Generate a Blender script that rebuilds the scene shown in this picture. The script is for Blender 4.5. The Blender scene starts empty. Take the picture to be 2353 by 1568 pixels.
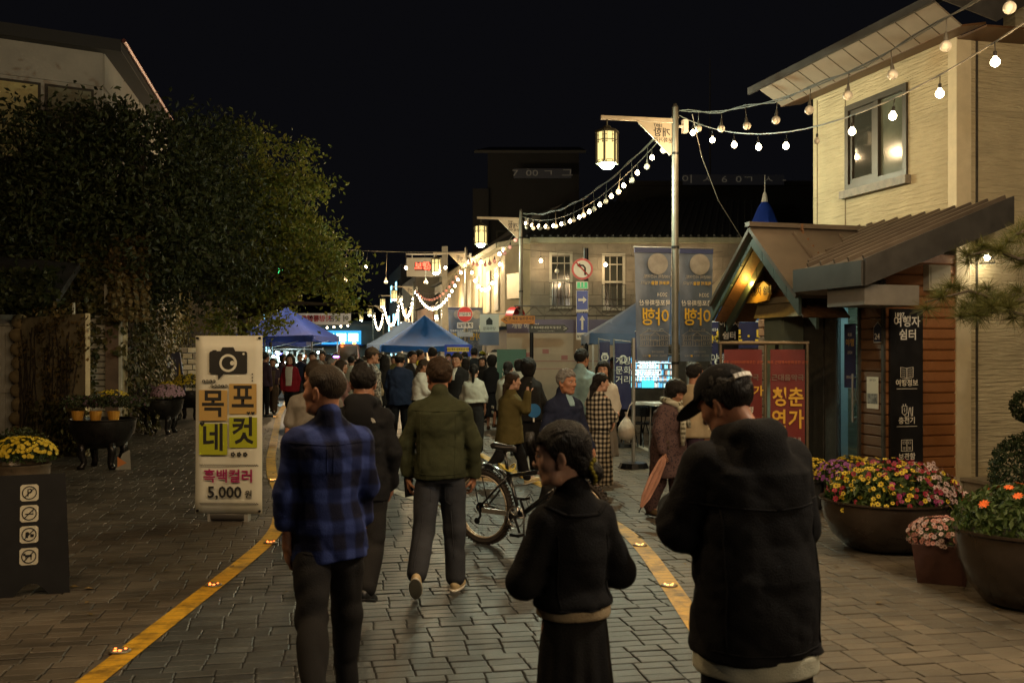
import bpy, math, random
import numpy as np
from mathutils import Vector, Matrix, Euler
random.seed(7); RNG = np.random.default_rng(7)
SC = bpy.context.scene
COL = SC.collection
R = math.radians
# ---------------------------------------------------------------- camera, night sky, exposure
F_, CX, CY, HC = 2287.0, 1176.0, 806.0, 1.78      # lens in overview pixels, horizon row, eye height
cam_d = bpy.data.cameras.new("camera"); cam = bpy.data.objects.new("camera", cam_d); COL.objects.link(cam)
cam.location = (0, 0, HC); cam.rotation_euler = (R(90), 0, 0)
cam_d.sensor_width = 36.0; cam_d.lens = 35.0; cam_d.shift_y = 0.00935
cam_d.clip_start = 0.1; cam_d.clip_end = 1500
cam_d.dof.use_dof = True; cam_d.dof.focus_distance = 15.0; cam_d.dof.aperture_fstop = 4.5
SC.camera = cam
w = bpy.data.worlds.new("World"); SC.world = w; w.use_nodes = True
bg = w.node_tree.nodes["Background"]; bg.inputs[0].default_value = (0.0030, 0.0030, 0.0039, 1); bg.inputs[1].default_value = 1.0
SC.view_settings.view_transform = 'Standard'; SC.view_settings.look = 'None'
SC.view_settings.exposure = 0.0; SC.view_settings.gamma = 1.0; SC.view_settings.use_curve_mapping = False
cy = SC.cycles
cy.use_denoising = True; cy.max_bounces = 6; cy.diffuse_bounces = 2; cy.glossy_bounces = 3
cy.transmission_bounces = 4; cy.transparent_max_bounces = 8; cy.sample_clamp_indirect = 2.5; cy.caustics_reflective = False; cy.caustics_refractive = False
try: cy.use_light_tree = True
except Exception: pass

# ---------------------------------------------------------------- helpers
def W(x, y, d): return Vector(((x-CX)/F_*d, d, HC-(y-CY)/F_*d))
def XW(x, d): return (x-CX)/F_*d
def ZW(y, d): return HC-(y-CY)/F_*d

class MB:
    """collects shapes into one mesh"""
    def __init__(s): s.v = []; s.f = []; s.m = []; s.M = Matrix.Identity(4)
    def add(s, vs, fs, mi=0):
        o = len(s.v)
        s.v += [tuple(s.M @ Vector(p)) for p in vs]
        for f in fs: s.f.append(tuple(o+i for i in f)); s.m.append(mi)
        return s
    def box(s, c, d, mi=0, rot=None, ch=0.0):
        hx, hy, hz = d[0]/2, d[1]/2, d[2]/2
        vs = [Vector((sx*hx, sy*hy, sz*hz)) for sz in (-1, 1) for sy in (-1, 1) for sx in (-1, 1)]
        if rot is not None: vs = [rot @ p for p in vs]
        vs = [p+Vector(c) for p in vs]
        return s.add(vs, [(0,2,3,1),(4,5,7,6),(0,1,5,4),(2,6,7,3),(0,4,6,2),(1,3,7,5)], mi)
    def bx(s, x0, x1, y0, y1, z0, z1, mi=0): return s.box(((x0+x1)/2,(y0+y1)/2,(z0+z1)/2),(x1-x0,y1-y0,z1-z0),mi)
    def cyl(s, a, b, r0, r1=None, n=12, mi=0, cap=True):
        a, b = Vector(a), Vector(b); r1 = r0 if r1 is None else r1
        z = (b-a).normalized(); x = z.orthogonal().normalized(); y = z.cross(x)
        vs = []
        for p, r in ((a, r0), (b, r1)):
            for i in range(n):
                t = 2*math.pi*i/n; vs.append(p + x*(r*math.cos(t)) + y*(r*math.sin(t)))
        fs = [(i, (i+1) % n, n+(i+1) % n, n+i) for i in range(n)]
        if cap: fs += [tuple(range(n-1, -1, -1)), tuple(range(n, 2*n))]
        return s.add(vs, fs, mi)
    def tube(s, pts, r, n=6, mi=0, closed=False):
        pts = [Vector(p) for p in pts]; m = len(pts); vs = []
        ref = None
        for i in range(m):
            if closed: t = pts[(i+1) % m]-pts[i-1]
            else: t = pts[min(i+1, m-1)]-pts[max(i-1, 0)]
            t.normalize()
            if ref is None: ref = t.orthogonal().normalized()
            x = (ref - t*ref.dot(t)); x = x.normalized() if x.length > 1e-6 else t.orthogonal().normalized()
            ref = x; y = t.cross(x); rr = r[i] if isinstance(r, (list, tuple)) else r
            for k in range(n):
                a = 2*math.pi*k/n; vs.append(pts[i]+x*(rr*math.cos(a))+y*(rr*math.sin(a)))
        fs = []
        for i in range(m if closed else m-1):
            j = (i+1) % m
            for k in range(n): fs.append((i*n+k, i*n+(k+1) % n, j*n+(k+1) % n, j*n+k))
        if not closed: fs += [tuple(range(n-1, -1, -1)), tuple((m-1)*n+k for k in range(n))]
        return s.add(vs, fs, mi)
    def lathe(s, prof, n=24, c=(0,0,0), mi=0, sx=1.0, sy=1.0):
        c = Vector(c); vs = []; m = len(prof)
        for r, z in prof:
            for k in range(n):
                a = 2*math.pi*k/n; vs.append(c+Vector((r*sx*math.cos(a), r*sy*math.sin(a), z)))
        fs = [(i*n+k, i*n+(k+1) % n, (i+1)*n+(k+1) % n, (i+1)*n+k) for i in range(m-1) for k in range(n)]
        return s.add(vs, fs, mi)
    def sphere(s, c, r, n=12, m=8, mi=0):
        c = Vector(c); r = (r, r, r) if not isinstance(r, (tuple, list)) else r
        vs = [c+Vector((0, 0, -r[2]))]
        for i in range(1, m):
            p = -math.pi/2+math.pi*i/m
            for k in range(n):
                a = 2*math.pi*k/n
                vs.append(c+Vector((r[0]*math.cos(p)*math.cos(a), r[1]*math.cos(p)*math.sin(a), r[2]*math.sin(p))))
        vs.append(c+Vector((0, 0, r[2]))); fs = []
        for k in range(n):
            fs.append((0, 1+(k+1) % n, 1+k)); L = 1+(m-2)*n
            fs.append((len(vs)-1, L+k, L+(k+1) % n))
        for i in range(m-2):
            for k in range(n):
                fs.append((1+i*n+k, 1+i*n+(k+1) % n, 1+(i+1)*n+(k+1) % n, 1+(i+1)*n+k))
        return s.add(vs, fs, mi)
    def prism(s, poly, y0, y1, mi=0):
        """polygon in xz extruded along y"""
        n = len(poly)
        vs = [(p[0], y0, p[1]) for p in poly]+[(p[0], y1, p[1]) for p in poly]
        fs = [tuple(range(n)), tuple(range(2*n-1, n-1, -1))]+[(i, n+i, n+(i+1) % n, (i+1) % n) for i in range(n)]
        return s.add(vs, fs, mi)
    def slab(s, quad, th, mi=0):
        """thick sheet: 3+ corner points, thickened along minus normal"""
        q = [Vector(p) for p in quad]; nrm = (q[1]-q[0]).cross(q[2]-q[0]).normalized(); n = len(q)
        vs = q+[p-nrm*th for p in q]
        fs = [tuple(range(n)), tuple(range(2*n-1, n-1, -1))]+[(i, n+i, n+(i+1) % n, (i+1) % n) for i in range(n)]
        return s.add(vs, fs, mi)
    def build(s, name, mats, parent=None, smooth=False, loc=None, rot=None, auto=None):
        me = bpy.data.meshes.new(name); me.from_pydata(s.v, [], s.f)
        mats = mats if isinstance(mats, (list, tuple)) else [mats]
        for m in mats: me.materials.append(m)
        if len(mats) > 1: me.polygons.foreach_set("material_index", s.m)
        if smooth: me.polygons.foreach_set("use_smooth", [True]*len(me.polygons))
        me.update()
        if auto is not None:
            try: me.polygons.foreach_set("use_smooth", [True]*len(me.polygons)); me.set_sharp_from_angle(angle=R(auto))
            except Exception: pass
        o = bpy.data.objects.new(name, me); COL.objects.link(o)
        if parent is not None: o.parent = parent
        if loc is not None: o.location = loc
        if rot is not None: o.rotation_euler = rot
        return o

def tag(o, label=None, cat=None, group=None, kind=None):
    if label: o['label'] = label
    if cat: o['category'] = cat
    if group: o['group'] = group
    if kind: o['kind'] = kind
    return o
def thing(name, label, cat, loc=(0,0,0), rz=0.0, group=None):
    o = bpy.data.objects.new(name, None); COL.objects.link(o); o.empty_display_size = 0.1
    o.location = loc; o.rotation_euler = (0, 0, rz); return tag(o, label, cat, group)
def kids(o): return list(o.children)
def dup(root, loc, rz, label):
    """a copy of a thing with its parts and their sub-parts"""
    r = root.copy(); COL.objects.link(r); r.location = loc; r.rotation_euler = (0, 0, rz); r['label'] = label
    for ch in kids(root):
        c = ch.copy(); COL.objects.link(c); c.parent = r
        for g in kids(ch):
            e = g.copy(); COL.objects.link(e); e.parent = c
    return r
def raw_mesh(name, V, Fq, mat, parent=None, smooth=True, kind=None):
    """V (n,3) array, Fq (m,k) array of equal-size faces"""
    me = bpy.data.meshes.new(name); n, m, k = len(V), len(Fq), Fq.shape[1] if len(Fq) else 4
    me.vertices.add(n); me.vertices.foreach_set("co", np.ascontiguousarray(V, np.float32).ravel())
    me.loops.add(m*k); me.loops.foreach_set("vertex_index", np.ascontiguousarray(Fq, np.int32).ravel())
    me.polygons.add(m); me.polygons.foreach_set("loop_start", np.arange(0, m*k, k, dtype=np.int32))
    me.polygons.foreach_set("use_smooth", np.full(m, smooth))
    for q in (mat if isinstance(mat, (list, tuple)) else [mat]): me.materials.append(q)
    me.update(calc_edges=True); me.validate()
    o = bpy.data.objects.new(name, me); COL.objects.link(o)
    if parent is not None: o.parent = parent
    if kind: o['kind'] = kind
    return o
FONTS = []
def text(body, size, mat, parent, loc, rot=(R(90),0,0), align='CENTER', mirror=False, bold=0.0, name='lettering', sx=1.0, shear=0.0, line=1.0):
    c = bpy.data.curves.new(name, 'FONT'); c.body = body; c.size = size; c.align_x = align; c.align_y = 'CENTER'
    c.offset = min(bold,.022)*size; c.shear = shear; c.resolution_u = 2; c.space_line = line; c.materials.append(mat)
    o = bpy.data.objects.new(name, c); COL.objects.link(o); o.parent = parent; o.location = loc; o.rotation_euler = rot
    o.scale = ((-1 if mirror else 1)*sx, 1, 1); FONTS.append(o); return o

# ---------------------------------------------------------------- materials
MATS = {}
def nd(nt, t, **k):
    n = nt.nodes.new(t)
    for a, b in k.items(): setattr(n, a, b)
    return n
def mat(name, col, rough=0.6, metal=0.0, var=0.0, vs=6.0, bump=0.0, bs=40.0, spec=0.5, emis=None, es=0.0, coat=0.0, trans=0.0, col2=None, coord='Object', sheen=0.0, stretch=None, sub=0.0, nosample=False):
    if name in MATS: return MATS[name]
    m = bpy.data.materials.new(name); m.use_nodes = True; nt = m.node_tree; p = nt.nodes["Principled BSDF"]
    p.inputs['Base Color'].default_value = (*col, 1); p.inputs['Roughness'].default_value = rough
    p.inputs['Metallic'].default_value = metal; p.inputs['Specular IOR Level'].default_value = spec
    if coat: p.inputs['Coat Weight'].default_value = coat; p.inputs['Coat Roughness'].default_value = 0.15
    if trans: p.inputs['Transmission Weight'].default_value = trans
    if sheen: p.inputs['Sheen Weight'].default_value = sheen
    if sub: p.inputs['Subsurface Weight'].default_value = sub; p.inputs['Subsurface Radius'].default_value = (0.02,0.008,0.004)
    if emis: p.inputs['Emission Color'].default_value = (*emis, 1); p.inputs['Emission Strength'].default_value = es
    if nosample: m.cycles.emission_sampling = 'NONE'
    if var or bump:
        tc = nd(nt, 'ShaderNodeTexCoord'); src = tc.outputs[coord]
        if stretch:
            mp = nd(nt, 'ShaderNodeMapping'); mp.inputs['Scale'].default_value = stretch; nt.links.new(src, mp.inputs[0]); src = mp.outputs[0]
    if var:
        n = nd(nt, 'ShaderNodeTexNoise'); n.inputs['Scale'].default_value = vs; n.inputs['Detail'].default_value = 6; n.inputs['Roughness'].default_value = 0.65
        nt.links.new(src, n.inputs['Vector'])
        rp = nd(nt, 'ShaderNodeValToRGB'); rp.color_ramp.elements[0].position = 0.3; rp.color_ramp.elements[1].position = 0.7
        c2 = col2 or tuple(min(1, c*(1+var)) for c in col); c1 = col if col2 else tuple(c*(1-var) for c in col)
        rp.color_ramp.elements[0].color = (*c1, 1); rp.color_ramp.elements[1].color = (*c2, 1)
        nt.links.new(n.outputs['Fac'], rp.inputs[0]); nt.links.new(rp.outputs[0], p.inputs['Base Color'])
        mr = nd(nt, 'ShaderNodeMapRange'); mr.inputs[3].default_value = max(0.03, rough-0.12); mr.inputs[4].default_value = min(1, rough+0.12)
        nt.links.new(n.outputs['Fac'], mr.inputs[0]); nt.links.new(mr.outputs[0], p.inputs['Roughness'])
    if bump:
        n2 = nd(nt, 'ShaderNodeTexNoise'); n2.inputs['Scale'].default_value = bs; n2.inputs['Detail'].default_value = 4
        nt.links.new(src, n2.inputs['Vector'])
        b = nd(nt, 'ShaderNodeBump'); b.inputs['Strength'].default_value = bump; b.inputs['Distance'].default_value = 0.02
        nt.links.new(n2.outputs['Fac'], b.inputs['Height']); nt.links.new(b.outputs[0], p.inputs['Normal'])
    MATS[name] = m; return m
def emit(name, col, s, sample=True):
    if name in MATS: return MATS[name]
    m = mat(name, (0.02,0.02,0.02), 0.5, emis=col, es=s)
    if not sample: m.cycles.emission_sampling = 'NONE'
    return m
def lamp(name, parent, loc, power, col, radius=0.05, kind='POINT', rot=None, spot=140, blend=0.6):
    l = bpy.data.lights.new(name, kind); l.energy = power*0.40; l.color = col
    l.shadow_soft_size = radius
    if kind == 'SPOT': l.spot_size = R(spot); l.spot_blend = blend
    o = bpy.data.objects.new(name, l); COL.objects.link(o); o.parent = parent; o.location = loc
    if rot: o.rotation_euler = rot
    return o
WARM = (1.0, 0.68, 0.35); COOLG = (0.86, 1.0, 0.80)
black_metal = mat('black metal', (0.012,0.012,0.013), 0.45, 0.6, var=0.3, vs=20)
pole_paint = mat('pole paint', (0.16,0.15,0.125), 0.4, 0.3, var=0.15, vs=8)
grey_metal = mat('grey metal', (0.32,0.32,0.31), 0.4, 0.7, var=0.15, vs=15)
white_paint = mat('white paint', (0.72,0.70,0.64), 0.5, var=0.06, vs=5)
ink = mat('black print', (0.015,0.015,0.015), 0.6)
white_ink = mat('white print', (0.75,0.73,0.66), 0.6)
yellow_ink = mat('yellow print', (0.8,0.52,0.05), 0.6)
cable_m = mat('cable rubber', (0.10,0.09,0.07), 0.5)
# ---------------------------------------------------------------- ground, road, pavements
LP = np.array([(-6,-2.28),(0,-2.28),(8.5,-2.26),(9.6,-2.29),(10.6,-2.46),(12.6,-2.94),(14.1,-3.4),(16.5,-4.0),(27.3,-6.4),(60,-12.9),(120,-24.9)])
RP = np.array([(-6,1.2),(0,1.2),(7.5,1.2),(9,1.19),(10.1,1.1),(12.3,.62),(14.6,.06),(16,-.3),(20,-1.15),(27,-2.6),(60,-9.2),(120,-21.2)])
_t = np.arange(-6, 120, 0.1)
def _sm(a): k = np.ones(13)/13; return np.convolve(np.pad(a, 6, mode='edge'), k, mode='valid')
_L, _R = _sm(np.interp(_t, LP[:,0], LP[:,1])), _sm(np.interp(_t, RP[:,0], RP[:,1]))
def XL(d): return np.interp(d, _t, _L)
def XR(d): return np.interp(d, _t, _R)
SD = Vector((-0.1867, 0.9824, 0)); SN = Vector((0.9824, 0.1867, 0))    # along the street, across it
SANG = math.atan2(-SD.x, SD.y)

def paver_mat(name, c1, c2, rough, island, spec=0.5):
    m = bpy.data.materials.new(name); m.use_nodes = True; nt = m.node_tree; p = nt.nodes["Principled BSDF"]; L = nt.links
    geo = nd(nt, 'ShaderNodeNewGeometry'); oi = nd(nt, 'ShaderNodeObjectInfo')
    n = nd(nt, 'ShaderNodeTexNoise'); n.inputs['Scale'].default_value = 1.3; n.inputs['Detail'].default_value = 5; L.new(geo.outputs['Position'], n.inputs['Vector'])
    n2 = nd(nt, 'ShaderNodeTexNoise'); n2.inputs['Scale'].default_value = 190; n2.inputs['Detail'].default_value = 3; L.new(geo.outputs['Position'], n2.inputs['Vector'])
    a = nd(nt, 'ShaderNodeMath', operation='MULTIPLY'); a.inputs[1].default_value = 0.38
    L.new(geo.outputs['Random Per Island'] if island else oi.outputs['Random'], a.inputs[0])
    b = nd(nt, 'ShaderNodeMath', operation='MULTIPLY_ADD'); b.inputs[1].default_value = 0.75; L.new(n.outputs['Fac'], b.inputs[0]); L.new(a.outputs[0], b.inputs[2])
    c = nd(nt, 'ShaderNodeMath', operation='MULTIPLY_ADD'); c.inputs[1].default_value = 0.5; L.new(n2.outputs['Fac'], c.inputs[0]); L.new(b.outputs[0], c.inputs[2])
    rp = nd(nt, 'ShaderNodeValToRGB'); rp.color_ramp.elements[0].position = 0.45; rp.color_ramp.elements[1].position = 1.1
    rp.color_ramp.elements[0].color = (*c1, 1); rp.color_ramp.elements[1].color = (*c2, 1); rp.color_ramp.elements[1].position = 1.0
    L.new(c.outputs[0], rp.inputs[0])
    vo = nd(nt, 'ShaderNodeTexVoronoi'); vo.inputs['Scale'].default_value = 2.1; L.new(geo.outputs['Position'], vo.inputs['Vector'])
    sp = nd(nt, 'ShaderNodeMapRange'); sp.inputs[1].default_value = .03; sp.inputs[2].default_value = .075; sp.inputs[3].default_value = .45; sp.inputs[4].default_value = 1.0; L.new(vo.outputs['Distance'], sp.inputs[0])
    n5 = nd(nt, 'ShaderNodeTexNoise'); n5.inputs['Scale'].default_value = .55; n5.inputs['Detail'].default_value = 8; n5.inputs['Roughness'].default_value = .7; L.new(geo.outputs['Position'], n5.inputs['Vector'])
    s5 = nd(nt, 'ShaderNodeMapRange'); s5.inputs[1].default_value = .38; s5.inputs[2].default_value = .62; s5.inputs[3].default_value = .55; s5.inputs[4].default_value = 1.2; L.new(n5.outputs['Fac'], s5.inputs[0])
    m5 = nd(nt, 'ShaderNodeMath', operation='MULTIPLY'); L.new(sp.outputs[0], m5.inputs[0]); L.new(s5.outputs[0], m5.inputs[1])
    mxs = nd(nt, 'ShaderNodeVectorMath', operation='SCALE'); L.new(rp.outputs[0], mxs.inputs[0]); L.new(m5.outputs[0], mxs.inputs['Scale']); L.new(mxs.outputs[0], p.inputs['Base Color'])
    mr = nd(nt, 'ShaderNodeMapRange'); mr.inputs[3].default_value = rough-0.13; mr.inputs[4].default_value = rough+0.15
    L.new(n.outputs['Fac'], mr.inputs[0]); L.new(mr.outputs[0], p.inputs['Roughness'])
    bp = nd(nt, 'ShaderNodeBump'); bp.inputs['Strength'].default_value = 0.55; bp.inputs['Distance'].default_value = 0.006
    L.new(n2.outputs['Fac'], bp.inputs['Height']); L.new(bp.outputs[0], p.inputs['Normal'])
    p.inputs['Specular IOR Level'].default_value = spec
    return m
PM = {k: (paver_mat(k+' paver', *v, False), paver_mat(k+' paving', *v, True)) for k, v in {
    'road': ((0.013,0.0148,0.0160), (0.063,0.071,0.073), 0.44), 'left': ((0.030,0.026,0.020), (0.096,0.080,0.060), 0.48), 'right': ((0.042,0.034,0.023), (0.125,0.101,0.069), 0.52)}.items()}
soil_m = mat('dark joint sand', (0.016,0.015,0.013), 0.9, var=0.3, vs=30)
ground = MB().add([(-400,-60,-.03),(400,-60,-.03),(400,700,-.03),(-400,700,-.03)], [(0,1,2,3)]).build('ground', mat('far ground', (0.03,0.03,0.027), 0.85, var=0.3, vs=0.2)); tag(ground, kind='structure')

def strip(fa, fb, d0, d1, z, step=0.4):
    ds = list(np.arange(d0, d1, step))+[d1]; mb = MB(); vs = []; fs = []
    for i, d in enumerate(ds):
        vs += [(float(fa(d)), float(d), z), (float(fb(d)), float(d), z)]
        if i: fs.append((2*i-2, 2*i-1, 2*i+1, 2*i))
    return mb.add(vs, fs)
DN, DF = 23.0, 100.0
BASE = {}
for nm, key, fa, fb in (('road','road',XL,XR), ('pavement','left',lambda d: -16-0.15*d,XL), ('pavement','right',XR,lambda d: 12+0*d)):
    mb = strip(fa, fb, -4, DN, -0.0105); k = len(mb.f)
    far = strip(fa, fb, DN, DF, -0.002); mb.add(far.v, far.f, 1)
    BASE[key] = tag(mb.build(nm, [soil_m, PM[key][1]]), kind='structure')
# pavers: one grid along the street, three rows to a course
PW, PD, GAP = 0.215, 0.106, 0.0085
cells = {'road': [], 'left': [], 'right': []}
_rr = random.Random(4); COURSE = []
while len(COURSE) < 300: COURSE += [len(set(COURSE))]*_rr.choice((2,3,3,4,5))
for j in range(int(2/PD), int(26/PD)):
    course = COURSE[j]
    off = (course*0.37+0.15*math.sin(course*2.3)+.03*math.sin(j*5.1)) % 1.0
    for i in range(-75, 75):
        u, v = j*PD+.002*math.sin(j*2.7), (i+off)*PW
        x, d = SD.x*u+SN.x*v, SD.y*u+SN.y*v
        if d < 3.6 or d > DN-0.1 or abs(x) > 0.52*d+1.5 : continue
        if x > 8.5 or x < -9.8: continue
        k = 'left' if x < XL(d) else 'right' if x > XR(d) else 'road'
        if k == 'left' and x < -7.3-0.15*(d-12): continue
        cells[k].append((x, d))
def paver_geo():
    a, b, c = (PW-GAP)/2, (PD-GAP*0.62)/2, 0.006
    top = [(-a+c,-b+c,0),(a-c,-b+c,0),(a-c,b-c,0),(-a+c,b-c,0)]; mid = [(-a,-b,-.0035),(a,-b,-.0035),(a,b,-.0035),(-a,b,-.0035)]; bot = [(-a,-b,-.0102),(a,-b,-.0102),(a,b,-.0102),(-a,b,-.0102)]
    vs = top+mid+bot; fs = [(0,1,2,3)]
    for k in range(4):
        n = (k+1) % 4; fs += [(4+k,4+n,n,k), (8+k,8+n,4+n,4+k)]
    return np.array(vs), np.array(fs)
PV, PF = paver_geo()
for key, lst in cells.items():
    infr = [(d, x) for x, d in lst if 5.25 < d and abs(x) < 0.515*d]
    infr.sort(); near = set(infr[:300])
    me = bpy.data.meshes.new('paver'); me.from_pydata(PV.tolist(), [], PF.tolist()); me.materials.append(PM[key][0])
    VV, FF = [], []; n = 0
    for x, d in lst:
        dz, rx, ry = RNG.normal(0, 0.0016), RNG.normal(0, 0.011), RNG.normal(0, 0.008)
        if (d, x) in near:
            o = bpy.data.objects.new('paver', me); COL.objects.link(o); o.parent = BASE[key]
            o.location = (x, d, dz); o.rotation_euler = (rx, ry, SANG)
        else:
            P = PV.copy(); z = P[:,2]+P[:,1]*rx-P[:,0]*ry+dz
            VV.append(np.stack([x+P[:,0]*SN.x+P[:,1]*SD.x, d+P[:,0]*SN.y+P[:,1]*SD.y, z], 1)); FF.append(PF+n); n += len(PV)
    raw_mesh('pavers', np.concatenate(VV), np.concatenate(FF), PM[key][1], BASE[key], smooth=False, kind='stuff')
# painted lines (4 mm above the paving), worn
def worn(name, col):
    m = bpy.data.materials.new(name); m.use_nodes = True; nt = m.node_tree; p = nt.nodes["Principled BSDF"]; L = nt.links
    geo = nd(nt, 'ShaderNodeNewGeometry'); n = nd(nt, 'ShaderNodeTexNoise'); n.inputs['Scale'].default_value = 3.5; n.inputs['Detail'].default_value = 9; n.inputs['Roughness'].default_value = .75
    L.new(geo.outputs['Position'], n.inputs['Vector']); rp = nd(nt, 'ShaderNodeValToRGB'); e = rp.color_ramp.elements
    e[0].position = .36; e[0].color = tuple(c*.22 for c in col)+(1,); e[1].position = .54; e[1].color = (*col, 1)
    L.new(n.outputs['Fac'], rp.inputs[0]); p.inputs['Roughness'].default_value = .55
    def joint(ax, ay, per, w_):
        dt = nd(nt, 'ShaderNodeVectorMath', operation='DOT_PRODUCT'); dt.inputs[1].default_value = (ax/per, ay/per, 0); L.new(geo.outputs['Position'], dt.inputs[0])
        fr = nd(nt, 'ShaderNodeMath', operation='FRACT'); L.new(dt.outputs['Value'], fr.inputs[0]); ab = nd(nt, 'ShaderNodeMath', operation='SUBTRACT'); ab.inputs[1].default_value = .5; L.new(fr.outputs[0], ab.inputs[0]); a2 = nd(nt, 'ShaderNodeMath', operation='ABSOLUTE'); L.new(ab.outputs[0], a2.inputs[0])
        q = nd(nt, 'ShaderNodeMapRange'); q.inputs[1].default_value = .5-w_; q.inputs[2].default_value = .5; q.inputs[3].default_value = 1; q.inputs[4].default_value = .35; L.new(a2.outputs[0], q.inputs[0]); return q.outputs[0]
    jm = nd(nt, 'ShaderNodeMath', operation='MULTIPLY'); L.new(joint(SD.x, SD.y, .106, .07), jm.inputs[0]); jm.inputs[1].default_value = 1.0
    vs_ = nd(nt, 'ShaderNodeVectorMath', operation='SCALE'); L.new(rp.outputs[0], vs_.inputs[0]); L.new(jm.outputs[0], vs_.inputs['Scale']); L.new(vs_.outputs[0], p.inputs['Base Color'])
    bp = nd(nt, 'ShaderNodeBump'); bp.inputs['Strength'].default_value = .3; bp.inputs['Distance'].default_value = .01
    n3 = nd(nt, 'ShaderNodeTexNoise'); n3.inputs['Scale'].default_value = 120; L.new(geo.outputs['Position'], n3.inputs['Vector']); L.new(n3.outputs['Fac'], bp.inputs['Height']); L.new(bp.outputs[0], p.inputs['Normal'])
    return m
yl, wl = worn('yellow road paint', (0.60,0.33,0.012)), worn('white road paint', (0.52,0.50,0.43))
lines = MB()
for f in (XL, XR):
    s = strip(lambda d: f(d)-0.075, lambda d: f(d)+0.075, 3.4, 70, 0.006, 0.2); lines.add(s.v, s.f)
tag(lines.build('road_marking', yl), kind='structure')
wm = MB()
c, la, wa, lw = Vector((-1.32, 13.4, 0)), 2.0, 0.62, 0.15
def dia(a, b): return [c+SD*a, c+SN*b, c-SD*a, c-SN*b]
o_, i_ = dia(la, wa), dia(la-0.55, wa-0.17)
vs = [p+Vector((0,0,.006)) for p in o_+i_]; wm.add(vs, [(k,(k+1)%4,4+(k+1)%4,4+k) for k in range(4)])
a, b = W(1440,1010,1), W(1492,1036,1)
ga, gb = Vector((XW(1436,19.8),19.8,.006)), Vector((XW(1500,17.2),17.2,.006))
wm.add([ga, gb, gb+Vector((.12,.04,0)), ga+Vector((.12,.04,0))], [(0,1,2,3)])
for d in (20.5, 22.5):   # stop bars
    wm.add([(XL(d)+.3,d,.006),(XR(d)-.3,d+.5,.006),(XR(d)-.3,d+.75,.006),(XL(d)+.3,d+.25,.006)], [(0,1,2,3)])
tag(wm.build('road_marking', wl), kind='structure')
hz = MB()
for k in range(5):     # yellow bars of the hatched strip by the left line
    d = 13.0+k*0.48; x = float(XL(d))
    hz.add([(x+.12,d,.0065),(x+.55,d+.10,.0065),(x+.55,d+.30,.0065),(x+.12,d+.2,.0065)], [(0,1,2,3)])
tag(hz.build('road_marking', yl), kind='structure')
# LED road studs
stud_case, stud_led = mat('stud casing', (0.25,0.22,0.16), 0.35, 0.5), emit('stud led', (1.0,0.17,0.03), 6, False)
stud_led2 = emit('stud led warm', (1.0,0.42,0.10), 6, False)
studs = [(275,1498,'nearest the camera on the left yellow line'),(490,1346,'second from the camera on the left yellow line'),(621,1248,'on the left yellow line where it starts to bend'),(626,1104,'beside the hatched yellow bars'),(631,958,'far along the left yellow line'),(1470,1254,'on the right yellow line beyond the others'),(1537,1347,'right beside the black jacketed man')]
for i, (x, y, t) in enumerate(studs):
    d = F_*HC/(y-CY); X = XW(x, d)
    st = thing('road_stud', 'small glowing LED road stud '+t, 'road stud', (X, d, .006), 0, 'LED road studs on the yellow lines')
    MB().lathe([(0.055,0),(0.058,.006),(.048,.013),(0.0,.015)], 14, sx=1.15).build('casing', stud_case, st, smooth=True)
    m = MB()
    for k in (-.016, .012): m.box((k, -.03, .0155), (.016,.014,.006))
    for k in (-.03, .03): m.box((k, .012, .0165), (.012,.01,.004))
    tag(m.build('lens', stud_led if i < 3 else stud_led2, st), kind='stuff')
# ---------------------------------------------------------------- the rest house on the right
def ridged(name, col, var=0.2):
    m = bpy.data.materials.new(name); m.use_nodes = True; nt = m.node_tree; p = nt.nodes["Principled BSDF"]; L = nt.links
    tc = nd(nt, 'ShaderNodeTexCoord'); mp = nd(nt, 'ShaderNodeMapping'); mp.inputs['Scale'].default_value = (2.6, 2.6, 29); L.new(tc.outputs['Object'], mp.inputs[0])
    n = nd(nt, 'ShaderNodeTexNoise'); n.inputs['Scale'].default_value = 1.0; n.inputs['Detail'].default_value = 5; n.inputs['Roughness'].default_value = .55; n.inputs['Distortion'].default_value = .35; L.new(mp.outputs[0], n.inputs['Vector'])
    b = nd(nt, 'ShaderNodeBump'); b.inputs['Strength'].default_value = 1.0; b.inputs['Distance'].default_value = 0.05; L.new(n.outputs['Fac'], b.inputs['Height']); L.new(b.outputs[0], p.inputs['Normal'])
    n2 = nd(nt, 'ShaderNodeTexNoise'); n2.inputs['Scale'].default_value = 1.6; n2.inputs['Detail'].default_value = 7; L.new(tc.outputs['Object'], n2.inputs['Vector'])
    rp = nd(nt, 'ShaderNodeValToRGB'); e = rp.color_ramp.elements; e[0].position = .3; e[1].position = .7
    e[0].color = tuple(c*(1-var) for c in col)+(1,); e[1].color = tuple(c*(1+var*.3) for c in col)+(1,)
    L.new(n2.outputs['Fac'], rp.inputs[0]); L.new(rp.outputs[0], p.inputs['Base Color']); p.inputs['Roughness'].default_value = .8; p.inputs['Specular IOR Level'].default_value = .3
    return m
cream_wall = ridged('ridged cream siding', (0.46,0.40,0.26))
cream_trim = mat('cream trim', (0.50,0.44,0.30), 0.7, var=.1)
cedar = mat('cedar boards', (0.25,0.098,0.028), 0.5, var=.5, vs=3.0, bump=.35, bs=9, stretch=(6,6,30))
cedar2 = mat('shade-toned boards', (0.13,0.062,0.026), 0.6, var=.5, vs=3.0, bump=.35, bs=9, stretch=(6,6,30))  # darker copy of the cedar: shade of the street face put into the colour
roof_metal = mat('brown roof metal', (0.115,0.092,0.072), 0.42, .35, var=.2, vs=3)
dark_fascia = mat('dark fascia', (0.042,0.040,0.038), 0.5, .2, var=.25, vs=5)
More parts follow.
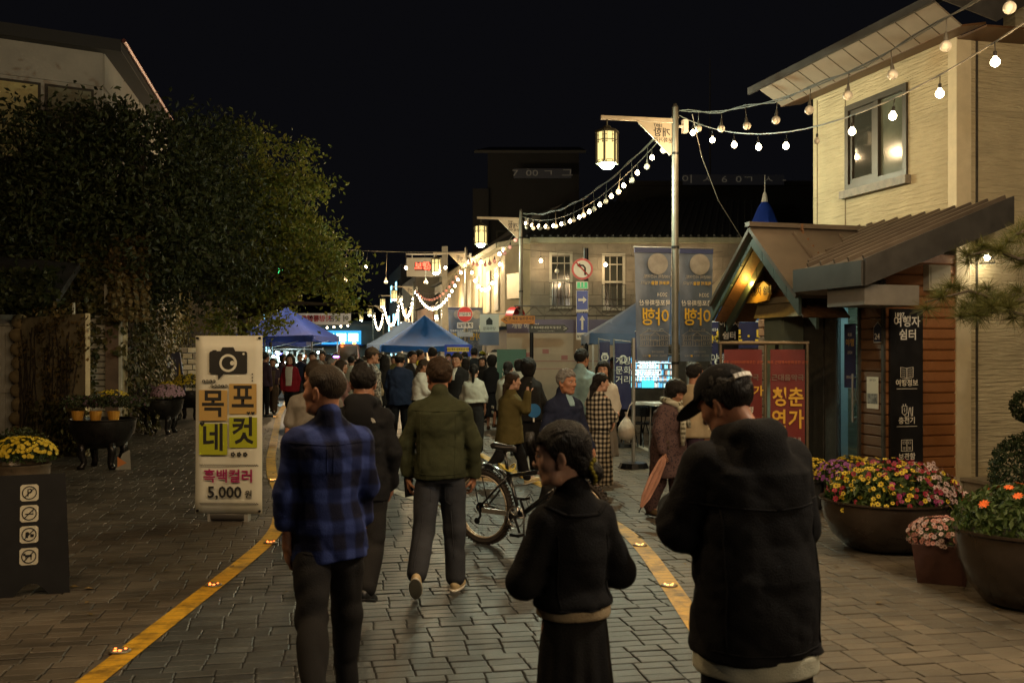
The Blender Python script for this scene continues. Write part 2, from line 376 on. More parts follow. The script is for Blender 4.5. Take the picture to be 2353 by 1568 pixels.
green_trim = mat('dark green trim', (0.045,0.066,0.054), 0.5, var=.2, vs=6)
grey_panel = mat('grey fascia panel', (0.185,0.16,0.125), 0.6, var=.12, vs=4)
frame_brown = mat('brown window frame', (0.040,0.034,0.025), 0.45, .3, var=.15)
dark_glass = mat('dark window glass', (0.035,0.036,0.03), 0.06, spec=.9)
reflect_tint_glass = mat('window glass with painted reflection', (0.09,0.10,0.075), 0.08, spec=.9, var=.3, vs=2)  # paler colour stands in for light reflected on this pane
clear_glass = mat('clear glass', (0.9,0.95,0.95), 0.02, trans=1.0)
dark_stone = mat('dark stone', (0.04,0.036,0.028), 0.55, var=.4, vs=12, bump=.2)
HO = Vector((5.36, 12.0, 0)); HROT = math.atan2(.963, -.268)
house = thing('rest_house', 'two storey cream textured rest house with wooden porch annex on the right', 'building', HO, HROT)
def HP(mb, name, m, **k): return mb.build(name, m, house, **k)
# walls; the window opening is left free
def wall_at(x0, x1, z0, z1): return MB().bx(x0, x1, -.2, 0, z0, z1)
for i, (a, b, z0, z1) in enumerate([(.14,.9,0,5.6),(.903,2.247,0,4.05),(.903,2.247,5.25,5.6),(2.25,3.09,0,5.6)]): HP(wall_at(a, b, z0, z1), 'wall', cream_wall)
HP(MB().bx(-.012,.137,-.2,.012,0,5.58), 'corner_trim', cream_trim)
HP(MB().bx(0,.2,-7,-.203,0,5.6), 'wall', cream_wall)
HP(MB().bx(.05,.25,-7,-.9,5.603,8.0), 'wall', cream_wall)
HP(MB().bx(-.01,.0,-.30,-.27,0,5.58), 'panel_joint', dark_stone)
for q in (2.27, 2.98): HP(MB().bx(q-.006,q+.006,.0,.006,3.4,5.52), 'panel_joint', mat('joint line', (.10,.08,.045), .9))
HP(MB().bx(2.9,3.09,-6,-.203,0,5.6), 'wall', cream_wall)
win = HP(MB().bx(.9,2.25,-.05,.03,4.05,4.13).bx(.9,2.25,-.05,.03,5.17,5.25).bx(.9,.98,-.05,.03,4.132,5.168).bx(2.17,2.25,-.05,.03,4.132,5.168).bx(1.5,1.6,-.05,.022,4.132,5.168), 'window', frame_brown)
for a, b, m in ((.982,1.498,reflect_tint_glass),(1.602,2.168,dark_glass)): MB().bx(a, b, -.04, -.025, 4.134, 5.166).build('pane', m, win)
MB().bx(1.604,2.166,-.022,.002,4.136,4.20).bx(1.604,2.166,-.022,.002,5.10,5.164).bx(1.604,1.66,-.022,.002,4.204,5.098).bx(2.11,2.166,-.022,.002,4.204,5.098).build('sash', frame_brown, win)
HP(MB().bx(.84,2.3,-.02,.09,3.94,4.047), 'sill', mat('stained sill', (0.16,0.14,0.11), .6, var=.5, vs=9))
# upper eave: sloping grey panels with open joints, board below, roof above
ns = 11
for i in range(ns):
    a0, a1 = -.62+i*.355, -.62+(i+1)*.355-.022; q = .11
    HP(MB().slab([(a0,.82,5.70),(a1,.82,5.70),(a1+q,.36,5.50),(a0+q,.36,5.50)], .02), 'fascia_panel', grey_panel)
eave_board_m = mat('eave cedar', (.085,.042,.016), .55, var=.3, vs=5)
HP(MB().slab([(-.5,.365,5.495),(3.4,.365,5.495),(3.4,.01,5.56),(-.5,.01,5.56)], .025), 'soffit', eave_board_m)
HP(MB().slab([(-.5,-.0,5.53),(.2,-.0,5.53),(.2,-1.3,5.56),(-.5,-1.3,5.56)], .025), 'soffit', eave_board_m)
HP(MB().slab([(3.45,.88,5.74),(-.70,.88,5.74),(-.70,-3.5,7.9),(3.45,-3.5,7.9)], .05).bx(-.70,3.45,.86,.90,5.66,5.76).slab([(-.70,.8,5.70),(-.70,-3.4,7.75),(-.70,-3.4,7.4),(-.70,.05,5.52)], .02), 'roof', dark_fascia)
# annex: planks, each its own board
pm = bpy.data.meshes.new('plank'); _b = MB().box((.5,0,.5),(1,1,1)); 
def chamfer_plank():
    c = .07
    vs = [(0,1,c*2),(1,1,c*2),(1,1,1-c),(0,1,1-c),(0,.4,0),(1,.4,0),(1,.4,1),(0,.4,1),(0,0,0),(1,0,0),(1,0,1),(0,0,1)]
    fs = [(0,3,2,1),(0,1,5,4),(1,2,6,5),(2,3,7,6),(3,0,4,7),(4,5,9,8),(5,6,10,9),(6,7,11,10),(7,4,8,11)]
    return vs, [tuple(reversed(f)) for f in fs]
PLV, PLF = chamfer_plank(); PLM = {}
def plank(parent, m, origin, ux, length, h, depth=.022, name='plank'):
    """ux: unit vector along the board; outward is up cross ux"""
    if m.name not in PLM:
        me = bpy.data.meshes.new('plank'); me.from_pydata(PLV, [], PLF); me.materials.append(m); PLM[m.name] = me
    o = bpy.data.objects.new(name, PLM[m.name]); COL.objects.link(o); o.parent = parent
    ux = Vector(ux); uy = Vector((0,0,1)).cross(ux)
    o.matrix_local = Matrix(((ux.x*length, uy.x*depth, 0, origin[0]), (ux.y*length, uy.y*depth, 0, origin[1]), (0, 0, h, origin[2]), (0,0,0,1)))
    return o
ph = .128
HP(MB().bx(.03,.08,.0,1.0,0,2.95).bx(.03,.5,.95,.975,0,2.5).bx(1.02,3.0,.92,.95,0,2.5), 'wall', dark_stone)
for k in range(23):      # end wall towards the camera: boards along t, facing -s
    z = k*ph; top = 1.0 if z < 2.8 else .8
    if z+ph < 3.0: plank(house, cedar, (.03, .0, z), (0,1,0), top, ph-.006, depth=.022+.004*random.random())
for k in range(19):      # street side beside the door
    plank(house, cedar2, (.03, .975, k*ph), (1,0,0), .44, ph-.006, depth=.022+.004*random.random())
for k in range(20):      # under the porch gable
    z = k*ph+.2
    plank(house, cedar2 if z < 1.9 else cedar, (1.8, .95, z), (1,0,0), 1.2, ph-.006)  # lighter boards higher up hold the porch light in their colour
for k in range(7):       # gable triangle
    z = 2.765+k*ph*.8; hw = max(.08, (3.38-z)*1.15-.02)
    plank(house, cedar2, (1.7-hw, 1.08, z), (1,0,0), 2*hw, ph*.8-.005)
HP(MB().bx(-.012,.028,1.0,1.03,0,2.62).bx(.47,.5,.975,1.03,0,2.5), 'corner_post', dark_stone)
door = HP(MB().bx(.5,.545,.93,1.0,0,2.42).bx(.985,1.02,.93,1.0,0,2.42).bx(.547,.983,.93,1.0,2.34,2.42).bx(.547,.983,.93,1.0,0,.10), 'door', mat('steel door frame', (.10,.10,.095), .35, .7))
MB().bx(.547,.983,.955,.965,.102,2.338).build('pane', clear_glass, door)
MB().cyl((.60,1.03,.9),(.60,1.03,1.5),.014).cyl((.60,.97,.95),(.60,1.03,.95),.01).cyl((.60,.97,1.45),(.60,1.03,1.45),.01).build('handle', grey_metal, door)
room = mat('pale room', (.55,.6,.58), .8)
HP(MB().bx(.1,2.2,-.195,-.18,.02,2.5).bx(.085,.1,-.18,.9,.02,2.5).bx(2.2,2.215,-.18,.9,.02,2.5).bx(.1,2.2,-.18,.9,2.5,2.52), 'room_wall', room)
HP(MB().bx(.7,1.05,-.17,.15,.02,1.0).bx(1.1,1.5,-.17,.0,.02,1.6), 'shelf', mat('shelf grey', (.3,.32,.33), .5))
HP(MB().bx(.4,1.7,.1,.3,2.46,2.495), 'ceiling_light', emit('cool tube', (.55,.95,1.0), 9))
for i, (a, b) in enumerate([(1.03,1.27),(1.285,1.52),(1.535,1.8)]): HP(MB().bx(a, b, .95, .985+.012*(i % 2), 0, 2.5), 'stone_panel', dark_stone)
# lean-to roof with standing seams
def zl(t): return 3.47-.392*t
val = [(.42,1.88),(1.55,.13)]
rp_ = [(-.86,0,zl(0)),(-.86,1.88,zl(1.88)),(.42,1.88,zl(1.88)),(1.55,.13,zl(.13)),(2.3,0,zl(0))]
HP(MB().slab([Vector(p) for p in reversed(rp_)], -.04), 'roof', roof_metal)
for i in range(12):
    s = -.80+i*.27
    if s > 2.1: break
    t1 = 1.86 if s < .42 else max(.1, 1.88-(s-.42)*1.55)
    a, b = Vector((s,0.02,zl(.02)+.055)), Vector((s,t1,zl(t1)+.055)); n = 6
    mb = MB(); dirv = (b-a); u = dirv.normalized(); nn = u.cross(Vector((1,0,0))); nn = nn if nn.z > 0 else -nn
    q = [a-Vector((.014,0,0))-nn*.03, a+Vector((.014,0,0))-nn*.03, a+Vector((.014,0,0))+nn*.02, a-Vector((.014,0,0))+nn*.02]
    mb.add(q+[p+dirv for p in q], [(0,1,2,3),(7,6,5,4),(0,4,5,1),(1,5,6,2),(2,6,7,3),(3,7,4,0)]); HP(mb, 'roof_seam', roof_metal)
HP(MB().add([(-.9,-.02,zl(0)+.045),(-.9,1.9,zl(1.9)+.045),(-.9,1.9,zl(1.9)-.25),(-.9,-.02,zl(0)-.27),(-.86,-.02,zl(0)+.045),(-.86,1.9,zl(1.9)+.045),(-.86,1.9,zl(1.9)-.25),(-.86,-.02,zl(0)-.27)],
   [(0,1,2,3),(7,6,5,4),(0,4,5,1),(1,5,6,2),(2,6,7,3),(3,7,4,0)]), 'rake_board', dark_fascia)
HP(MB().bx(-.855,.5,1.88,1.92,zl(1.88)-.25,zl(1.88)+.02), 'eave_board', dark_fascia)
HP(MB().slab([(-.85,.03,zl(0)-.2),(-.85,1.87,zl(1.88)-.22),(.6,1.87,zl(1.88)-.22),(.6,.03,zl(0)-.2)], .02), 'soffit', dark_fascia)
HP(MB().bx(-.80,-.1,1.15,1.84,2.28,2.50), 'eave_box', mat('eave box grey', (.15,.14,.125), .6, var=.15))
# gable porch roof
pk, fz, hs, tf = 3.42, 2.46, 1.16, 1.75
def roofside(sg):
    a = Vector((1.7,0,pk)); dz = (pk-fz)/hs
    q = [(1.7,0.05,pk),(1.7,tf+.1,pk),(1.7+sg*hs,tf+.1,fz),(1.7+sg*hs,.05,fz)]
    return MB().slab([Vector(p) for p in (q if sg < 0 else list(reversed(q)))], .05 if True else 0)
for sg in (-1, 1):
    HP(roofside(sg), 'porch_roof', roof_metal)
    for tt in (.55, 1.25):
        a, b = Vector((1.7+sg*.12,tt,pk-.12*.83+.03)), Vector((1.7+sg*1.05,tt,pk-1.05*.83+.03))
        HP(MB().tube([a,b], .022, 4), 'roof_seam', roof_metal)
    for k in range(4):     # barge boards in four lengths
        u0, u1 = k*hs/4, (k+1)*hs/4-.012; sl = (pk-fz)/hs
        z0, z1 = pk-u0*sl-.02, pk-u1*sl-.02
        P = [(1.7+sg*u0,z0),(1.7+sg*u1,z1),(1.7+sg*u1,z1-.24),(1.7+sg*u0,z0-.24)]
        HP(MB().prism(P, tf+.02, tf+.06), 'barge_board', green_trim)
        P2 = [(1.7+sg*u0,z0-.245),(1.7+sg*u1,z1-.245),(1.7+sg*u1,z1-.40),(1.7+sg*u0,z0-.40)]
        HP(MB().prism(P2, tf-.22, tf-.18), 'barge_board', green_trim)
    q = [(1.7,1.1,pk-.26),(1.7,tf,pk-.26),(1.7+sg*hs,tf,fz-.26),(1.7+sg*hs,1.1,fz-.26)]
    HP(MB().slab([Vector(p) for p in q], .02), 'soffit', cedar2)
HP(MB().bx(1.64,1.76,.1,tf+.12,pk-.0,pk+.06), 'ridge_cap', roof_metal)
# awning box folded under the gable
aw = thing('awning', 'folded brown roller awning with hanging valance above the glass door', 'awning', (0,0,0)); aw.parent = None
aw.matrix_world = Matrix.Translation(HO) @ Matrix.Rotation(HROT, 4, 'Z')
MB().bx(.95,2.35,1.30,1.40,2.42,2.50).bx(.93,.95,1.29,1.41,2.40,2.52).build('box', mat('awning metal', (.36,.31,.22), .45, .4), aw)
MB().slab([(.97,1.36,2.42),(2.33,1.36,2.42),(2.30,1.44,2.23),(1.0,1.44,2.23)], .008).build('valance', mat('awning cloth', (.19,.155,.09), .85, var=.3), aw)
MB().tube([(.96,1.3,2.46),(.45,1.15,2.5),(.40,1.05,2.56)], .025).tube([(1.6,1.3,2.46),(1.6,.97,2.46)], .02).build('arm', mat('awning arm', (.35,.33,.28), .5, .3), aw)
lamp('porch lamp', house, (2.15,1.60,2.70), 30, (1.0,.62,.12), .04)
# signs on the house (local axes: x = towards the far end, so writing runs the other way)
def on_house(name, label, cat, group=None):
    o = thing(name, label, cat, HO, HROT, group); return o
YW = R(180)
ws = on_house('hanging_sign', 'irregular yellow wooden board with black brush writing under the porch gable', 'sign')
MB().prism([(2.62,2.47),(2.45,2.45),(2.1,2.44),(1.85,2.46),(1.79,2.54),(1.80,2.66),(1.92,2.72),(2.2,2.70),(2.5,2.73),(2.68,2.66),(2.70,2.55)], 1.46, 1.50).build('board', mat('yellow wood', (.62,.36,.06), .6, var=.25, vs=7), ws)
text('1897 여행자 쉼터', .125, ink, ws, (2.16,1.503,2.585), (R(90),0,YW), bold=.03)
MB().cyl((2.5,1.48,2.72),(2.5,1.48,2.9),.006).cyl((1.95,1.48,2.71),(1.95,1.48,3.1),.006).build('hanger', black_metal, ws)
# black service sign on the end wall, plane facing -s: writing runs along -t
vs_ = on_house('service_sign', 'tall black vertical board with white service icons on orange planks', 'sign')
MB().bx(-.03,.004,.50,.95,.24,2.28).build('board', mat('black sign face', (.012,.012,.013), .4, var=.2), vs_)
VR = (R(90),0,R(-90)); ct = .725
def vt(b, s, z, bold=.02, y=ct): text(b, s, white_ink, vs_, (-.033,y,z), VR, bold=bold)
vt('1897', .07, 2.205, y=.83); vt('여행자', .135, 2.12); vt('쉼터', .135, 1.965, y=.71)
vt('여행정보', .085, 1.40); vt('충전기', .085, .955); vt('보관함', .085, .53); vt('방역수칙', .08, .245+.13); vt('준수', .08, .245+.045)
icon = MB()
def iline(pts, r=.0045, closed=False): icon.tube([(-.033, ct-y, z) for y, z in pts], r, 4, closed=closed)
for zz in (1.335,.89,.465): iline([(-.14,zz),(.14,zz)], .004)
zc = 1.53; iline([(-.085,zc+.06),(0,zc+.045),(.085,zc+.06),(.085,zc-.06),(0,zc-.075),(-.085,zc-.06)], closed=True); iline([(0,zc+.045),(0,zc-.075)])
for k in range(4):
    for sg in (-1, 1): iline([(sg*.018,zc+.02-k*.024),(sg*.068,zc+.032-k*.024)], .003)
zc = 1.09; iline([(-.065,zc+.04),(.0,zc+.04),(.0,zc-.04),(-.02,zc-.06),(-.045,zc-.06),(-.065,zc-.04)], closed=True); iline([(-.05,zc+.04),(-.05,zc+.065)]); iline([(-.018,zc+.04),(-.018,zc+.065)])
iline([(-.035,zc-.06),(-.02,zc-.09),(.02,zc-.08),(.035,zc+.02),(.05,zc+.025),(.06,zc-.08),(.078,zc-.08),(.08,zc+.03)]); iline([(-.03,zc+.02),(-.04,zc-.005),(-.025,zc-.005),(-.035,zc-.03)], .003)
zc = .665
iline([(-.075,zc+.065),(.075,zc+.065),(.075,zc-.065),(-.075,zc-.065)], closed=True); iline([(0,zc+.065),(0,zc-.065)])
for sg in (-1, 1):
    iline([(sg*.055,zc+.045),(sg*.02,zc+.045),(sg*.02,zc+.02),(sg*.055,zc+.02)], .003, True)
    for q in range(3): iline([(sg*.055,zc-.02-q*.013),(sg*.02,zc-.02-q*.013)], .003)
vt('', .01, .4)
zc = .41+.06; 
tag(icon.build('icon', white_ink, vs_), kind='stuff')
num = on_house('house_number_plate', 'small dark blue house shaped number plate on the shade-toned boards by the door', 'sign')
MB().prism([(.045,1.88),(.205,1.88),(.205,2.06),(.125,2.13),(.045,2.06)], 1.004, 1.012).build('rim', white_ink, num)
MB().prism([(.053,1.888),(.197,1.888),(.197,2.056),(.125,2.118),(.053,2.056)], 1.0125, 1.016).build('plate', mat('navy enamel', (.012,.014,.05), .35), num)
text('24', .10, white_ink, num, (.125,1.019,1.95), (R(90),0,YW), bold=.02)
po = on_house('poster', 'narrow white poster with a grey photograph on the shade-toned boards by the door', 'poster')
MB().bx(.12,.345,1.002,1.006,1.09,1.47).build('sheet', mat('poster paper', (.62,.58,.48), .7), po)
MB().bx(.135,.33,1.007,1.009,1.15,1.27).build('photo', mat('poster photo', (.02,.02,.02), .6, var=.9, vs=14, col2=(.38,.38,.36)), po)
text('쉼터 안내', .03, ink, po, (.23,1.008,1.43), (R(90),0,YW))
dp = on_house('door_poster', 'narrow navy festival poster with white writing hung inside the glass door', 'poster')
MB().bx(.62,.86,.966,.970,1.32,2.12).build('sheet', mat('navy poster', (.03,.035,.11), .5, var=.2), dp)
text('목포', .05, white_ink, dp, (.74,.9715,1.98), (R(90),0,YW)); text('야행', .10, yellow_ink, dp, (.74,.9715,1.88), (R(90),0,YW)); text('2024', .05, white_ink, dp, (.74,.9715,1.76), (R(90),0,YW)); text('문화유산', .04, white_ink, dp, (.74,.9715,1.45), (R(90),0,YW))
ac = on_house('wall_box', 'cream plastic meter box on orange planks under the rake board', 'box')
MB().bx(-.10,.005,.17,.47,2.50,2.80).build('case', mat('aged plastic', (.50,.46,.34), .5, var=.1), ac)
MB().bx(-.115,-.102,.19,.45,2.52,2.78).build('lid', MATS['aged plastic'], ac)
wl_ = on_house('wall_lamp', 'small black wire cage wall lamp shining down the cream wall', 'lamp')
MB().cyl((0,-.3,3.05),(-.12,-.3,3.05),.012).lathe([(.0,3.06),(.05,3.05),(.11,2.98),(.115,2.97)], 16, (-.16,-.3,0)).build('shade', black_metal, wl_)
cg = MB()
for k in range(6):
    a = k*math.pi/3; b = a+math.pi/6
    cg.cyl((-.16+.05*math.cos(a),-.3+.05*math.sin(a),2.97),(-.16+.085*math.cos(a),-.3+.085*math.sin(a),2.83),.004,n=5)
cg.tube([(-.16+.085*math.cos(t*.5236),-.3+.085*math.sin(t*.5236),2.83) for t in range(12)], .005, 5, closed=True).build('cage', black_metal, wl_)
MB().sphere((-.16,-.3,2.90),.035).build('bulb', emit('wall bulb', (1.0,.86,.6), 90, False), wl_, smooth=True)
lamp('wall lamp light', wl_, (-.17,-.3,2.80), 9, (1.0,.80,.48), .035)
cb = on_house('electric_cabinet', 'pale green electric cabinet standing under the porch gable', 'cabinet')
MB().bx(1.75,2.25,1.0,1.3,0,2.3).build('body', mat('cabinet green', (.20,.25,.21), .5, var=.12), cb)
MB().bx(1.77,2.23,1.302,1.315,.1,2.24).build('door', MATS['cabinet green'], cb); MB().bx(1.85,1.92,1.316,1.33,1.55,1.9).build('handle', black_metal, cb)
ps = on_house('projecting_sign', 'small black projecting sign with white writing at the porch corner', 'sign')
MB().bx(2.95,3.0,1.32,1.62,1.75,2.35).build('board', MATS['black sign face'], ps)
text('여행자', .12, white_ink, ps, (2.947,1.47,2.18), (R(90),0,R(-90)), bold=.04); text('쉼터', .12, white_ink, ps, (2.947,1.47,2.0), (R(90),0,R(-90)), bold=.04)
MB().cyl((2.97,1.0,2.3),(2.97,1.32,2.3),.01).build('bracket', black_metal, ps)
st_ = on_house('stone_step', 'low grey stone block at the foot of the cream wall', 'step')
MB().bx(-.75,-.05,-.55,-.06,0,.22).build('block', mat('step stone', (.26,.23,.17), .8, var=.2, bump=.3), st_)
MB().bx(-.78,-.02,-.58,-.03,.223,.26).build('cap', MATS['step stone'], st_)

# ---------------------------------------------------------------- stone corner building across the side street
sb = thing('stone_building', 'old two storey grey stone corner building with grilled upper windows', 'building', (0,0,0))
stone = mat('grey stone', (.215,.185,.145), .85, var=.28, vs=1.8, bump=.4, bs=22)
stone2 = mat('warm render', (.34,.285,.18), .85, var=.22, vs=1.6, bump=.25, bs=20)
trim_c = mat('cream cornice', (.36,.345,.24), .7, var=.15)
D0 = 31.0; P0 = Vector((XW(1160,32.3),32.3,0)); P1 = Vector((XW(1217,D0),D0,0)); P2 = Vector((XW(1760,D0),D0,0)); PB = P0+SD*16.0
ZE = 5.12
# front wall in stone courses with gaps for two windows
wn = [(XW(1264,D0),XW(1313,D0),3.22,4.72),(XW(1385,D0),XW(1434,D0),3.16,4.68)]
backm = mat('dark interior', (.008,.008,.008), .9)
MB().bx(P1.x+.02,P2.x,D0+.26,D0+.3,0,ZE).build('core', stone, sb)
zc = 2.72; row = 0
def stone_piece(x0, x1, z0, z1):
    dj = .012*random.random()
    MB().bx(x0+.004, x1-.004, D0-dj, D0+.25, z0+.004, z1-.004).build('stone', stone, sb)
while zc < ZE-.05:
    h = min(.40, ZE-zc); x = P1.x+.01; off = (row % 2)*.35
    cuts = [x]
    xx = x+.45+off
    while xx < P2.x-.3: cuts.append(xx); xx += .72+.12*random.random()
    cuts.append(P2.x)
    for a, b in zip(cuts[:-1], cuts[1:]):
        segs = [(a, b)]
        for w0, w1, z0, z1 in wn:
            if zc+h*.5 > z0 and zc+h*.5 < z1:
                ns_ = []
                for p, q in segs:
                    if q <= w0 or p >= w1: ns_.append((p, q))
                    else:
                        if p < w0-.02: ns_.append((p, w0))
                        if q > w1+.02: ns_.append((w1, q))
                segs = ns_
        for p, q in segs: stone_piece(p, q, zc, zc+h)
    zc += h; row += 1
for w0, w1, z0, z1 in wn:
    z0, z1 = z0-.12, z1+.14
    wf = MB().bx(w0-.03,w0+.05,D0-.03,D0+.12,z0,z1).bx(w1-.05,w1+.03,D0-.03,D0+.12,z0,z1).bx(w0+.052,w1-.052,D0-.03,D0+.12,z1-.09,z1).bx(w0+.052,w1-.052,D0-.05,D0+.12,z0,z0+.08).bx(w0+.052,w1-.052,D0-.02,D0+.1,(z0+z1)/2-.03,(z0+z1)/2+.03).build('window', mat('old white frame', (.40,.37,.30), .6, var=.2), sb)
    MB().bx(w0+.05,w1-.05,D0+.08,D0+.09,z0+.07,z1-.08).build('pane', dark_glass, wf)
    g = MB()
    for k in range(1, 3): xk = w0+(w1-w0)*k/3; g.cyl((xk,D0+.03,z0),(xk,D0+.03,z1),.014,n=5)
    g.bx(w0+.052,w1-.052,D0+.02,D0+.04,z1-.36,z1-.33); g.build('muntin', MATS['old white frame'], wf)
    g = MB()
    for k in range(7): xk = w0-.02+(w1-w0+.04)*k/6; g.cyl((xk,D0-.12,z0-.03),(xk,D0-.12,z0+.80),.008,n=5)
    for zz in (z0-.03, z0+.35, z0+.8): g.cyl((w0-.03,D0-.12,zz),(w1+.03,D0-.12,zz),.010,n=5)
    for xk in (w0-.03,w1+.03): g.cyl((xk,D0-.12,z0-.03),(xk,D0-.03,z0-.03),.01,n=5); g.cyl((xk,D0-.12,z0+.8),(xk,D0-.03,z0+.8),.01,n=5)
    g.build('grille', mat('rusty grille', (.07,.055,.045), .7, .4), wf)
def face_wall(a, b, z0, z1, m, th=.25, name='wall'):
    n = (b-a).normalized().cross(Vector((0,0,1))); q = [a, b, b-n*th, a-n*th]
    vs = [Vector((p.x,p.y,z0)) for p in q]+[Vector((p.x,p.y,z1)) for p in q]
    return MB().add(vs, [(3,2,1,0),(4,5,6,7),(0,1,5,4),(1,2,6,5),(2,3,7,6),(3,0,4,7)]).build(name, m, sb)
face_wall(P0, P1, 2.72, ZE, stone2); face_wall(PB, P0, 2.72, ZE, stone2)
# ground floor: recessed shop front under a ledge
for a, b in ((P0,P1),(PB,P0),(P1,P2)):
    n = (b-a).normalized().cross(Vector((0,0,1)))
    face_wall(a+n*.14, b+n*.14, 2.58, 2.715, trim_c, .4, 'ledge')
    face_wall(a-n*.1, b-n*.1, 0, 2.575, mat('shop front', (.11,.10,.085), .7, var=.3), .2)
    face_wall(a+n*.30, b+n*.30, ZE+.0, ZE+.16, trim_c, .7, 'cornice')
dv = (P1-P0).normalized(); nv = dv.cross(Vector((0,0,1)))
c0 = P0+dv*.25+nv*.03; c1 = P0+dv*1.05+nv*.03; mb = MB()
mb.slab([Vector((c0.x,c0.y,3.45)),Vector((c1.x,c1.y,3.45)),Vector((c1.x,c1.y,4.25)),Vector((c0.x,c0.y,4.25))], -.05); mb.build('wall_panel', mat('bare metal panel', (.42,.40,.33), .4, .4, var=.2, vs=3), sb)
for k in range(5):   # tall narrow windows along the street face
    a = P0+SD*(1.0+k*1.7 if k < 2 else 1.6+k*1.9); b = a+SD*.75; n = Vector((-SD.y, SD.x, 0)); 
    q = [a+n*.02, b+n*.02]; z0, z1 = 3.15, 4.6
    wq = MB().slab([Vector((q[0].x,q[0].y,z0)),Vector((q[1].x,q[1].y,z0)),Vector((q[1].x,q[1].y,z1)),Vector((q[0].x,q[0].y,z1))], .04).build('window', MATS['old white frame'], sb)
    q = [a+SD*.07+n*.03, b-SD*.07+n*.03]
    MB().slab([Vector((q[0].x,q[0].y,z0+.07)),Vector((q[1].x,q[1].y,z0+.07)),Vector((q[1].x,q[1].y,z1-.07)),Vector((q[0].x,q[0].y,z1-.07))], .01).build('pane', dark_glass, wq)
# hipped tile roof
tile = mat('dark roof tile', (.035,.034,.033), .7, var=.35, vs=5)
ov = .35; A = PB+Vector((-ov,0,0)); B = P0+Vector((-ov*.8,-ov*.5,0)); C = P1+Vector((-.1,-ov,0)); Dd = P2+Vector((0,-ov,0))
z0, z1 = ZE+.17, 7.1; r1 = Vector((2.0,35.5,z1)); r2 = Vector((9,35.5,z1)); r0 = Vector((0.6,40,z1))
def up(p): return Vector((p.x,p.y,z0))
rf = MB().add([up(A),up(B),up(C),up(Dd),r0,r1,r2,(3,48,z0)], [(0,1,5,4),(1,2,5),(2,3,6,5)]).build('roof', tile, sb)
rb = MB()
for k in range(32):    # tile rolls down the front slope
    t = k/31; a = up(C).lerp(up(Dd), t); b = r1.lerp(r2, t); rb.tube([a+Vector((0,0,.03)), b+Vector((0,0,.03))], .045, 5)
tag(rb.build('roof_tile', tile, rf), kind='stuff')
